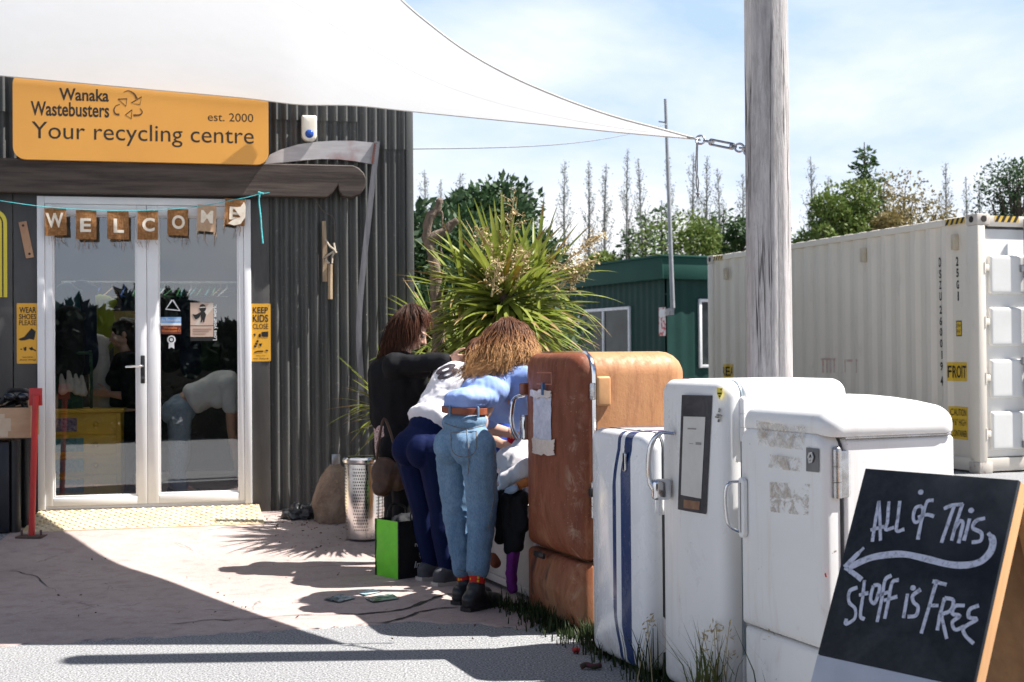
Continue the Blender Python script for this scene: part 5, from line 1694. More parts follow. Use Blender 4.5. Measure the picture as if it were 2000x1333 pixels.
for s, x0, y0, x1, y1 in (('BMX', 580, 715, 648, 783), ('C', 690, 720, 718, 780), ('I', 742, 718, 750, 782)):
    a, z1 = FC.at(*z7(x0, y0), .02); b, z0 = FC.at(*z7(x1, y1), .02)
    if s == 'BMX':
        for k in range(5): 
            xx = a + (b - a) * (k + .2) / 5; mb.add([(xx, cy(xx) - .003, z0), (xx + .025, cy(xx + .025) - .003, z0), (xx + .025, cy(xx + .025) - .003, z1), (xx, cy(xx) - .003, z1)], [(0, 1, 2, 3)])
        mb.add([(a, .015, z1 - .02), (b, .015, z1 - .02), (b, .015, z1), (a, .015, z1)], [(0, 1, 2, 3)])
    else: mb.add([(a, cy(a) - .003, z0), (a + .02, cy(a + .02) - .003, z0), (a + .02, cy(a + .02) - .003, z1), (a, cy(a) - .003, z1)], [(0, 1, 2, 3)]); mb.add([(a, cy(a) - .003, z1 - .03), (b, cy(b) - .003, z1 - .03), (b, cy(b) - .003, z1), (a, cy(a) - .003, z1)], [(0, 1, 2, 3)])
t = NT('faded_red_stencil', .7); n1 = t.noise(25, 5, .7); t.col(t.mix(t.rng(n1, .4, .6), (.58, .34, .29), (.58, .52, .47))); mb.build('faded_stencil', t.mat, ct, None)

# ================================================================== GREEN SHED
sc_ = Vector((2.72, 22.5, 0)); sl_ = Vector((1.61, 24.75, 0))
Us = (sc_ - sl_).normalized(); SA = math.atan2(Us.y, Us.x)
FSh = Frame(sc_, SA)        # front face runs to -x from the near corner
sh = thing('green_shed', 'dark green flat-roofed shed with white framed windows beyond the cabbage tree', 'shed', sc_, SA)
def m_green(name, a, b):
    t = NT(name, .6, 0, .2); n1 = t.noise(1.5, 4); t.col(t.mix(t.rng(n1, .3, .7), a, b)); t.bump(t.noise(20, 3), .05, .005); return t.mat
M_GRN = m_green('dark_green_cladding', (.006, .034, .028), (.009, .046, .038))
M_GRNT = m_green('green_fascia', (.014, .062, .047), (.018, .076, .057))
He, Hf = 2.66, 3.0
mb = MB()
n_ = int(5.6 / .05)
vs, fs = [], []
for i in range(n_ + 1):
    x = -5.6 + .05 * i; y = .012 * (1 if i % 4 in (0, 1) else 0)
    vs += [(x, -y, .0), (x, -y, He)]
for i in range(n_): fs.append((2 * i, 2 * i + 2, 2 * i + 3, 2 * i + 1))
b0 = len(vs)
for i in range(61):
    y = 4.0 * i / 60; x = .012 * (1 if i % 4 in (0, 1) else 0)
    vs += [(x, y, .0), (x, y, He)]
for i in range(60): fs.append((b0 + 2 * i, b0 + 2 * i + 2, b0 + 2 * i + 3, b0 + 2 * i + 1))
mb.add(vs, fs); mb.box(-5.6, -5.5, .02, 4, 0, He); mb.box(-5.5, 0, 3.9, 4, 0, He)
mb.build('wall', M_GRN, sh, 20)
mb = MB(); mb.box(-5.9, .18, -.2, -.16, He - .04, Hf, .006); mb.box(.14, .18, -.16, 4.2, He - .04, Hf, .006); mb.box(-5.9, .14, -.16, 4.2, He + .02, He + .06); mb.build('fascia', M_GRNT, sh)
mb = MB(); mb.box(-5.95, .22, -.24, 4.24, Hf, Hf + .035, .008); mb.build('roof', M_GRNT, sh)
M_WIN = mat('white_window_frame', (.80, .81, .81), None, .45)
t = NT('dark_window_glass', .08, 0, .25); t.col(t.mix(t.rng(t.noise(.9, 3), .4, .65), (.012, .016, .018), (.07, .085, .08))); M_DGL = t.mat
def z8(x, y): return 1080 + x / 2.469, 180 + y / 2.469
def window(frame_pts, nm, T=None, face='front'):
    xa, xb, za, zb = frame_pts
    mb = MB(); w = .055
    for q in ((xa, xa + w, za, zb), (xb - w, xb, za, zb), (xa + w, xb - w, zb - w, zb), (xa + w, xb - w, za, za + w)):
        mb.box(q[0], q[1], -.05, .0, q[2], q[3], .004, T=T)
    if xb - xa > .8: m_ = (xa + xb) / 2; mb.box(m_ - .03, m_ + .03, -.05, 0, za + w, zb - w, .004, T=T)
    o = mb.build('window', M_WIN, sh)
    mb = MB(); mb.box(xa + w * .5, xb - w * .5, -.022, -.015, za + w * .5, zb - w * .5, T=T); mb.build('pane', M_DGL, o)
a, zt_ = FSh.at(*z8(130, 1050)); b, _ = FSh.at(*z8(378, 1036)); zb_ = zt_ - 1.25
zt_ = (zt_ + FSh.at(*z8(378, 1036))[1]) / 2
window((a, b, zb_, zt_), 'w')
TS = Matrix.Rotation(pi / 2, 4, 'Z')
FSr = Frame(sc_, SA + pi / 2)
a, zt_ = FSr.at(*z8(698, 998)); _, zb_ = FSr.at(*z8(720, 1330))
window((a, a + 1.3, zb_, zt_), 'w', TS)
x0, z1 = FSh.at(*z8(515, 1040)); x1, z0 = FSh.at(*z8(548, 1176))
sgn = thing('red_white_sign', 'small red and white safety notice on the green shed wall', 'notice', sc_, SA)
t = NT('faded_red_white_print', .5); n1 = t.voro(16, None); n2 = t.noise(14, 3); t.col(t.mix(t.rng(n2, .44, .5), (.55, .09, .10), (.70, .64, .62)))
mb = MB(); mb.box(x0, x1, -.022, -.014, z0, z1, .003); mb.build('sign_plate', t.mat, sgn)
mb = MB(); flat(mb, x0 + .02, z1 - .17, x1 - .02, z1 - .03, -.0235); mb.build('white_band', M_STW, sgn, None)
# mast at the shed corner
pb, pt_ = P(1314, 602, 21.9), P(1299.5, 194, 21.9)
mst = thing('antenna_mast', 'tall thin grey mast rising from the corner of the green shed', 'mast', Vector((pb.x, pb.y, 0)))
o_ = Vector((pb.x, pb.y, 0))
mb = MB(); mb.tube([pb - o_, pb.lerp(pt_, .5) - o_, pt_ - o_], [.04, .034, .026], 10); mb.build('pole', mat('dull_aluminium', (.34, .35, .36), (.28, .29, .30), .5, .4), mst)
mb = MB(); d_ = pb - o_; mb.box(d_.x - .06, d_.x + .02, d_.y - .02, d_.y + .5, d_.z - .12, d_.z + .0); q = P(1301, 240, 21.9) - o_; mb.tube([q, q + Vector((-.13, 0, .02))], .012, 6); mb.build('bracket', M_GALV, mst)
# service wire
wa_, wb_ = P(797, 291, 10.2), P(1302, 243, 21.8)
mb = MB(); pts = [wa_.lerp(wb_, i / 24) + Vector((0, 0, -.12 * sin(pi * i / 24))) - wa_ for i in range(25)]
mb.tube(pts, .007, 5); o = mb.build('overhead_wire', mat('wire_grey', (.25, .26, .28), None, .6)); o.location = wa_; tag(o, 'thin overhead wire from the shop corner to the grey mast', 'wire')

# ================================================================== TREES
def leafmat(name, c1, c2, c3=None, trans=.25):
    t = NT(name, .6, 0, .25)
    oi = t.N.new('ShaderNodeTexCoord'); n1 = t.noise(.9, 3); n2 = t.noise(14, 2)
    c = t.mix(t.rng(n1, .35, .65), c1, c2)
    if c3: c = t.mix(t.rng(n2, .5, .7, 0, .6), c, c3)
    t.col(c)
    tl = t.N.new('ShaderNodeBsdfTranslucent'); t.set(tl.inputs['Color'], c)
    m = t.N.new('ShaderNodeMixShader'); m.inputs[0].default_value = trans
    t.L.new(t.b.outputs[0], m.inputs[1]); t.L.new(tl.outputs[0], m.inputs[2]); t.L.new(m.outputs[0], t.N['Material Output'].inputs['Surface'])
    return t.mat
def leaf(mb, p, s, rr, dirn=None, asp=.45):
    d = Vector((rr.gauss(0, 1), rr.gauss(0, 1), rr.gauss(0, 1)))
    if dirn is not None: d = d * .6 + dirn
    d.normalize(); w = d.orthogonal().normalized(); w = (Matrix.Rotation(rr.uniform(0, 6.28), 3, d) @ w)
    b = len(mb.v)
    mb.v += [tuple(p), tuple(p + d * s * .5 + w * s * asp * .5), tuple(p + d * s), tuple(p + d * s * .5 - w * s * asp * .5)]
    mb.f.append((b, b + 1, b + 2, b + 3)); mb.mi.append(0)
M_BARK = mat('brown_bark', (.10, .075, .055), (.06, .045, .035), .9, scale=6, stretch=(2, 2, .5), bump=.5)
M_BARKP = mat('pale_poplar_bark', (.22, .22, .21), (.15, .15, .14), .9, scale=6)
M_POP = leafmat('poplar_leaves', (.17, .19, .17), (.22, .235, .21))
M_CON = leafmat('conifer_leaves', (.035, .075, .030), (.07, .12, .045), (.12, .15, .05))
M_DKT = leafmat('dark_evergreen_leaves', (.022, .052, .026), (.045, .09, .036), (.11, .15, .05))
M_OLV = leafmat('olive_brown_leaves', (.17, .14, .05), (.22, .18, .07), (.25, .16, .07))
M_MID = leafmat('fresh_green_leaves', (.10, .16, .035), (.15, .20, .05), (.20, .20, .06))
def poplar_meshes(seed):
    rr = random.Random(seed); h = 10.0
    tk, cr_ = MB(), MB()
    tk.tube([(0, 0, 0), (.05, 0, h * .4), (.0, .03, h * .75), (.02, 0, h)], [.13, .09, .05, .012], 7)
    for i in range(64):
        z = h * (.16 + .83 * (i / 64) ** .9); a = rr.uniform(0, 6.28); env = (1.0 if z < h * .6 else 1.0 * (h - z) / (h * .4) + .12)
        L = rr.uniform(.5, 1.3) * env * 1.1
        b = Vector((0, 0, z)); d = Vector((cos(a) * .42, sin(a) * .42, .9)).normalized()
        e = b + d * L
        tk.tube([b, b.lerp(e, .5) + Vector((cos(a), sin(a), 0)) * .05, e], [.018, .012, .005], 4, False)
        for k in range(int(24 * L + 3)):
            t_ = rr.uniform(.15, 1.1); p = b.lerp(e, t_) + Vector((rr.gauss(0, .07), rr.gauss(0, .07), rr.gauss(0, .1)))
            leaf(cr_, p, rr.uniform(.06, .11), rr, None, .6)
    return tk.mesh('trunk'), cr_.mesh('crown')
def add_tree(name, label, cat, loc, parts, group=None, sc=(1, 1, 1), rz=0):
    o = thing(name, label, cat, loc, rz, group); o.scale = sc
    for nm, me, m in parts:
        if len(me.materials) == 0: me.materials.append(m)
        c = bpy.data.objects.new(nm, me); COL.objects.link(c); c.parent = o
    return o
POP = [poplar_meshes(s) for s in (1, 2, 3, 4)]
ORD = ['first', 'second', 'third', 'fourth', 'fifth', 'sixth', 'seventh', 'eighth', 'ninth', 'tenth', 'eleventh', 'twelfth', 'thirteenth', 'fourteenth', 'fifteenth', 'sixteenth', 'seventeenth', 'eighteenth', 'nineteenth', 'twentieth', 'twenty-first', 'twenty-second', 'twenty-third']
pops = [(838, 330), (870, 352), (900, 338), (950, 352), (1023, 362), (1048, 358), (1098, 315), (1145, 315), (1172, 322), (1218, 290), (1262, 308), (1312, 296), (1343, 298), (1378, 305), (1413, 325), (1452, 338), (1585, 305), (1610, 345), (1848, 320), (1890, 345), (1912, 350)]
rr = random.Random(5)
for i, (px, py) in enumerate(pops):
    Y = 66 + rr.uniform(-3, 3) if px < 1500 else 72
    t_ = P(px, py, Y); h = t_.z
    add_tree('poplar_tree', '%s slender sparse poplar from the left in the far row on the skyline' % ORD[i], 'tree', (t_.x, t_.y, 0), [('trunk', POP[i % 4][0], M_BARKP), ('crown', POP[i % 4][1], M_POP)],
             'poplars in the far row', (h / 10 * rr.uniform(.75, 1.25), h / 10 * rr.uniform(.75, 1.25), h / 10), rr.uniform(0, 6)).rotation_euler = (rr.gauss(0, .018), rr.gauss(0, .018), rr.uniform(0, 6))
def conifer(seed, h, r, mleaf, dens=1.0, irregular=.3):
    rr = random.Random(seed); tk, cr_ = MB(), MB()
    tk.tube([(0, 0, 0), (0, 0, h)], [h * .022, .01], 7)
    n = int(60 * dens)
    for i in range(n):
        f = i / n; z = h * (.08 + .9 * f); a = i * 2.4 + rr.uniform(-.4, .4)
        L = r * (1 - f) ** .8 * rr.uniform(1 - irregular, 1 + irregular) + .08
        b = Vector((0, 0, z)); e = b + Vector((cos(a) * L, sin(a) * L, -.12 * L + .15 * L * rr.random()))
        tk.tube([b, e], [.015, .004], 4, False)
        for k in range(int(55 * L / max(r, .1) * dens) + 8):
            t_ = rr.uniform(.1, 1.08); p = b.lerp(e, t_) + Vector((rr.gauss(0, .13), rr.gauss(0, .13), rr.gauss(-.04, .1))) * r * .55
            leaf(cr_, p, rr.uniform(.10, .22) * (h / 6) ** .5, rr, (e - b).normalized() * .8, .4)
    return tk.mesh('trunk'), cr_.mesh('crown')
def bushy(seed, h, r, n, s, zlo=.15, blobs=14, gap=.0):
    rr = random.Random(seed); tk, cr_ = MB(), MB()
    tk.tube([(0, 0, 0), (rr.uniform(-.1, .1), 0, h * .45), (0, 0, h * .8)], [h * .03, h * .022, .01], 8)
    for i in range(blobs):
        a = rr.uniform(0, 6.28); f = rr.uniform(zlo, .93); env = sin(pi * min(1, max(.12, (f - zlo) / (1 - zlo) * .85 + .15))) ** .6
        rad = r * rr.uniform(.25, .85) * env
        c = Vector((cos(a) * rad, sin(a) * rad, h * f)); br = r * rr.uniform(.22, .42)
        tk.tube([(0, 0, h * f * .6), (c.x * .6, c.y * .6, c.z * .85), c], [h * .012, h * .007, .006], 5, False)
        for k in range(int(n / blobs)):
            d = Vector((rr.gauss(0, 1), rr.gauss(0, 1), rr.gauss(0, 1))).normalized()
            p = c + Vector((d.x, d.y, d.z * .8)) * br * rr.uniform(.5, 1.12) ** .6
            leaf(cr_, p, s * rr.uniform(.6, 1.3), rr, d * .6, .5)
    return tk.mesh('trunk'), cr_.mesh('crown')
# dark conifers behind the shed
cons = [(1228, 437, 'con', 'slim dark conifer', 1.1), (1260, 408, 'con', 'pointed dark conifer', 1.4), (1292, 392, 'con', 'tallest pointed conifer', 1.6), (1335, 432, 'bush', 'rounded leafy tree', 2.0), (1378, 440, 'con', 'short broad conifer', 1.5), (1413, 402, 'con', 'narrow spired conifer', 1.3), (1446, 418, 'bush', 'dense dark rounded tree', 1.7), (1195, 490, 'bush', 'low grey-green bush', 1.2)]
for i, (px, py, kd_, nm, r) in enumerate(cons):
    Y = 36 + (i % 3); t_ = P(px, py, Y)
    where = ('behind the left end of the green shed', 'left of the mast', 'just left of the mast', 'right of the mast', 'above the container corner', 'between mast and wooden pole', 'hard against the left of the wooden pole', 'over the shed roof beside the cabbage tree')[i]
    parts = conifer(20 + i, t_.z, r, None, 1.1) if kd_ == 'con' else bushy(20 + i, t_.z, r, 9000, .14, .1, 22)
    add_tree('conifer_tree' if kd_ == 'con' else 'leafy_tree', nm + ' ' + where, 'tree', (t_.x, t_.y, 0), [('trunk', parts[0], M_BARK), ('crown', parts[1], M_CON if kd_ == 'con' or i == 6 else M_MID)], 'trees behind the green shed')
# dark hedge trees by the shop corner
for i, (px, py, r, Y, lab, m_) in enumerate(((840, 400, 1.9, 17, 'dark evergreen tree filling the gap beside the shop corner', M_DKT), (940, 372, 1.4, 19, 'dark evergreen tree with sunlit top behind the cabbage tree', M_DKT), (975, 440, 1.0, 17.5, 'low dark evergreen right behind the middle of the cabbage tree', M_DKT), (770, 430, 1.8, 18.5, 'dark evergreen mostly hidden behind the shop wall', M_DKT))):
    t_ = P(px, py, Y); parts = bushy(40 + i, t_.z, r, 30000, .135, .0, 44)
    add_tree('evergreen_tree', lab, 'tree', (t_.x, t_.y, 0), [('trunk', parts[0], M_BARK), ('crown', parts[1], m_)], 'evergreens behind the cabbage tree')
# trees beyond the container
for px, py, Y, kd_, r, lab, m_ in ((1688, 278, 30, 'con', 1.15, 'green conifer spire rising above the container behind the brown tree', M_CON), (1612, 372, 29, 'bush', 1.0, 'bright green bushy tree left of the conifer above the container', M_MID), (1668, 352, 29.5, 'bush', 1.25, 'yellow-green tree in the middle of the clump above the container', M_MID), (1758, 318, 30, 'open', 1.3, 'olive brown open-branched tree right of the conifer spire', M_OLV), (1990, 300, 28, 'open', 1.1, 'dark open tree at the far right above the container end', M_DKT), (1570, 440, 31, 'con', .8, 'sparse dark conifer low beside the wooden pole', M_CON), (1725, 400, 28.5, 'bush', .95, 'olive tree low in front of the brown tree above the container', M_OLV)):
    t_ = P(px, py, Y); h = t_.z
    sd = int(px)
    if kd_ == 'con': parts = conifer(sd, h, r, None, 1.3, .45)
    elif kd_ == 'bush': parts = bushy(sd, h, r, 14000, .105, .2, 34)
    else: parts = bushy(sd, h, r * 1.15, 8500, .085, .3, 60)
    add_tree('clump_tree' if kd_ != 'con' else 'conifer_tree', lab, 'tree', (t_.x, t_.y, 0), [('trunk', parts[0], M_BARK), ('crown', parts[1], m_)], 'trees beyond the container')
M_SHD = leafmat('very_dark_shrub_leaves', (.010, .018, .012), (.018, .03, .018), None, .1)
# dark shrubs added behind the camera to darken the glass reflections
for i, (x, y) in enumerate(((-3.4, -1.9), (-2.2, -2.2), (-1.0, -1.9), (.3, -2.1), (1.5, -1.9), (2.8, -2.2))):
    parts = bushy(80 + i, 1.75 + .3 * (i % 3), .9, 6500, .24, .0, 30)
    add_tree('added_shrub', 'unseen dark shrub added to darken the reflection in the shop door glass', 'shrub', (x, y, 0), [('trunk', parts[0], M_BARK), ('crown', parts[1], M_SHD)], 'shrubs added to darken the door glass')

# ------------------------------------------------------------------ cabbage tree (cordyline)
def m_cord():
    t = NT('cabbage_tree_leaf', .33, 0, .5)
    n1 = t.noise(7, 3); n2 = t.noise(60, 2)
    c = t.mix(t.rng(n1, .35, .65), (.15, .205, .032), (.30, .33, .075))
    c = t.mix(t.rng(n2, .62, .75, 0, .5), c, (.24, .17, .05)); t.col(c)
    tl = t.N.new('ShaderNodeBsdfTranslucent'); t.set(tl.inputs['Color'], t.mix(.5, c, (.20, .24, .03)))
    m = t.N.new('ShaderNodeMixShader'); m.inputs[0].default_value = .33
    t.L.new(t.b.outputs[0], m.inputs[1]); t.L.new(tl.outputs[0], m.inputs[2]); t.L.new(m.outputs[0], t.N['Material Output'].inputs['Surface'])
    return t.mat
M_CORD = m_cord()
M_CORDT = mat('browned_leaf', (.30, .20, .07), (.20, .13, .05), .6, scale=20)
M_CORDY = mat('yellowed_leaf', (.42, .30, .04), (.35, .22, .04), .5, scale=20)
def blade(mb, p, d, L, w, droop, rr, seg=9):
    d = d.normalized(); side = d.cross(Vector((0, 0, 1)))
    side = side.normalized() if side.length > .05 else Vector((1, 0, 0))
    side = (Matrix.Rotation(rr.uniform(-.5, .5), 3, d) @ side)
    pts = []; q = p.copy(); v = d.copy()
    for i in range(seg + 1):
        pts.append(q.copy()); q = q + v * (L / seg); v = (v + Vector((0, 0, -droop * (.3 + i / seg) / seg))).normalized()
    b = len(mb.v)
    for i, q in enumerate(pts):
        f = i / seg; ww = w * min(1, .45 + f * 2.2) * (1 - f ** 3.0) + .0015
        t_ = (pts[min(i + 1, seg)] - pts[max(i - 1, 0)]).normalized(); nn = side.cross(t_).normalized()
        mb.v += [tuple(q - side * ww * .5 + nn * ww * .16), tuple(q), tuple(q + side * ww * .5 + nn * ww * .16)]
    tipm = 1 if rr.random() < .35 else 0
    for i in range(seg):
        a = b + 3 * i
        mb.f += [(a, a + 1, a + 4, a + 3), (a + 1, a + 2, a + 5, a + 4)]; mb.mi += [tipm if i >= seg - 2 else mb.m] * 2
def rosette(mb, c, n, Lr, wr, lo, hi, rr, droop=(.4, 1.6), fwd=None):
    for i in range(n):
        a = rr.uniform(0, 2 * pi); e = math.asin(max(-1, min(1, rr.uniform(sin(radians(lo)), sin(radians(hi))))))
        d = Vector((cos(a) * cos(e), sin(a) * cos(e), sin(e)))
        dr = rr.uniform(*droop) * (1.25 - max(0, d.z))
        mb.m = 2 if rr.random() < .03 else 0
        blade(mb, c + d * .05 + Vector((0, 0, -.12 * (1 - d.z) * rr.random())), d, rr.uniform(*Lr), rr.uniform(*wr), dr, rr)
    mb.m = 0
YC = 8.9
hc_ = P(985, 575, YC)
ctree = thing('cabbage_tree', 'bushy cabbage tree with strappy green leaves and pale flower sprays', 'tree', (hc_.x, hc_.y, 0))
rr = random.Random(11)
mb = MB()
rosette(mb, hc_, 220, (.46, .68), (.034, .050), -35, 88, rr, (.15, 1.0))
rosette(mb, hc_ + Vector((0, 0, -.14)), 240, (.5, .74), (.034, .050), -62, 10, rr, (.15, .9))
rosette(mb, P(1045, 560, YC + .1), 80, (.42, .62), (.024, .038), -30, 75, rr, (.3, 1.4))
rosette(mb, P(905, 560, YC + .05), 45, (.4, .6), (.022, .034), -30, 70, rr, (.3, 1.4))
mb.build('leaf_rosette', [M_CORD, M_CORDT, M_CORDY], ctree, 180)
mb = MB(); mb.tube([(0, 0, 0), (.03, .02, .6), (-.02, 0, 1.2), (0, 0, hc_.z)], [.10, .085, .075, .07], 14); mb.build('trunk', M_BARK, ctree)
for c in (ctree.children):
    if c.name.startswith('leaf_rosette'): 
        for v in c.data.vertices: v.co.x -= hc_.x; v.co.y -= hc_.y
M_FLW = mat('dry_flower_spray', (.52, .42, .24), (.40, .29, .15), .8, scale=30)
def panicle(a, b, n, sp):
    mb = MB(); a = a - Vector((hc_.x, hc_.y, 0)); b = b - Vector((hc_.x, hc_.y, 0))
    mb.tube([a, a.lerp(b, .5) + Vector((0, 0, .03)), b], [.008, .006, .003], 5)
    for i in range(n):
        t_ = rr.uniform(.25, 1); p = a.lerp(b, t_); d = Vector((rr.gauss(0, 1), rr.gauss(0, .7), rr.gauss(.2, .6))).normalized()
        e = p + d * sp * rr.uniform(.5, 1) * (1.25 - t_ * .7)
        mb.tube([p, p.lerp(e, .5) + Vector((0, 0, .01)), e], [.003, .002, .0015], 4, False)
        for k in range(9):
            q = p.lerp(e, rr.uniform(.25, 1)) + Vector((rr.gauss(0, .012), rr.gauss(0, .012), rr.gauss(0, .012)))
            leaf(mb, q, rr.uniform(.012, .026), rr, None, .8)
    mb.build('flower_spray', M_FLW, ctree, None)
panicle(P(992, 540, YC), P(1003, 385, YC), 34, .18)
panicle(P(985, 540, YC - .1), P(935, 448, YC - .2), 22, .14)
panicle(P(1060, 560, YC), P(1172, 462, YC), 34, .18)
panicle(P(1080, 580, YC), P(1150, 512, YC - .1), 44, .16)
panicle(P(1010, 560, YC - .2), P(1025, 490, YC - .3), 26, .14)
panicle(P(960, 580, YC - .3), P(975, 505, YC - .35), 22, .13)
# bare trunk beside it
YD = 9.3
b0 = P(850, 700, YD); b0.z = 0
dt = thing('dead_trunk', 'bare forked dead trunk standing between shop corner and cabbage tree', 'tree', b0)
mb = MB()
def dpx(x, y, dy=0): return P(780 + x / 3.702, 360 + y / 3.702, YD + dy) - b0
mb.tube(catmull([Vector((.02, 0, -.05)), Vector((0, 0, .7)), dpx(280, 1180), dpx(275, 1000), dpx(265, 800), dpx(258, 650), dpx(252, 540), dpx(225, 460), dpx(200, 400), dpx(205, 300), dpx(228, 230), dpx(275, 180), dpx(297, 105)], 5), [.06] * 8 + [.046] * 10 + [.04] * 12 + [.036] * 12 + [.033] * 10 + [.028] * 8 + [.016], 12)
mb.tube(catmull([dpx(215, 410), dpx(260, 375), dpx(330, 340), dpx(375, 290), dpx(420, 260)], 4), [.04, .04, .04, .038, .038, .036, .036, .034, .034, .03, .03, .028, .028, .026, .025, .024, .02], 10)
mb.tube(catmull([dpx(300, 195), dpx(312, 260), dpx(305, 340), dpx(298, 430), dpx(305, 530)], 4), .009, 6)
for v_i, v in enumerate(mb.v):
    q = Vector(v); k = noise.noise(q * 16) * .012; mb.v[v_i] = (q.x + k, q.y + noise.noise(q * 14 + Vector((9, 0, 0))) * .01, q.z)
mb.build('trunk', mat('scaly_bark', (.20, .15, .11), (.10, .075, .058), .9, scale=26, stretch=(1, 1, .6), bump=.8, bscale=30, bd=.02), dt, 180)
# young strappy plants along the wall
for i, (px, py, Y, n, Lr, lab) in enumerate(((760, 790, 9.2, 60, (.28, .5), 'young cabbage tree with strappy leaves against the iron wall'), (905, 720, 9.4, 90, (.35, .6), 'green strappy plant under the bare forked trunk'), (850, 640, 9.9, 60, (.3, .5), 'small strappy plant at the shop corner behind the bare trunk'))):
    c = P(px, py, Y); o = thing('strappy_plant', lab, 'plant', (c.x, c.y, 0), 0, 'strappy plants by the wall'); rr = random.Random(60 + i)
    mb = MB(); rosette(mb, Vector((0, 0, c.z)), n, Lr, (.018, .032), -40, 85, rr, (.2, 1.0)); mb.build('leaves', [M_CORD, M_CORDT, M_CORDY], o, 180)
    mb = MB(); mb.tube([(0, 0, 0), (.02, 0, c.z * .5), (0, 0, c.z)], .03, 8); mb.build('stem', M_BARK, o)
# ------------------------------------------------------------------ grass along the fridges
def gblade(mb, p, h, rr, lean=.5, w=.004):
    a = rr.uniform(0, 6.28); d = Vector((cos(a), sin(a), 0)); s_ = Vector((-d.y, d.x, 0)) * w
    le = rr.uniform(.1, lean) * h
    b = len(mb.v)
    mb.v += [tuple(p - s_), tuple(p + s_), tuple(p + d * le * .35 + Vector((0, 0, h * .6)) + s_ * .7), tuple(p + d * le * .35 + Vector((0, 0, h * .6)) - s_ * .7), tuple(p + d * le + Vector((0, 0, h)))]
    mb.f += [(b, b + 1, b + 2, b + 3), (b + 3, b + 2, b + 4)]; mb.mi += [mb.m] * 2
M_GRASS = leafmat('yard_grass', (.020, .036, .010), (.04, .058, .016), (.08, .08, .035))
rr = random.Random(21)
mb = MB()
for i in range(3600):
    s_ = rr.uniform(-.1, 2.35); q = FLb + FU * s_ + FN * rr.gauss(-.06, .06)
    q.z = 0
    dens = .55 + .45 * noise.noise(q * 4)
    if rr.random() > dens: continue
    gblade(mb, q, rr.uniform(.02, .075) * (1.3 if noise.noise(q * 7) > .1 else .7), rr)
for i in range(1600):
    s_ = rr.uniform(-.1, 2.3); q = FLb + FU * s_ + FN * rr.uniform(-.12, .5); q.z = 0
    gblade(mb, q, rr.uniform(.04, .13), rr)
tag(mb.build('grass', M_GRASS, None, None, fix=False), kind='stuff')
for i, (px, py, n, h, lab) in enumerate(((1392, 1400, 90, .30, 'tall grass tuft with seed heads before the tall white fridge'), (1262, 1336, 26, .24, 'thin grass tuft at the foot of the striped fridge'), (1505, 1440, 8, .34, 'few wiry weed stems before the worn white fridge'))):
    c = G(px, py, 0); o = thing('grass_tuft', lab, 'grass', c, 0, 'grass tufts before the fridges')
    mb = MB()
    for k in range(n): gblade(mb, Vector((rr.gauss(0, .045), rr.gauss(0, .03), 0)), h * rr.uniform(.5, 1.15), rr, .7, .0035)
    mb.build('blades', M_GRASS if i else leafmat('tuft_grass', (.10, .13, .03), (.16, .17, .06), (.2, .18, .09)), o, None, fix=False)
    mb = MB()
    for k in range(6 if i == 0 else 3):
        a = Vector((rr.gauss(0, .05), rr.gauss(0, .03), 0)); e = a + Vector((rr.gauss(.02, .06), rr.gauss(0, .03), h * rr.uniform(.8, 1.1)))
        mb.tube([a, a.lerp(e, .5) + Vector((0, 0, .02)), e], [.002, .0016, .0012], 4)
        for j in range(12): leaf(mb, e + Vector((rr.gauss(0, .012), rr.gauss(0, .008), rr.uniform(-.06, .01))), rr.uniform(.015, .03), rr, Vector((.3, 0, .6)), .3)
    mb.build('seed_heads', M_FLW, o, None)

# leaf litter and grit blown against the wall and over the seal
rr = random.Random(90)
mb = MB()
for i in range(330):
    if i < 260: px, py = rr.uniform(500, 760), rr.gauss(1035, 22)
    else: px, py = rr.uniform(60, 1000), rr.uniform(1080, 1260)
    c = G(px, py); c.z += .008
    leaf(mb, c, rr.uniform(.008, .03), rr, Vector((rr.gauss(0, 1), rr.gauss(0, 1), 0)), .5)
for i, v in enumerate(mb.v): mb.v[i] = (v[0], v[1], max(v[2], zg(v[0], v[1]) + .006))
tag(mb.build('leaf_litter', mat('dry_leaf_litter', (.14, .085, .05), (.07, .045, .03), .9, scale=9), None, None, fix=False), kind='stuff')
# ================================================================== PEOPLE
def V(*a): return Vector(a)
def basis(J):
    ax = (J['neck'] - J['pelvis']).normalized()
    sd = (J['shR'] - J['shL']); sd = (sd - ax * sd.dot(ax)).normalized()
    fr = sd.cross(ax) * -1
    fr = ax.cross(sd) * -1 if False else (sd.cross(ax))
    # front is where the person faces
    if fr.dot(J['fwd']) < 0: fr = -fr
    return ax, sd, fr
def torso(mb, J, inf=0.0, k=1.0, low=True):
    ax, sd, fr = basis(J)
    p, n = J['pelvis'], J['neck']
    L = (n - p).length
    def e(f, rs, rf, ra, off=0.0): mb.ell(p + ax * L * f + fr * off, (rs * k + inf, rf * k + inf, ra * k + inf * .6), (sd, fr, ax), 20, 14)
    e(.70, .150, .108, .155); e(.52, .132, .10, .14); e(.36, .125, .098, .13); e(.84, .125, .09, .09)
    if low: e(.16, .145, .108, .12); hips(mb, J, inf, k)
    mb.cap(J['shL'], J['shR'], .058 * k + inf, .058 * k + inf)
    for s in ('L', 'R'): mb.cap(p + ax * L * .80, J['sh' + s].lerp(p + ax * L * .8, .15), .09 * k + inf, .066 * k + inf)
    if J.get('bust', True):
        for s in (-1, 1): mb.ell(p + ax * L * .62 + sd * .065 * s + fr * .085, (.06 + inf, .05 + inf, .06 + inf), (sd, fr, ax))
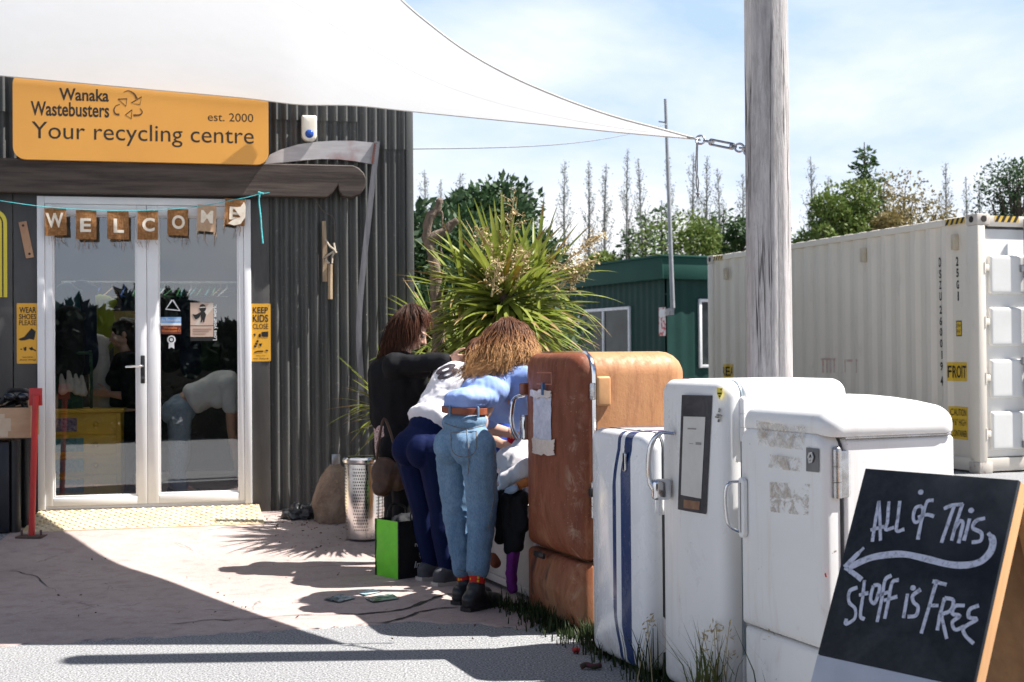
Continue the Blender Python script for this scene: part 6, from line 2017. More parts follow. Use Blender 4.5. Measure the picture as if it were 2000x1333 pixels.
def hips(mb, J, inf=0.0, k=1.0):
    c = (J['hipL'] + J['hipR']) / 2
    sd = (J['hipR'] - J['hipL']).normalized()
    d = (J['knL'] + J['knR']) / 2 - c
    up = ((J['neck'] - J['pelvis']).normalized() * .6 - d.normalized() * .8).normalized()
    up = (up - sd * up.dot(sd)).normalized(); fr = sd.cross(up)
    if fr.dot(J['fwd']) < 0: fr = -fr
    mb.ell(c + up * .03, (.150 * k + inf, .112 * k + inf, .115 * k + inf), (sd, fr, up), 20, 14)
    for s in (-1, 1): mb.ell(c + sd * .07 * s - fr * .045 - up * .015, (.082 * k + inf, .085 * k + inf, .095 * k + inf), (sd, fr, up), 18, 12)
def leg(mb, J, s, inf=0.0, k=1.0, stop=1.0, rk=.056, ra=.036):
    h, kn, a = J['hip' + s], J['kn' + s], J['an' + s]
    mb.cap(h, h.lerp(kn, .5), .086 * k + inf, .074 * k + inf); mb.cap(h.lerp(kn, .5), kn, .074 * k + inf, rk * k + inf)
    e = kn.lerp(a, stop)
    m = kn.lerp(e, .35); d = (a - kn).normalized()
    back = -J['fwd']; back = (back - d * back.dot(d)).normalized()
    mb.cap(kn, m + back * .012, rk * k + inf, .052 * k + inf); mb.cap(m + back * .012, e, .052 * k + inf, ra * k + inf)
def arm(mb, J, s, inf=0.0, k=1.0, stop=2.0):
    a, b, c = J['sh' + s], J['el' + s], J['wr' + s]
    if stop < 1: mb.cap(a, a.lerp(b, stop), .050 * k + inf, .046 * k + inf * 1.5); return
    mb.cap(a, b, .048 * k + inf, .038 * k + inf)
    f = min(stop - 1, 1); m = b.lerp(c, min(.35, f)); e = b.lerp(c, f)
    mb.cap(b, m, .038 * k + inf, .037 * k + inf); mb.cap(m, e, .037 * k + inf, .026 * k + inf)
def hand(mb, w, d, nrm, thumb, curl=.5):
    """palm, four bent fingers of different length and a thumb leaving the palm's side"""
    d = d.normalized(); th = (thumb - d * thumb.dot(d)).normalized(); nrm = d.cross(th)
    for i in range(4):
        o = th * (.027 - .018 * i)
        mb.cap(w + o * .6, w + d * .085 + o, .013, .0105, 8)
        L = (.040, .045, .042, .033)[i]; p = w + d * .085 + o; q = d.copy()
        for j in range(3):
            q = (Matrix.Rotation(curl * (.5 + .3 * j) * (1 + .08 * i), 3, th) @ q)
            e = p + q * L * (1, .68, .5)[j]
            mb.cap(p, e, .0092 - .001 * j, .0085 - .001 * j, 8); p = e
    p = w + d * .03 + th * .02
    for j, (l, f) in enumerate(((.04, .75), (.032, .55), (.026, .35))):
        e = p + (d * (1 - f * .5) + th * f * .8 + nrm * .15).normalized() * l
        mb.cap(p, e, .0115 - .0012 * j, .0105 - .0012 * j, 8); p = e
def head(mb, c, f, u, k=1.0):
    f = f.normalized(); u = (u - f * u.dot(f)).normalized(); r = f.cross(u)
    ax = (r, f, u)
    E = lambda o, rad: mb.ell(c + (r * o[0] + f * o[1] + u * o[2]) * k, tuple(x * k for x in rad), ax, 18, 12)
    E((0, -.015, .025), (.072, .092, .085)); E((0, .035, -.030), (.056, .058, .072)); E((0, .048, -.085), (.036, .038, .028))
    E((0, .074, .012), (.045, .02, .012))
    for s in (-1, 1):
        E((.034 * s, .066, -.035), (.024, .022, .022)); E((.074 * s, -.012, -.018), (.010, .020, .031)); E((.052 * s, .01, -.065), (.016, .035, .025))
    P_ = lambda a, b, d: c + (r * a + f * b + u * d) * k
    mb.cap(P_(0, .088, .0), P_(0, .112, -.036), .008 * k, .0125 * k); 
    for s in (-1, 1): mb.cap(P_(0, .102, -.04), P_(.012 * s, .098, -.042), .008 * k, .007 * k)
    E((0, .094, -.068), (.023, .010, .0065)); E((0, .093, -.079), (.020, .010, .007))
    return r, f, u
def eyes(c, r, f, u, par, k=1.0):
    for s in (-1, 1):
        mb = MB(); mb.ell(c + (r * .033 * s + f * .083 + u * -.004) * k, (.0115 * k,) * 3); mb.build('eye', M_EYE, par)
def foot(mb, J, s, inf=0.0, L=.16):
    a = J['an' + s]; fw = V(J['fwd'].x, J['fwd'].y, 0).normalized() if 'toe' not in J else J['toe']
    heel = V(a.x, a.y, 0) - fw * .045 + V(0, 0, .040)
    mb.cap(a, heel + V(0, 0, .02), .036 + inf, .035 + inf); mb.cap(heel, heel + fw * (L * .75), .034 + inf, .036 + inf); mb.cap(heel + fw * (L * .7), heel + fw * (L + .045) - V(0, 0, .010), .036 + inf, .026 + inf)
    mb.cap(a, heel + fw * (L * .6), .036 + inf, .034 + inf)
def strip_hair(mb, guides, n, r, wave, rr, layers=(0, .03), m3=True, seg=20):
    """thin strands laid between neighbouring guide curves"""
    GS = [resample([P(*q) for q in g], seg, 4) for g in guides]
    k = len(GS)
    for i in range(n):
        t = rr.random() * (k - 1); a = int(t); f = t - a; a = min(a, k - 2)
        off = rr.uniform(*layers); jit = V(rr.gauss(0, .006), 0, rr.gauss(0, .006)); lk = round(t * 5 + rr.gauss(0, .35)); ph = lk * 2.3 + rr.gauss(0, .35); fr = 1.9 + .5 * sin(lk * 5.1) + rr.gauss(0, .12); L = int(seg * min(1, max(.5, .82 + .13 * sin(lk * 7.7) + rr.gauss(0, .07))))
        amp = wave * rr.uniform(.5, 1.4)
        pts = []
        for j in range(L + 1):
            p = GS[a][j].lerp(GS[a + 1][j], f)
            g = j / seg
            w = amp * g * sin(ph + g * 6.28 * fr)
            w2 = amp * g * cos(ph * 1.7 + g * 6.28 * fr * .9)
            pts.append(p + jit * (1 + 1.5 * g) + V(w, off + .02 * g * sin(ph), w2 * .6))
        b = len(mb.v)
        q = 3
        for j, p in enumerate(pts):
            g = j / L; rad = r * (1 - .6 * g ** 3)
            t_ = (pts[min(j + 1, L)] - pts[max(j - 1, 0)]).normalized(); u = t_.cross(V(0, 1, 0)); u = u.normalized() if u.length > .01 else V(1, 0, 0); w_ = t_.cross(u)
            for s in range(q): an = 2 * pi * s / q; mb.v.append(tuple(p + (u * cos(an) + w_ * sin(an)) * rad))
        sh = rr.uniform(-.16, .16)
        for j in range(L):
            for s in range(q): mb.f.append((b + j * q + s, b + j * q + (s + 1) % q, b + (j + 1) * q + (s + 1) % q, b + (j + 1) * q + s))
            g = j / seg + sh
            mb.mi += [(0 if g < .36 else 1 if g < .54 else 2)] * q
def folds(scale, amp, stretch=(1, 1, 1), seed=0, ridge=True):
    def f(co, n):
        p = V(co.x * stretch[0], co.y * stretch[1], co.z * stretch[2]) * scale + V(seed, seed * 2.1, seed * .7)
        a = noise.noise(p); b = noise.noise(p * 2.3 + V(4, 4, 4))
        if ridge: a = 1 - 2 * abs(a) ** .7
        return amp * (a * .7 + b * .45)
    return f
class Surf:
    def __init__(s, me):
        s.b = BVHTree.FromPolygons([v.co for v in me.vertices], [p.vertices for p in me.polygons])
    def hit(s, px, py, off=.002):
        h = s.b.ray_cast(CAM, ray(px, py).normalized())
        return (h[0] + h[1] * off, h[1]) if h[0] is not None else (None, None)
    def line(s, px, off=.002, n=6):
        out = []
        for q in catmull([(a, b, 0) for a, b in px], n):
            h = s.hit(q.x, q.y, off)[0]
            if h is not None: out.append(h)
        return out

def m_cloth(name, a, b, scale=6, rough=.85, weave=220, wb=.25, spec=.15, stretch=(1, 1, 1), sheen=0.0):
    if name in _mats: return _mats[name]
    t = NT(name, rough, 0, spec); n1 = t.noise(scale, 5, .6, .3, t.co(stretch)); n2 = t.noise(weave, 2, .5)
    t.col(t.mix(t.rng(n1, .3, .7), a, b)); t.bump(n2, wb, .002); t.b.inputs['Sheen Weight'].default_value = sheen
    _mats[name] = t.mat
    return t.mat
def m_skin(name='skin', c=(.56, .33, .24)):
    if name in _mats: return _mats[name]
    t = NT(name, .48, 0, .35); n1 = t.noise(14, 4); t.col(t.mix(t.rng(n1, .3, .7), c, tuple(x * .85 for x in c))); t.b.inputs['Subsurface Weight'].default_value = .12; t.b.inputs['Subsurface Radius'].default_value = (.01, .004, .002); t.b.inputs['Subsurface Scale'].default_value = 1.0
    t.bump(t.noise(160, 2), .06, .001); _mats[name] = t.mat; return t.mat
M_SKIN = m_skin()
M_EYE = mat('eye', (.05, .03, .02), (.2, .18, .16), .1)
def m_hair(name, c):
    t = NT(name, .5, 0, .22); n1 = t.noise(60, 2); t.col(t.mix(t.rng(n1, .3, .7), c, tuple(x * .6 for x in c))); return t.mat
M_HB = m_hair('brown_hair', (.13, .052, .026)); M_HC = m_hair('auburn_hair', (.33, .150, .060)); M_HG = m_hair('golden_hair', (.58, .32, .14))
M_HR = m_hair('red_brown_hair', (.055, .024, .015)); M_HR2 = m_hair('red_brown_hair_light', (.10, .038, .02))
def finish(mb, name, m, par, vox, it, fn=None, ang=180):
    me = remesh(mb, vox, it)
    if fn:
        for f in (fn if isinstance(fn, list) else [fn]): displace(me, f)
    return mkobj(name, me, m, par, ang)

# ---------------------------------------------------------------- woman in blue T-shirt and jeans
JA = dict(fwd=V(.5, .86, 0).normalized(), toe=V(.62, .78, 0).normalized(), pelvis=P(910, 852, 6.62), neck=P(985, 712, 6.90),
          hipL=P(884, 868, 6.70), hipR=P(934, 872, 6.55), knL=P(893, 1000, 6.76), knR=P(942, 985, 6.62), anL=P(910, 1150, 6.74), anR=P(930, 1158, 6.56),
          shL=P(930, 738, 7.02), shR=P(1022, 738, 6.80), elL=P(958, 838, 7.12), wrL=P(1006, 848, 7.10), elR=P(1014, 842, 6.90), wrR=P(1036, 868, 7.12))
hA, fA, uA = P(990, 674, 7.04), V(.45, .62, -.62), V(.30, .50, .78)
pA = thing('person', 'woman in pale blue T-shirt and faded jeans bending over the clothes crate', 'person', V(JA['pelvis'].x, JA['pelvis'].y, 0), 0, 'women rummaging in the free clothes')
def rel(o, root):
    """keep world-space vertices under a root that stands elsewhere"""
    for v in o.data.vertices: v.co -= root.location
    return o
mb = MB(); torso(mb, JA, -.03, .85); mb.cap(JA['neck'], hA - uA.normalized() * .06, .052, .048); r_, f_, u_ = head(mb, hA, fA, uA)
for s in 'LR': arm(mb, JA, s, -.002); leg(mb, JA, s, -.004); foot(mb, JA, s)
hand(mb, JA['wrL'], JA['wrL'] - JA['elL'] + V(.02, .02, -.01), None, V(0, -.3, 1), .55); hand(mb, JA['wrR'], V(.5, .7, -.4), None, V(-.5, .3, .6), .6)
rel(finish(mb, 'body', M_SKIN, pA, .0055, 4), pA)
# jeans
def m_denim(name, a, b, c):
    t = NT(name, .85, 0, .15); n1 = t.noise(7, 4, .6, .4, t.co((1, 1, .5))); n2 = t.noise(170, 3, .7, 0, t.co((1, 1, .35))); n3 = t.noise(22, 5, .7)
    k = t.mix(t.rng(n1, .3, .7), a, b); k = t.mix(t.rng(n3, .5, .8, 0, .3), k, c); k = t.mix(t.rng(n2, .4, .65, 0, .4), k, tuple(x * .45 for x in a)); t.col(k); t.bump(n2, .4, .003); return t.mat
M_DEN = m_denim('faded_denim', (.11, .20, .32), (.20, .31, .43), (.34, .43, .52))
mb = MB(); hips(mb, JA, .004, .94)
ax, sd, fr = basis(JA); wa = P(907, 806, 6.63)
sdb, frb = V(.86, -.51, 0).normalized(), V(.51, .86, 0).normalized()
mb.ell(wa - V(0, 0, .05), (.127, .106, .062), (sdb, frb, V(0, 0, 1)), 20, 10)
for s in 'LR':
    h, kn, a = JA['hip' + s], JA['kn' + s], JA['an' + s]; e = kn.lerp(a, .72)
    mb.cap(h, h.lerp(kn, .5), .094, .088); mb.cap(h.lerp(kn, .5), kn, .088, .079); mb.cap(kn, e, .078, .060); 
jn = finish(mb, 'jeans', M_DEN, pA, .008, 3, [folds(7, .007, (1, 1, 1.6), 3), folds(13, .0028, (.7, .7, 1.8), 8)])
SJ = Surf(jn.data)
mb = MB()
for ln in ([(868, 826), (890, 834), (915, 838), (935, 834), (958, 826)], [(912, 838), (914, 870), (916, 905), (913, 930)], [(881, 846), (931, 843)], [(931, 843), (929, 880), (912, 893), (893, 890), (883, 878), (881, 846)], [(962, 850), (966, 900), (966, 960), (952, 1040)], [(893, 1112), (910, 1117), (925, 1117)], [(915, 1124), (935, 1130), (953, 1128)]):
    p = SJ.line(ln, .0015)
    if len(p) > 2: mb.tube(p, .0022, 5)
rel(mb.build('seam', mat('denim_seam', (.07, .11, .18), (.28, .22, .14), .8, scale=60), jn), pA)
rel(jn, pA)
# belt
mb = MB(); pts = []
for i in range(41):
    a = 2 * pi * i / 40; p = wa + V(0, 0, .012) + sdb * (.120 * cos(a)) + frb * (.100 * sin(a)); pts.append(p + V(0, 0, -.006 * cos(a)))
vs = []; fs = []
cen = wa
for p in pts:
    o = (p - cen); o.z = 0; o.normalize()
    vs += [p + V(0, 0, -.017), p + V(0, 0, .017), p + o * .004 + V(0, 0, .015), p + o * .004 + V(0, 0, -.015)]
for i in range(40):
    for q in range(4): fs.append((i * 4 + q, i * 4 + (q + 1) % 4, i * 4 + 4 + (q + 1) % 4, i * 4 + 4 + q))
mb.add(vs, fs); rel(mb.build('belt', mat('tan_leather', (.27, .075, .03), (.20, .05, .02), .45, scale=20), pA), pA)
mb = MB()
for px in (880, 929):
    d_ = ray(px, 803 + (px - 880) * .14); 
    best = min(pts, key=lambda p: (p - CAM).normalized().cross(d_.normalized()).length + (0 if (p - CAM).length < (wa - CAM).length else 9))
    o = best - cen; o.z = 0; o.normalize(); mb.cap(best + o * .008 + V(0, 0, .022), best + o * .008 + V(0, 0, -.024), .006, .006, 8)
rel(mb.build('belt_loop', M_DEN, jn), pA)
# T-shirt
t = NT('blue_marl_jersey', .85, 0, .15); n1 = t.noise(5, 5, .65, .6); n2 = t.noise(240, 2); t.col(t.mix(t.rng(n1, .3, .7), (.20, .30, .62), (.30, .40, .70))); t.bump(n2, .2, .002); M_BLUE = t.mat
mb = MB()
ax, sd, fr = basis(JA)
sdh = V(.86, -.5, 0).normalized()
for c, r3 in ((wa + V(.003, 0, .040), (.114, .096, .026)), (wa + V(.012, .0, .075), (.121, .104, .05)), (P(932, 778, 6.70), (.120, .110, .065)), (P(946, 762, 6.76), (.135, .110, .085)), (P(962, 750, 6.83), (.138, .102, .09)), (P(975, 742, 6.88), (.135, .09, .085))):
    s_x = (sdh * .7 + sd * .3).normalized(); z_x = V(0, 0, 1); z_x = (z_x - s_x * z_x.dot(s_x)).normalized(); mb.ell(c, r3, (s_x, s_x.cross(z_x), z_x), 20, 12)
mb.cap(P(950, 772, 6.80), P(982, 800, 6.86), .108, .078); mb.cap(JA['shL'], JA['shR'], .062, .066)
for s in 'LR': mb.cap(P(966, 745, 6.84), JA['sh' + s], .085, .066)
for s in 'LR':
    a, b = JA['sh' + s], JA['el' + s]; mb.cap(a, a.lerp(b, .35), .066, .080); mb.cap(a.lerp(b, .35), a.lerp(b, .72), .080, .078)
rel(finish(mb, 'shirt', M_BLUE, pA, .008, 9, [folds(8, .008, (1.3, 1.3, .7), 1), folds(21, .0045, (1, 1, .6), 5)]), pA)
# shoes and socks
t = NT('red_patterned_sock', .9); vv = t.voro(38); t.col(t.mix(t.math('LESS_THAN', vv, .28), (.50, .02, .015), (.62, .42, .02))); M_SOCK = t.mat
for s in 'LR':
    mb = MB(); a = JA['an' + s]; mb.cap(a - V(0, 0, .01), a.lerp(JA['kn' + s], .22), .042, .043); rel(finish(mb, 'sock', M_SOCK, pA, .006, 2), pA)
    mb = MB(); J2 = dict(JA); foot(mb, J2, s, .012); fw = JA['toe']; c = V(a.x, a.y, 0)
    mb.cap(a + V(0, 0, -.01), a + V(0, 0, .022), .050, .050)
    sh_ = rel(finish(mb, 'boot', M_BLACK, pA, .006, 3, folds(25, .0015)), pA)
    mb = MB(); 
    for q in (-.06, .02, .09, .16): mb.cap(c + fw * q + V(0, 0, .012), c + fw * (q + .05) + V(0, 0, .012), .012, .012, 8)
    mb = MB(); nrm = V(-fw.y, fw.x, 0)
    pr = [c + fw * x + nrm * y for x, y in ((-.095, 0), (-.085, .034), (-.03, .042), (.06, .046), (.13, .046), (.175, .03), (.19, 0), (.175, -.03), (.13, -.046), (.06, -.046), (-.03, -.042), (-.085, -.034))]
    vs = [p + V(0, 0, .006) for p in pr] + [p + V(0, 0, .026) for p in pr]; n_ = len(pr)
    mb.add(vs, [tuple(range(n_))[::-1], tuple(range(n_, 2 * n_))] + [(i, (i + 1) % n_, n_ + (i + 1) % n_, n_ + i) for i in range(n_)])
    rel(mb.build('boot_sole', M_BLACK, sh_), pA)
# long wavy hair falling forward over her shoulders
rr = random.Random(31)
mb = MB()
mb.ell(hA + u_ * .030 - f_ * .022, (.085, .098, .092), (r_, f_, u_), 22, 14)
mb.cap(hA - f_ * .07 - u_ * .02, P(950, 700, 6.92), .075, .045); mb.cap(hA - f_ * .07 - u_ * .02, P(1005, 694, 6.92), .07, .045)
base = remesh(mb, .009, 4)
mbh = MB()
mbh.v = [tuple(v.co) for v in base.vertices]; mbh.f = [tuple(p.vertices) for p in base.polygons]; mbh.mi = [0] * len(mbh.f)
gu = [[(976, 632, 7.0), (958, 644, 6.97), (946, 664, 6.93), (930, 690, 6.89), (914, 714, 6.86), (898, 738, 6.85)], [(981, 628, 6.97), (969, 640, 6.92), (958, 664, 6.88), (946, 694, 6.84), (930, 720, 6.80), (910, 750, 6.78)],
      [(986, 625, 6.95), (981, 638, 6.89), (975, 662, 6.85), (966, 696, 6.80), (952, 722, 6.77), (930, 748, 6.75)], [(991, 624, 6.94), (993, 638, 6.88), (992, 662, 6.84), (988, 692, 6.79), (978, 714, 6.77), (958, 738, 6.75)],
      [(997, 625, 6.95), (1006, 638, 6.90), (1010, 662, 6.86), (1010, 688, 6.82), (1004, 706, 6.80), (990, 726, 6.79)], [(1003, 628, 6.97), (1020, 641, 6.93), (1029, 662, 6.90), (1034, 686, 6.87), (1032, 702, 6.86), (1022, 716, 6.86)], [(1008, 633, 7.0), (1030, 648, 6.98), (1038, 668, 6.97), (1044, 690, 6.95), (1044, 704, 6.95), (1040, 714, 6.96)]]
strip_hair(mbh, gu, 3800, .0017, .028, rr, (-.06, .01), seg=26)
rel(mbh.build('hair', [M_HB, M_HC, M_HG], pA, 180, fix=False), pA)
mb = MB(); ringm(mb, JA['wrL'].lerp(JA['elL'], .12), .031, .003, V(0, 1, 0), V(-.2, 0, 1).normalized()); ringm(mb, JA['wrL'].lerp(JA['elL'], .2), .032, .0025, V(0, 1, 0), V(-.1, 0, 1).normalized())
rel(mb.build('bracelet', mat('coral_beads', (.6, .2, .12), (.7, .5, .3), .4, scale=120), pA), pA)

# ---------------------------------------------------------------- woman in white numbered T-shirt and navy leggings
JB = dict(fwd=V(.80, .60, 0).normalized(), toe=V(.80, .6, 0).normalized(), pelvis=P(824, 858, 7.36), neck=P(906, 722, 7.58),
          hipL=P(800, 872, 7.46), hipR=P(846, 880, 7.30), knL=P(828, 1000, 7.46), knR=P(862, 995, 7.32), anL=P(843, 1108, 7.46), anR=P(874, 1116, 7.28),
          shL=P(872, 738, 7.76), shR=P(922, 752, 7.46), elL=P(935, 835, 7.75), wrL=P(985, 868, 7.62), elR=P(945, 852, 7.36), wrR=P(980, 868, 7.28))
hB, fB_, uB = P(938, 700, 7.68), V(.6, .45, -.66), V(.5, .35, .7)
pB = thing('person', 'woman in white numbered T-shirt and navy leggings bent beside the blue T-shirt woman', 'person', V(JB['pelvis'].x, JB['pelvis'].y, 0), 0, 'women rummaging in the free clothes')
mb = MB(); torso(mb, JB, -.018, .92); mb.cap(JB['neck'], hB - uB.normalized() * .06, .05, .046); rB, fBn, uBn = head(mb, hB, fB_, uB)
for s in 'LR': arm(mb, JB, s); leg(mb, JB, s, -.003); foot(mb, JB, s)
hand(mb, JB['wrL'], JB['wrL'] - JB['elL'], None, V(-.3, -.3, 1), .5); hand(mb, JB['wrR'], JB['wrR'] - JB['elR'], None, V(-.3, .3, 1), .5)
rel(finish(mb, 'body', M_SKIN, pB, .0058, 4), pB)
M_NAVY = m_cloth('navy_jersey', (.003, .007, .036), (.005, .011, .055), 4, .75, 260, .2, .12)
mb = MB(); hips(mb, JB, .008, 1.0)
for s in 'LR': leg(mb, JB, s, .009, 1.05, .94, .060, .040)
axB, sdB, frB = basis(JB)
mb.ell(JB['pelvis'] + axB * .08, (.142, .112, .08), (sdB, frB, axB), 20, 12)
rel(finish(mb, 'leggings', M_NAVY, pB, .008, 4, folds(16, .0016, (1, 1, 1), 2)), pB)
M_WT = m_cloth('white_sport_jersey', (.72, .70, .73), (.64, .62, .66), 4, .7, 240, .1, .2)
mb = MB(); torso(mb, JB, .026, 1.0, False); LB_ = (JB['neck'] - JB['pelvis']).length
mb.ell(JB['pelvis'] + axB * LB_ * .24, (.168, .140, .08), (sdB, frB, axB), 20, 12); mb.ell(JB['pelvis'] + axB * LB_ * .45 - V(0, 0, .05), (.15, .13, .11), (sdB, frB, axB), 20, 12)
for s in 'LR': a, b = JB['sh' + s], JB['el' + s]; mb.cap(a, a.lerp(b, .55), .075, .085)
ws = finish(mb, 'shirt', M_WT, pB, .008, 4, [folds(7, .009, (1, 1, 1.2), 11), folds(18, .004, (1, 1, .8), 12)])
SW = Surf(ws.data)
v_, f_2 = text_geo('8', .02)
b_ = bmesh.new(); o_, ux, uy = (858, 747), (40, -18), (-10, -22)
vv = [b_.verts.new((a, c, 0)) for a, c in v_]
for f in f_2:
    try: b_.faces.new([vv[i] for i in f])
    except ValueError: pass
bmesh.ops.triangulate(b_, faces=b_.faces[:]); bmesh.ops.subdivide_edges(b_, edges=b_.edges[:], cuts=2, use_grid_fill=True)
ok = True
for w in b_.verts:
    h = SW.hit(o_[0] + ux[0] * w.co.x + uy[0] * w.co.y, o_[1] + ux[1] * w.co.x + uy[1] * w.co.y, .004)[0]
    if h is None: ok = False
    else: w.co = h
if ok:
    m8 = MB(); m8.bm(b_); rel(m8.build('number', mat('charcoal_print', (.045, .035, .045), None, .6), ws, None), pB)
rel(ws, pB)
M_SHOE = m_cloth('grey_knit_shoe', (.06, .06, .07), (.10, .10, .11), 20, .8)
M_SOLE = mat('pale_sole', (.50, .45, .40), (.42, .38, .33), .6)
for s in 'LR':
    a = JB['an' + s]; fw = JB['toe']; c = V(a.x, a.y, 0); nrm = V(-fw.y, fw.x, 0)
    mb = MB(); foot(mb, JB, s, .013); mb.cap(a - V(0, 0, .02), a - V(0, 0, .005), .046, .046); so_ = rel(finish(mb, 'shoe', M_SHOE, pB, .006, 3), pB)
    mb = MB(); pr = [c + fw * x + nrm * y for x, y in ((-.10, 0), (-.09, .036), (-.03, .044), (.06, .048), (.13, .048), (.185, .03), (.2, 0), (.185, -.03), (.13, -.048), (.06, -.048), (-.03, -.044), (-.09, -.036))]
    vs = [p + V(0, 0, .006) for p in pr] + [p + V(0, 0, .026) for p in pr]; n_ = len(pr); mb.add(vs, [tuple(range(n_))[::-1], tuple(range(n_, 2 * n_))] + [(i, (i + 1) % n_, n_ + (i + 1) % n_, n_ + i) for i in range(n_)]); rel(mb.build('sole', M_SOLE, so_), pB)
mbh = MB(); mbh.ell(hB + uBn * .03 - fBn * .02, (.082, .098, .090), (rB, fBn, uBn), 20, 12)
strip_hair(mbh, [[(926, 674, 7.62), (915, 690, 7.58), (911, 704, 7.56), (911, 716, 7.55)], [(930, 668, 7.6), (924, 690, 7.55), (920, 708, 7.53), (918, 722, 7.52)], [(942, 667, 7.6), (940, 690, 7.54), (936, 712, 7.52), (930, 732, 7.5)], [(955, 672, 7.62), (962, 694, 7.58), (962, 716, 7.56), (955, 735, 7.55)]], 420, .0022, .006, rr, (-.02, .03))
rel(mbh.build('hair', [M_HB, M_HC, M_HG], pB, 180, fix=False), pB)

# ---------------------------------------------------------------- woman in black cardigan
JC = dict(fwd=V(1, .12, 0).normalized(), pelvis=P(778, 862, 7.97), neck=P(787, 694, 7.92), hipL=P(772, 872, 8.06), hipR=P(786, 872, 7.88), knL=P(772, 985, 8.04), knR=P(788, 985, 7.86), anL=P(772, 1084, 8.05), anR=P(788, 1090, 7.84),
          shL=P(790, 712, 8.08), shR=P(772, 714, 7.76), elL=P(838, 722, 8.08), wrL=P(886, 712, 8.02), elR=P(826, 710, 7.70), wrR=P(872, 704, 7.64))
hC, fC, uC = P(806, 643, 7.92), V(.88, -.10, -.56), V(.52, 0, .86)
pC = thing('person', 'woman in black cardigan with auburn fringe reaching out, standing nearest the iron wall', 'person', V(JC['pelvis'].x, JC['pelvis'].y, 0), 0, 'women rummaging in the free clothes')
mb = MB(); torso(mb, JC, -.012, .95); mb.cap(JC['neck'], hC - uC.normalized() * .07 - fC.normalized() * .02, .052, .047); rC, fCn, uCn = head(mb, hC, fC, uC)
for s in 'LR': arm(mb, JC, s, -.002); leg(mb, JC, s, -.003); foot(mb, JC, s)
hand(mb, JC['wrR'], V(1, .0, .02), None, V(0, -.2, 1), .35); hand(mb, JC['wrL'], V(1, -.1, -.05), None, V(0, .2, 1), .4)
rel(finish(mb, 'body', M_SKIN, pC, .0055, 4), pC); eyes(hC, rC, fCn, uCn, pC)
for c in pC.children:
    if c.name.startswith('eye'): rel(c, pC)
M_BLK = m_cloth('black_knit', (.006, .006, .007), (.012, .012, .014), 5, .8, 200, .3, .15)
mb = MB(); torso(mb, JC, .020, 1.02, True)
axC, sdC, frC = basis(JC)
for s in 'LR': arm(mb, JC, s, .016, 1.0, 1.92)
mb.cap(P(776, 730, 7.92), P(780, 820, 7.95), .15, .155); mb.cap(P(752, 730, 7.92), P(758, 815, 7.93), .105, .11)
mb.cap(P(818, 725, 7.80), P(822, 775, 7.84), .06, .035); mb.cap(P(775, 714, 7.78), P(825, 722, 7.76), .07, .05)
cd_ = finish(mb, 'cardigan', M_BLK, pC, .009, 4, [folds(7, .010, (1, 1, .6), 21), folds(18, .003, (1, 1, .5), 22)])
rel(cd_, pC)
t = NT('speckled_pink_print', .85); vv = t.voro(95); t.col(t.mix(t.math('LESS_THAN', vv, .36), (.50, .36, .34), (.035, .02, .025))); M_SPK = t.mat
mb = MB(); mb.cap(P(772, 830, 7.95), P(772, 880, 7.95), .135, .125); mb.cap(P(770, 830, 7.95), P(764, 885, 7.93), .12, .10); rel(finish(mb, 'tunic', M_SPK, pC, .008, 3, folds(9, .006, (1, 1, .4), 4)), pC)
mb = MB(); hips(mb, JC, .008)
for s in 'LR': leg(mb, JC, s, .010, 1.0, .95, .06, .044)
rel(finish(mb, 'trousers', M_BLK, pC, .009, 3), pC)
for s in 'LR': mb = MB(); foot(mb, JC, s, .010); rel(finish(mb, 'shoe', M_BLACK, pC, .007, 3), pC)
mbh = MB(); mbh.ell(hC + uCn * .030 - fCn * .026, (.082, .096, .090), (rC, fCn, uCn), 20, 12)
m2 = MB(); m2.ell(hC + uCn * .030 - fCn * .03, (.084, .095, .092), (rC, fCn, uCn), 20, 12); m2.cap(hC - fCn * .06, P(768, 690, 7.92), .085, .06); m2.cap(P(770, 680, 7.9), P(748, 730, 7.9), .055, .03)
base = remesh(m2, .009, 4); mbh = MB(); mbh.v = [tuple(v.co) for v in base.vertices]; mbh.f = [tuple(p.vertices) for p in base.polygons]; mbh.mi = [0] * len(mbh.f)
rr = random.Random(44)
strip_hair(mbh, [[(812, 600, 7.94), (828, 610, 7.90), (836, 626, 7.90), (838, 645, 7.92)], [(808, 598, 7.90), (822, 610, 7.84), (830, 630, 7.84), (830, 648, 7.85)]], 220, .0023, .003, rr, (-.03, .03), seg=12)
strip_hair(mbh, [[(806, 597, 7.88), (816, 612, 7.82), (818, 640, 7.81), (815, 672, 7.82)], [(800, 597, 7.87), (800, 618, 7.80), (800, 650, 7.79), (797, 688, 7.81)], [(794, 599, 7.87), (782, 622, 7.80), (776, 655, 7.79), (770, 702, 7.81)], [(788, 602, 7.9), (768, 628, 7.85), (756, 664, 7.84), (748, 705, 7.85), (740, 742, 7.86)], [(784, 606, 7.96), (758, 640, 7.93), (746, 680, 7.92), (736, 715, 7.92), (731, 745, 7.92)]], 850, .0023, .006, rr, (-.012, .04))
rel(mbh.build('hair', [M_HR, M_HR2, M_HR2], pC, 180, fix=False), pC)

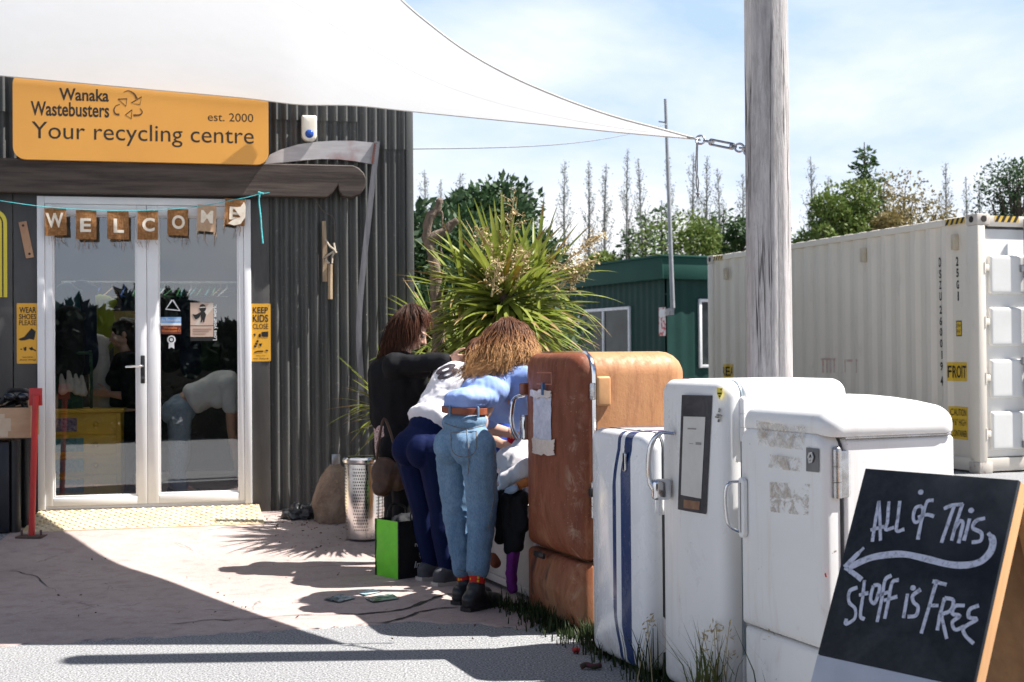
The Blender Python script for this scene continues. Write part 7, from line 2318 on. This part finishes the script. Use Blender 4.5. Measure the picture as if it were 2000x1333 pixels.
# brown handbag hanging from her arm
b0 = P(752, 925, 7.72)
hb_ = thing('handbag', 'slouchy brown handbag hanging beside the woman in black', 'handbag', b0)
mb = MB(); mb.ell((0, 0, 0), (.085, .05, .10)); mb.ell((.06, .02, -.02), (.09, .05, .09)); mb.ell((-.02, 0, -.08), (.06, .045, .06))
mo = finish(mb, 'bag_body', mat('brown_leather', (.075, .038, .022), (.045, .022, .014), .5, scale=14, bump=.2), hb_, .008, 3, folds(14, .006, (1, 1, .6), 2))
mb = MB(); mb.tube(catmull([V(-.05, 0, .06), V(-.035, -.02, .18), V(.0, -.03, .33), V(.05, -.02, .2), V(.07, 0, .07)], 6), .008, 8); mb.build('strap', mat('brown_leather', (.1, .05, .03)), hb_)

# ================================================================== SHOPPING BAG, CRATE OF CLOTHES
c0 = G(779, 1134); a_ = V(-.15, .17, 0); b_v = V(.235, .205, 0)
bag = thing('shopping_bag', 'lime green and black reusable shopping bag on the ground by the grey shoes', 'shopping bag', c0)
Hb = .335
def soft_panel(mb, o, u, h, n=10, bul=.012, out=None):
    vs = []
    for i in range(n + 1):
        for j in range(n + 1):
            p = o + u * (i / n) + V(0, 0, h * j / n); k_ = bul * sin(pi * i / n) * sin(pi * min(1, .1 + j / n)) + .006 * noise.noise(p * 14)
            vs.append(p + out * k_)
    mb.add(vs, [(i * (n + 1) + j, (i + 1) * (n + 1) + j, (i + 1) * (n + 1) + j + 1, i * (n + 1) + j + 1) for i in range(n) for j in range(n)])
na, nb = V(-.17, -.15, 0).normalized(), V(.205, -.235, 0).normalized()
M_LIME = mat('lime_woven', (.17, .66, .03), (.13, .55, .025), .5, scale=9, bump=.15)
M_BAGK = mat('black_woven', (.012, .012, .013), (.022, .022, .024), .5, scale=12, bump=.2)
mb = MB(); soft_panel(mb, V(0, 0, .004), a_, Hb, out=na); soft_panel(mb, b_v + V(0, 0, .004), a_, Hb, out=-na, bul=.015); mb.build('side_panel', M_LIME, bag, 180)
mb = MB(); soft_panel(mb, V(0, 0, .004), b_v, Hb, out=nb); soft_panel(mb, a_ + V(0, 0, .004), b_v, Hb, out=-nb); mb.add([V(0, 0, .006), a_ + V(0, 0, .006), a_ + b_v + V(0, 0, .006), b_v + V(0, 0, .006)], [(0, 1, 2, 3)]); 
for q in (V(0, 0, 0), a_, b_v, a_ + b_v): mb.tube([q + V(0, 0, .002), q + V(0, 0, Hb + .004)], .006, 6)
fp = mb.build('front_panel', M_BAGK, bag, 180)
mb = MB()
T = Matrix.Translation(nb * .0165 + b_v * .34) @ Matrix.Rotation(math.atan2(b_v.y, b_v.x), 4, 'Z')
mb.text('PLASTIC FREE', .0, .17, .185, .205, 0, .01, T=T); mb.text('[ iii ]', .03, .14, .135, .178, 0, .0, T=T); mb.text('Together', .03, .14, .105, .128, 0, 0, T=T); mb.text('Imagine', -.01, .18, .05, .1, 0, .02, .25, T=T)
mb.ribbon([(.06, .215), (.075, .245), (.09, .225), (.105, .25), (.115, .215)], .006, -.001, .001, T=T)
mb.build('lettering', M_STW, bag, None)
mb = MB()
for o, ou in ((b_v * .5, nb * .01), (a_ + b_v * .5, -nb * .01)):
    mb = MB(); mb.tube(catmull([o - b_v * .22 + V(0, 0, Hb - .03) + ou, o - b_v * .2 + V(0, 0, Hb + .05), o + ou * 3 + V(0, 0, Hb + .075), o + b_v * .2 + V(0, 0, Hb + .05), o + b_v * .22 + V(0, 0, Hb - .03) + ou], 6), .009, 8, flat=.5); mb.build('handle', M_BAGK, bag)
mb = MB(); c = (a_ + b_v) / 2
for k in range(9): mb.ell(c + V(rr.uniform(-.07, .07), rr.uniform(-.07, .07), Hb + rr.uniform(-.06, .02)), (rr.uniform(.04, .08), rr.uniform(.04, .07), rr.uniform(.03, .06)))
o = finish(mb, 'clothing', m_cloth('black_cloth', (.01, .01, .012), (.03, .03, .034), 8, .7), None, .008, 2, folds(16, .008, seed=5)); o.location = c0; tag(o, 'black clothes stuffed in the lime green shopping bag', 'clothes')

cr0 = FLb - FU * .05 + FN * .06; cr0.z = 0
FCr = Frame(cr0, FA)         # x runs back along the row when negative
crt = thing('wooden_crate', 'long pale open crate of free clothes at the end of the fridge row', 'crate', cr0, FA)
LCr, HC, DC = 1.4, .53, .55
M_LAM = mat('pale_laminate', (.46, .41, .37), (.52, .47, .43), .6, scale=2, bump=.05)
M_WPN = mat('white_laminate', (.62, .62, .64), (.56, .56, .58), .45, scale=3)
mb = MB(); mb.box(-LCr, -.03, .02, .035, .03, HC - .02, .003); mb.box(-LCr, -.03, DC - .03, DC - .015, .03, HC, .003); mb.box(-LCr, -.03, .035, DC - .03, .03, .045); mb.build('side_panel', M_LAM, crt)
mb = MB(); mb.box(-.03, .0, .0, DC, .0, HC + .01, .003); mb.build('end_panel', M_WPN, crt)
mb = MB(); mb.box(-LCr - .03, -LCr, .0, DC, .0, HC, .003); mb.box(-.80, -.76, .004, .019, .03, HC - .02, .002); mb.box(-LCr - .002, -LCr + .04, .004, .019, .0, HC + .02, .002)
mb.build('end_post', mat('golden_pine', (.46, .26, .09), (.38, .20, .07), .6, scale=5, stretch=(4, 4, .6)), crt)
mb = MB(); mb.box(-.76, -.03, .005, .019, HC - .06, HC - .02, .003); mb.box(-.76, -.03, .005, .019, .03, .07, .003); mb.build('rail', M_LAM, crt)
def inC(x, y, z): return FCr.M @ V(x, y, z)
def garment(label, prims, m, fn, vox=.008, cat='clothes', name='garment', grp='clothes piled in the crate'):
    mb = MB()
    for p in prims:
        if len(p) == 2: mb.ell(p[0], p[1])
        else: mb.cap(p[0], p[1], p[2], p[3])
    o = finish(mb, name, m, None, vox, 3, fn); c = prims[0][0].copy(); c = Vector(c)
    for v in o.data.vertices: v.co -= c
    o.location = c; tag(o, label, cat, grp); return o
F1 = lambda s, a=.012, sc=9: [folds(sc, a, (1, 1, .6), s), folds(sc * 2.4, a * .35, (1, 1, .6), s + 3)]
garment('dark mixed clothes heaped along the crate', [(inC(-.35, .28, .50), (.22, .25, .12)), (inC(-.75, .28, .50), (.28, .26, .14)), (inC(-1.1, .28, .50), (.25, .24, .12)), (inC(-.55, .3, .56), (.2, .2, .12))], m_cloth('dark_mixed_cloth', (.02, .02, .03), (.07, .06, .08), 5, .85), F1(1, .02, 6), .012)
garment('large crumpled white sheet on top of the heap beside the rusty fridge', [(P(1004, 900, 6.86), (.10, .11, .075)), (P(1024, 885, 6.9), (.08, .1, .07)), (P(990, 935, 6.78), (.055, .07, .045)), (P(1028, 922, 6.78), (.065, .08, .05)), (P(1000, 935, 6.75), P(1030, 915, 6.7), .04, .045), (P(985, 948, 6.74), P(978, 955, 6.74), .02, .012)], m_cloth('white_cotton', (.66, .64, .65), (.58, .56, .58), 4, .85), F1(7, .020, 7))
garment('black jumper hanging over the front edge of the crate', [(P(1005, 975, 6.72), (.09, .06, .05)), (P(992, 975, 6.66), P(998, 1070, 6.62), .035, .032), (P(1010, 980, 6.66), P(1010, 1065, 6.60), .035, .03), (P(980, 970, 6.7), P(978, 1052, 6.68), .034, .026), (P(1020, 975, 6.64), P(1022, 1030, 6.6), .028, .024)], M_BLK, F1(9, .016, 9))
garment('purple sleeve dangling below the black jumper', [(P(1001, 1070, 6.62), P(998, 1120, 6.60), .024, .026), (P(998, 1120, 6.60), P(1000, 1150, 6.60), .027, .022), (P(1006, 1080, 6.62), P(1003, 1135, 6.61), .02, .018)], m_cloth('purple_cloth', (.10, .012, .12), (.14, .02, .16), 6, .8), F1(13, .010, 12), .005)
garment('crimson cloth between the two pairs of hands', [(P(1012, 858, 7.18), (.06, .05, .03)), (P(1022, 866, 7.1), (.05, .04, .03)), (P(1030, 874, 7.05), (.03, .04, .025))], m_cloth('crimson_cloth', (.46, .01, .04), (.30, .008, .03), 8, .8), F1(15, .010, 14), .006)
garment('orange-brown cloth fold under the white sheet', [(P(1008, 952, 6.68), P(1032, 940, 6.64), .020, .022)], m_cloth('orange_cloth', (.46, .17, .05), (.36, .12, .04), 8, .8), F1(19, .005, 14), .006)
garment('pale blue denim scrap under the white sheet edge', [(P(992, 962, 6.66), P(1005, 955, 6.64), .020, .020)], m_cloth('pale_denim', (.28, .38, .52), (.36, .45, .58), 12, .8), F1(23, .005, 16), .006)
garment('royal blue jacket upright behind the blue T-shirt woman', [(P(990, 830, 7.5), P(985, 880, 7.45), .075, .10), (P(975, 820, 7.55), (.06, .05, .05))], m_cloth('royal_blue_cloth', (.012, .04, .22), (.02, .06, .3), 6, .75), F1(27, .012, 9))
garment('red-brown box lid leaning under the crate front', [(P(962, 1090, 7.0), P(968, 1100, 6.98), .03, .03)], m_cloth('red_brown_card', (.22, .07, .04), (.16, .05, .03), 8, .8), F1(29, .002, 9), .006)
# small bright toys/scraps at the fridge feet
for px, py, m, lab, r in ((1125, 1277, M_RED, 'small red scrap in the grass by the rusty fridge', .012), (1150, 1308, mat('magenta_rope', (.12, .012, .035), (.02, .05, .015), .7, scale=60), 'short crimson and green rope toy in the grass before the striped fridge', .012)):
    c = G(px, py, 0); mb = MB(); pts = [V(-.03, 0, .012), V(-.01, .01, .018), V(.02, -.006, .014), V(.05, .004, .016)] if r and 'rope' in lab else [V(-.012, 0, .012), V(.0, .004, .016), V(.014, 0, .012)]
    mb.tube(catmull(pts, 4), r, 8); o = mb.build('rope_toy' if 'rope' in lab else 'scrap', m, None, 180); o.location = c; tag(o, lab, 'toy' if 'rope' in lab else 'litter')
# ================================================================== INSIDE THE SHOP
def win(px, py, d):
    """a point d metres behind the shop front, in the wall's own axes"""
    x, z = WF.at(px, py, d)
    return V(x, d, z)
def inshop(name, label, cat, group=None): return thing(name, label, cat, WALL_O, WALL_A, group)
FL_Z = .17
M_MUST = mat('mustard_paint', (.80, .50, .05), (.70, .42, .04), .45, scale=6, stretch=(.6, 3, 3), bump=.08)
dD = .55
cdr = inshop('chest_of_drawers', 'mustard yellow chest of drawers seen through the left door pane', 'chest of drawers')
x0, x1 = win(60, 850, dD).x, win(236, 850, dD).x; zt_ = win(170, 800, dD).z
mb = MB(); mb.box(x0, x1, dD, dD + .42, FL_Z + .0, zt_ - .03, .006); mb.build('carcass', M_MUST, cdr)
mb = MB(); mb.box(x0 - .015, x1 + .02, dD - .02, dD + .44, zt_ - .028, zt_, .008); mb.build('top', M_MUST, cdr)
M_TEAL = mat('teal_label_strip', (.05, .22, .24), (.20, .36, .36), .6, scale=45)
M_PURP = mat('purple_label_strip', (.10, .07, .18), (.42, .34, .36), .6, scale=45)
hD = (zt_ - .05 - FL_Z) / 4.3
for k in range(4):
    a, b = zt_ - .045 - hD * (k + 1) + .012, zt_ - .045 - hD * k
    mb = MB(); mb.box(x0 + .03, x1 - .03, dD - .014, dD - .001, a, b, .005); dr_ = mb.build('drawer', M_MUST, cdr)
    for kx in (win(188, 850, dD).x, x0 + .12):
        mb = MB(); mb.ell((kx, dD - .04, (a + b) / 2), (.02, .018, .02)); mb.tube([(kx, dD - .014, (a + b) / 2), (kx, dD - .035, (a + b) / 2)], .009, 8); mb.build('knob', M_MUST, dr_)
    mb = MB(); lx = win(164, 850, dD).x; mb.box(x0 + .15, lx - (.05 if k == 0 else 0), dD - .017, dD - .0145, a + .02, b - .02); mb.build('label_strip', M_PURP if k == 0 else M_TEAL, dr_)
def hang(label, x, d, ztop, w, h, m, flare=1.15, tilt=0, grp='garments on the rails inside the shop', name='garment', th=.05):
    mb = MB(); mb.cap((x - w * .38, d, ztop - .03), (x + w * .38, d, ztop - .03), .035, .035); mb.cap((x, d, ztop - .05), (x + tilt, d, ztop - h), w * .40, w * .42 * flare)
    me = remesh(mb, .016, 3)
    for v in me.vertices: v.co.y = d + (v.co.y - d) * th / (w * .4)
    displace(me, folds(9, .016, (1, 1, .35), x * 7)); o = mkobj(name, me, m, None, 180)
    o.location = WALL_O; o.rotation_euler = (0, 0, WALL_A); tag(o, label, 'garment', grp); return o
M_TEALJ = m_cloth('teal_nylon', (.010, .05, .07), (.03, .10, .13), 5, .4); M_NAVYJ = m_cloth('navy_nylon', (.008, .012, .03), (.02, .03, .06), 5, .5)
M_GREYJ = m_cloth('charcoal_wool', (.015, .016, .018), (.04, .04, .042), 6, .8)
z_ = lambda px, py, d: win(px, py, d).z
hang('teal nylon jacket hanging high at the left edge inside the door', win(130, 600, .9).x, .9, z_(130, 565, .9), .26, .55, M_TEALJ)
hang('navy jacket hanging beside the teal one inside the door', win(160, 600, 1.0).x, 1.0, z_(160, 560, 1.0), .26, .6, M_NAVYJ)
hang('charcoal fringed jumper below the jackets inside the door', win(135, 650, .8).x, .8, z_(135, 610, .8), .26, .42, M_GREYJ)
hang('dark maroon skirt above the mustard chest of drawers', win(130, 700, .85).x, .85, z_(130, 672, .85), .26, .18, m_cloth('maroon_cloth', (.05, .008, .012), (.02, .01, .03), 5, .8))
hang('long white gown hanging behind the chest of drawers', win(190, 720, 1.05).x, 1.05, z_(190, 660, 1.05), .20, .72, m_cloth('white_tulle', (.62, .60, .56), (.50, .48, .45), 5, .8), 1.3, .06)
hang('yellow-green vest on the rail beside the white gown', win(200, 640, 1.3).x, 1.3, z_(200, 585, 1.3), .22, .35, m_cloth('lime_vest', (.30, .36, .03), (.4, .45, .05), 5, .8))
bn = inshop('yellow_banner', 'pale yellow cloth panel hung behind the left door pane', 'banner'); a, b = win(222, 700, 1.6), win(272, 608, 1.6)
mb = MB(); mb.box(a.x, b.x, 1.6, 1.61, a.z - .2, b.z, .002); mb.build('cloth', m_cloth('straw_cloth', (.46, .36, .16), (.38, .29, .12), 3, .9), bn)
gn = inshop('garment_stand', 'green metal garment stand draped with white lace over the drawers', 'garment stand')
mb = MB(); a, b = win(100, 800, .75), win(160, 716, .75); mb.box(a.x, b.x, .80, .81, a.z, b.z); mb.build('panel', mat('bottle_green_panel', (.012, .06, .035), (.02, .09, .05), .5), gn)
mb = MB(); a = win(178, 800, .75); b = win(172, 690, .75); mb.tube(catmull([(a.x, .76, a.z), (a.x, .76, b.z - .03), (a.x - .03, .76, b.z), (b.x - .12, .76, b.z)], 5), .012, 8); mb.build('tube', mat('green_tube', (.03, .09, .05), None, .3), gn)
mb = MB()
for px, py in ((120, 742), (134, 735), (148, 742), (160, 745)):
    a = win(px, py, .74); mb.cap((a.x, .74, a.z + .04), (a.x + .01, .74, a.z - .09), .012, .034)
me = remesh(mb, .008, 2); displace(me, folds(22, .006, (1, 1, .5), 3)); lc_ = mkobj('lace', me, m_cloth('white_lace', (.66, .64, .60), (.5, .48, .45), 20, .9), None, 180); lc_.location = WALL_O; lc_.rotation_euler = (0, 0, WALL_A); tag(lc_, 'white lace scraps hung on the green frame inside the shop', 'lace')
# hanger rails at the back
rl = inshop('clothes_rail', 'long steel clothes rail with a row of hangers at the back of the shop', 'clothes rail')
a, b = win(120, 552, 2.2), win(470, 552, 2.2)
mb = MB(); mb.tube([(a.x, 2.2, a.z), (b.x, 2.2, a.z)], .014, 8); mb.build('bar', M_GALV, rl)
mb = MB(); 
for x in (a.x + .02, b.x - .02): mb.tube([(x, 2.2, FL_Z), (x, 2.2, a.z)], .014, 8)
mb.build('upright', M_GALV, rl)
rr = random.Random(70)
hcol = [mat('hanger_%s' % n, c, None, .4) for n, c in (('white', (.6, .6, .58)), ('teal', (.03, .25, .25)), ('green', (.05, .25, .08)), ('blue', (.05, .12, .4)), ('tan', (.45, .3, .15)))]
for i in range(26):
    x = a.x + .1 + (b.x - a.x - .2) * (i + rr.random() * .6) / 26
    if x < win(300, 550, 2.2).x and i % 2: continue
    m = hcol[rr.randint(0, 4)]; mb = MB(); rz_h = rr.uniform(1.1, 1.5); T = Matrix.Translation((x, 2.2, a.z)) @ Matrix.Rotation(rz_h, 4, 'Z')
    mb.tube([(0, 0, .01), (0, 0, -.05), (-.19, 0, -.13), (.19, 0, -.13), (0, 0, -.05)], .008, 5, T=T); mb.build('hanger', m, rl)
for k, (px, top, w, h, m, lab) in enumerate(((330, 580, .24, .6, M_GREYJ, 'charcoal coat on the back rail behind the stickers'), (372, 580, .24, .66, M_NAVYJ, 'navy coat on the back rail behind the caped poster'), (410, 578, .24, .6, m_cloth('dark_green_coat', (.012, .03, .018), (.03, .05, .03), 5, .8), 'dark green coat on the back rail at the right'), (445, 580, .24, .7, M_GREYJ, 'charcoal coat at the right end of the back rail'), (255, 572, .2, .4, M_NAVYJ, 'dark shirt on the back rail beside the door handle side'))):
    hang(lab, win(px, top, 2.25).x, 2.25, z_(px, top, 2.25), w, h, m, 1.05)
# ---- two shoppers inside
def wp(px, py, d): return WF.M @ win(px, py, d)
U_ = V(cos(WALL_A), sin(WALL_A), 0); IN_ = V(-sin(WALL_A), cos(WALL_A), 0)
JD = dict(fwd=U_.copy(), pelvis=wp(350, 792, .75), neck=wp(462, 742, .75), hipL=wp(348, 806, .85), hipR=wp(352, 806, .65), knL=wp(352, 898, .86), knR=wp(348, 898, .66), anL=wp(345, 962, .86), anR=wp(352, 966, .65),
          shL=wp(450, 752, .93), shR=wp(448, 752, .58), elL=wp(458, 836, .95), wrL=wp(468, 905, .9), elR=wp(452, 836, .56), wrR=wp(462, 905, .62))
for s in 'LR': JD['an' + s].z = FL_Z + .09
hD_, fD, uD = wp(500, 752, .75), (U_ * .6 + V(0, 0, -.8)), (U_ * .8 + V(0, 0, .6))
pD = thing('person', 'person in white T-shirt and pale jeans bending over behind the right door pane', 'person', V(JD['pelvis'].x, JD['pelvis'].y, FL_Z), 0, 'shoppers inside the shop')
def foot_z(mb, J, s, inf, z0):
    b = len(mb.v); foot(mb, J, s, inf)
    for i in range(b, len(mb.v)):
        v = mb.v[i]; mb.v[i] = (v[0], v[1], v[2] + (z0 if v[2] < z0 + .03 else 0))
def simple_person(J, pr, hc, hf, hu, shirt, trousers, hairm, pose_seed, sleeves=.5):
    mb = MB(); torso(mb, J, -.012, .95); mb.cap(J['neck'], hc - hu.normalized() * .06, .05, .046); r, f, u = head(mb, hc, hf, hu)
    for s in 'LR': arm(mb, J, s); leg(mb, J, s, -.003)
    for s in 'LR':
        a = J['an' + s]; fw = J['fwd']; mb.cap(a, a + fw * .14 - V(0, 0, .055), .038, .028)
    hand(mb, J['wrL'], J['wrL'] - J['elL'], None, V(.3, -.3, 1), .5); hand(mb, J['wrR'], J['wrR'] - J['elR'], None, V(.3, .3, 1), .5)
    rel(finish(mb, 'body', M_SKIN, pr, .0075, 3), pr)
    mb = MB(); torso(mb, J, .022, 1.0, False); ax, sd, fr = basis(J); L = (J['neck'] - J['pelvis']).length; mb.ell(J['pelvis'] + ax * L * .26, (.165, .13, .08), (sd, fr, ax))
    for s in 'LR': a, b = J['sh' + s], J['el' + s]; mb.cap(a, a.lerp(b, sleeves), .066, .07)
    rel(finish(mb, 'shirt', shirt, pr, .011, 3, folds(8, .008, (1, 1, .8), pose_seed)), pr)
    mb = MB(); hips(mb, J, .010)
    for s in 'LR': leg(mb, J, s, .014, 1.0, .97, .064, .052)
    rel(finish(mb, 'trousers', trousers, pr, .011, 3, folds(10, .005, (1, 1, 1), pose_seed + 2)), pr)
    mb = MB()
    for s in 'LR':
        a = J['an' + s]; fw = J['fwd']; mb.cap(a - fw * .04 - V(0, 0, .045), a + fw * .16 - V(0, 0, .055), .044, .034)
    rel(finish(mb, 'shoes', M_BLACK, pr, .009, 2), pr)
    mb = MB(); mb.ell(hc + u * .03 - f * .022, (.084, .1, .092), (r, f, u)); mb.cap(hc - f * .06 + u * .02, hc - f * .07 - u * .16, .085, .055)
    rel(finish(mb, 'hair', hairm, pr, .009, 2, folds(20, .008, (1, 1, .25), 5)), pr)
simple_person(JD, pD, hD_, fD, uD, m_cloth('white_tee', (.70, .70, .70), (.62, .62, .62), 4, .8), m_denim('pale_denim_jeans', (.26, .33, .42), (.34, .42, .50), (.45, .5, .56)), M_HB, 5)
JE = dict(fwd=-U_, pelvis=wp(245, 818, 1.0), neck=wp(246, 690, 1.0), hipL=wp(245, 828, .92), hipR=wp(245, 828, 1.10), knL=wp(244, 910, .92), knR=wp(244, 905, 1.10), anL=wp(245, 985, .92), anR=wp(245, 980, 1.10),
          shL=wp(250, 705, .84), shR=wp(252, 705, 1.18), elL=wp(255, 775, .82), wrL=wp(215, 770, .86), elR=wp(255, 772, 1.2), wrR=wp(212, 765, 1.1))
for s in 'LR': JE['an' + s].z = FL_Z + .09
pE = thing('person', 'dark haired person in black standing behind the left door pane by the handle', 'person', V(JE['pelvis'].x, JE['pelvis'].y, FL_Z), 0, 'shoppers inside the shop')
simple_person(JE, pE, wp(240, 650, 1.0), -U_ + V(0, 0, -.25), V(0, 0, 1) - U_ * .2, M_BLK, M_BLK, m_hair('black_hair', (.02, .012, .008)), 9, 1.0)
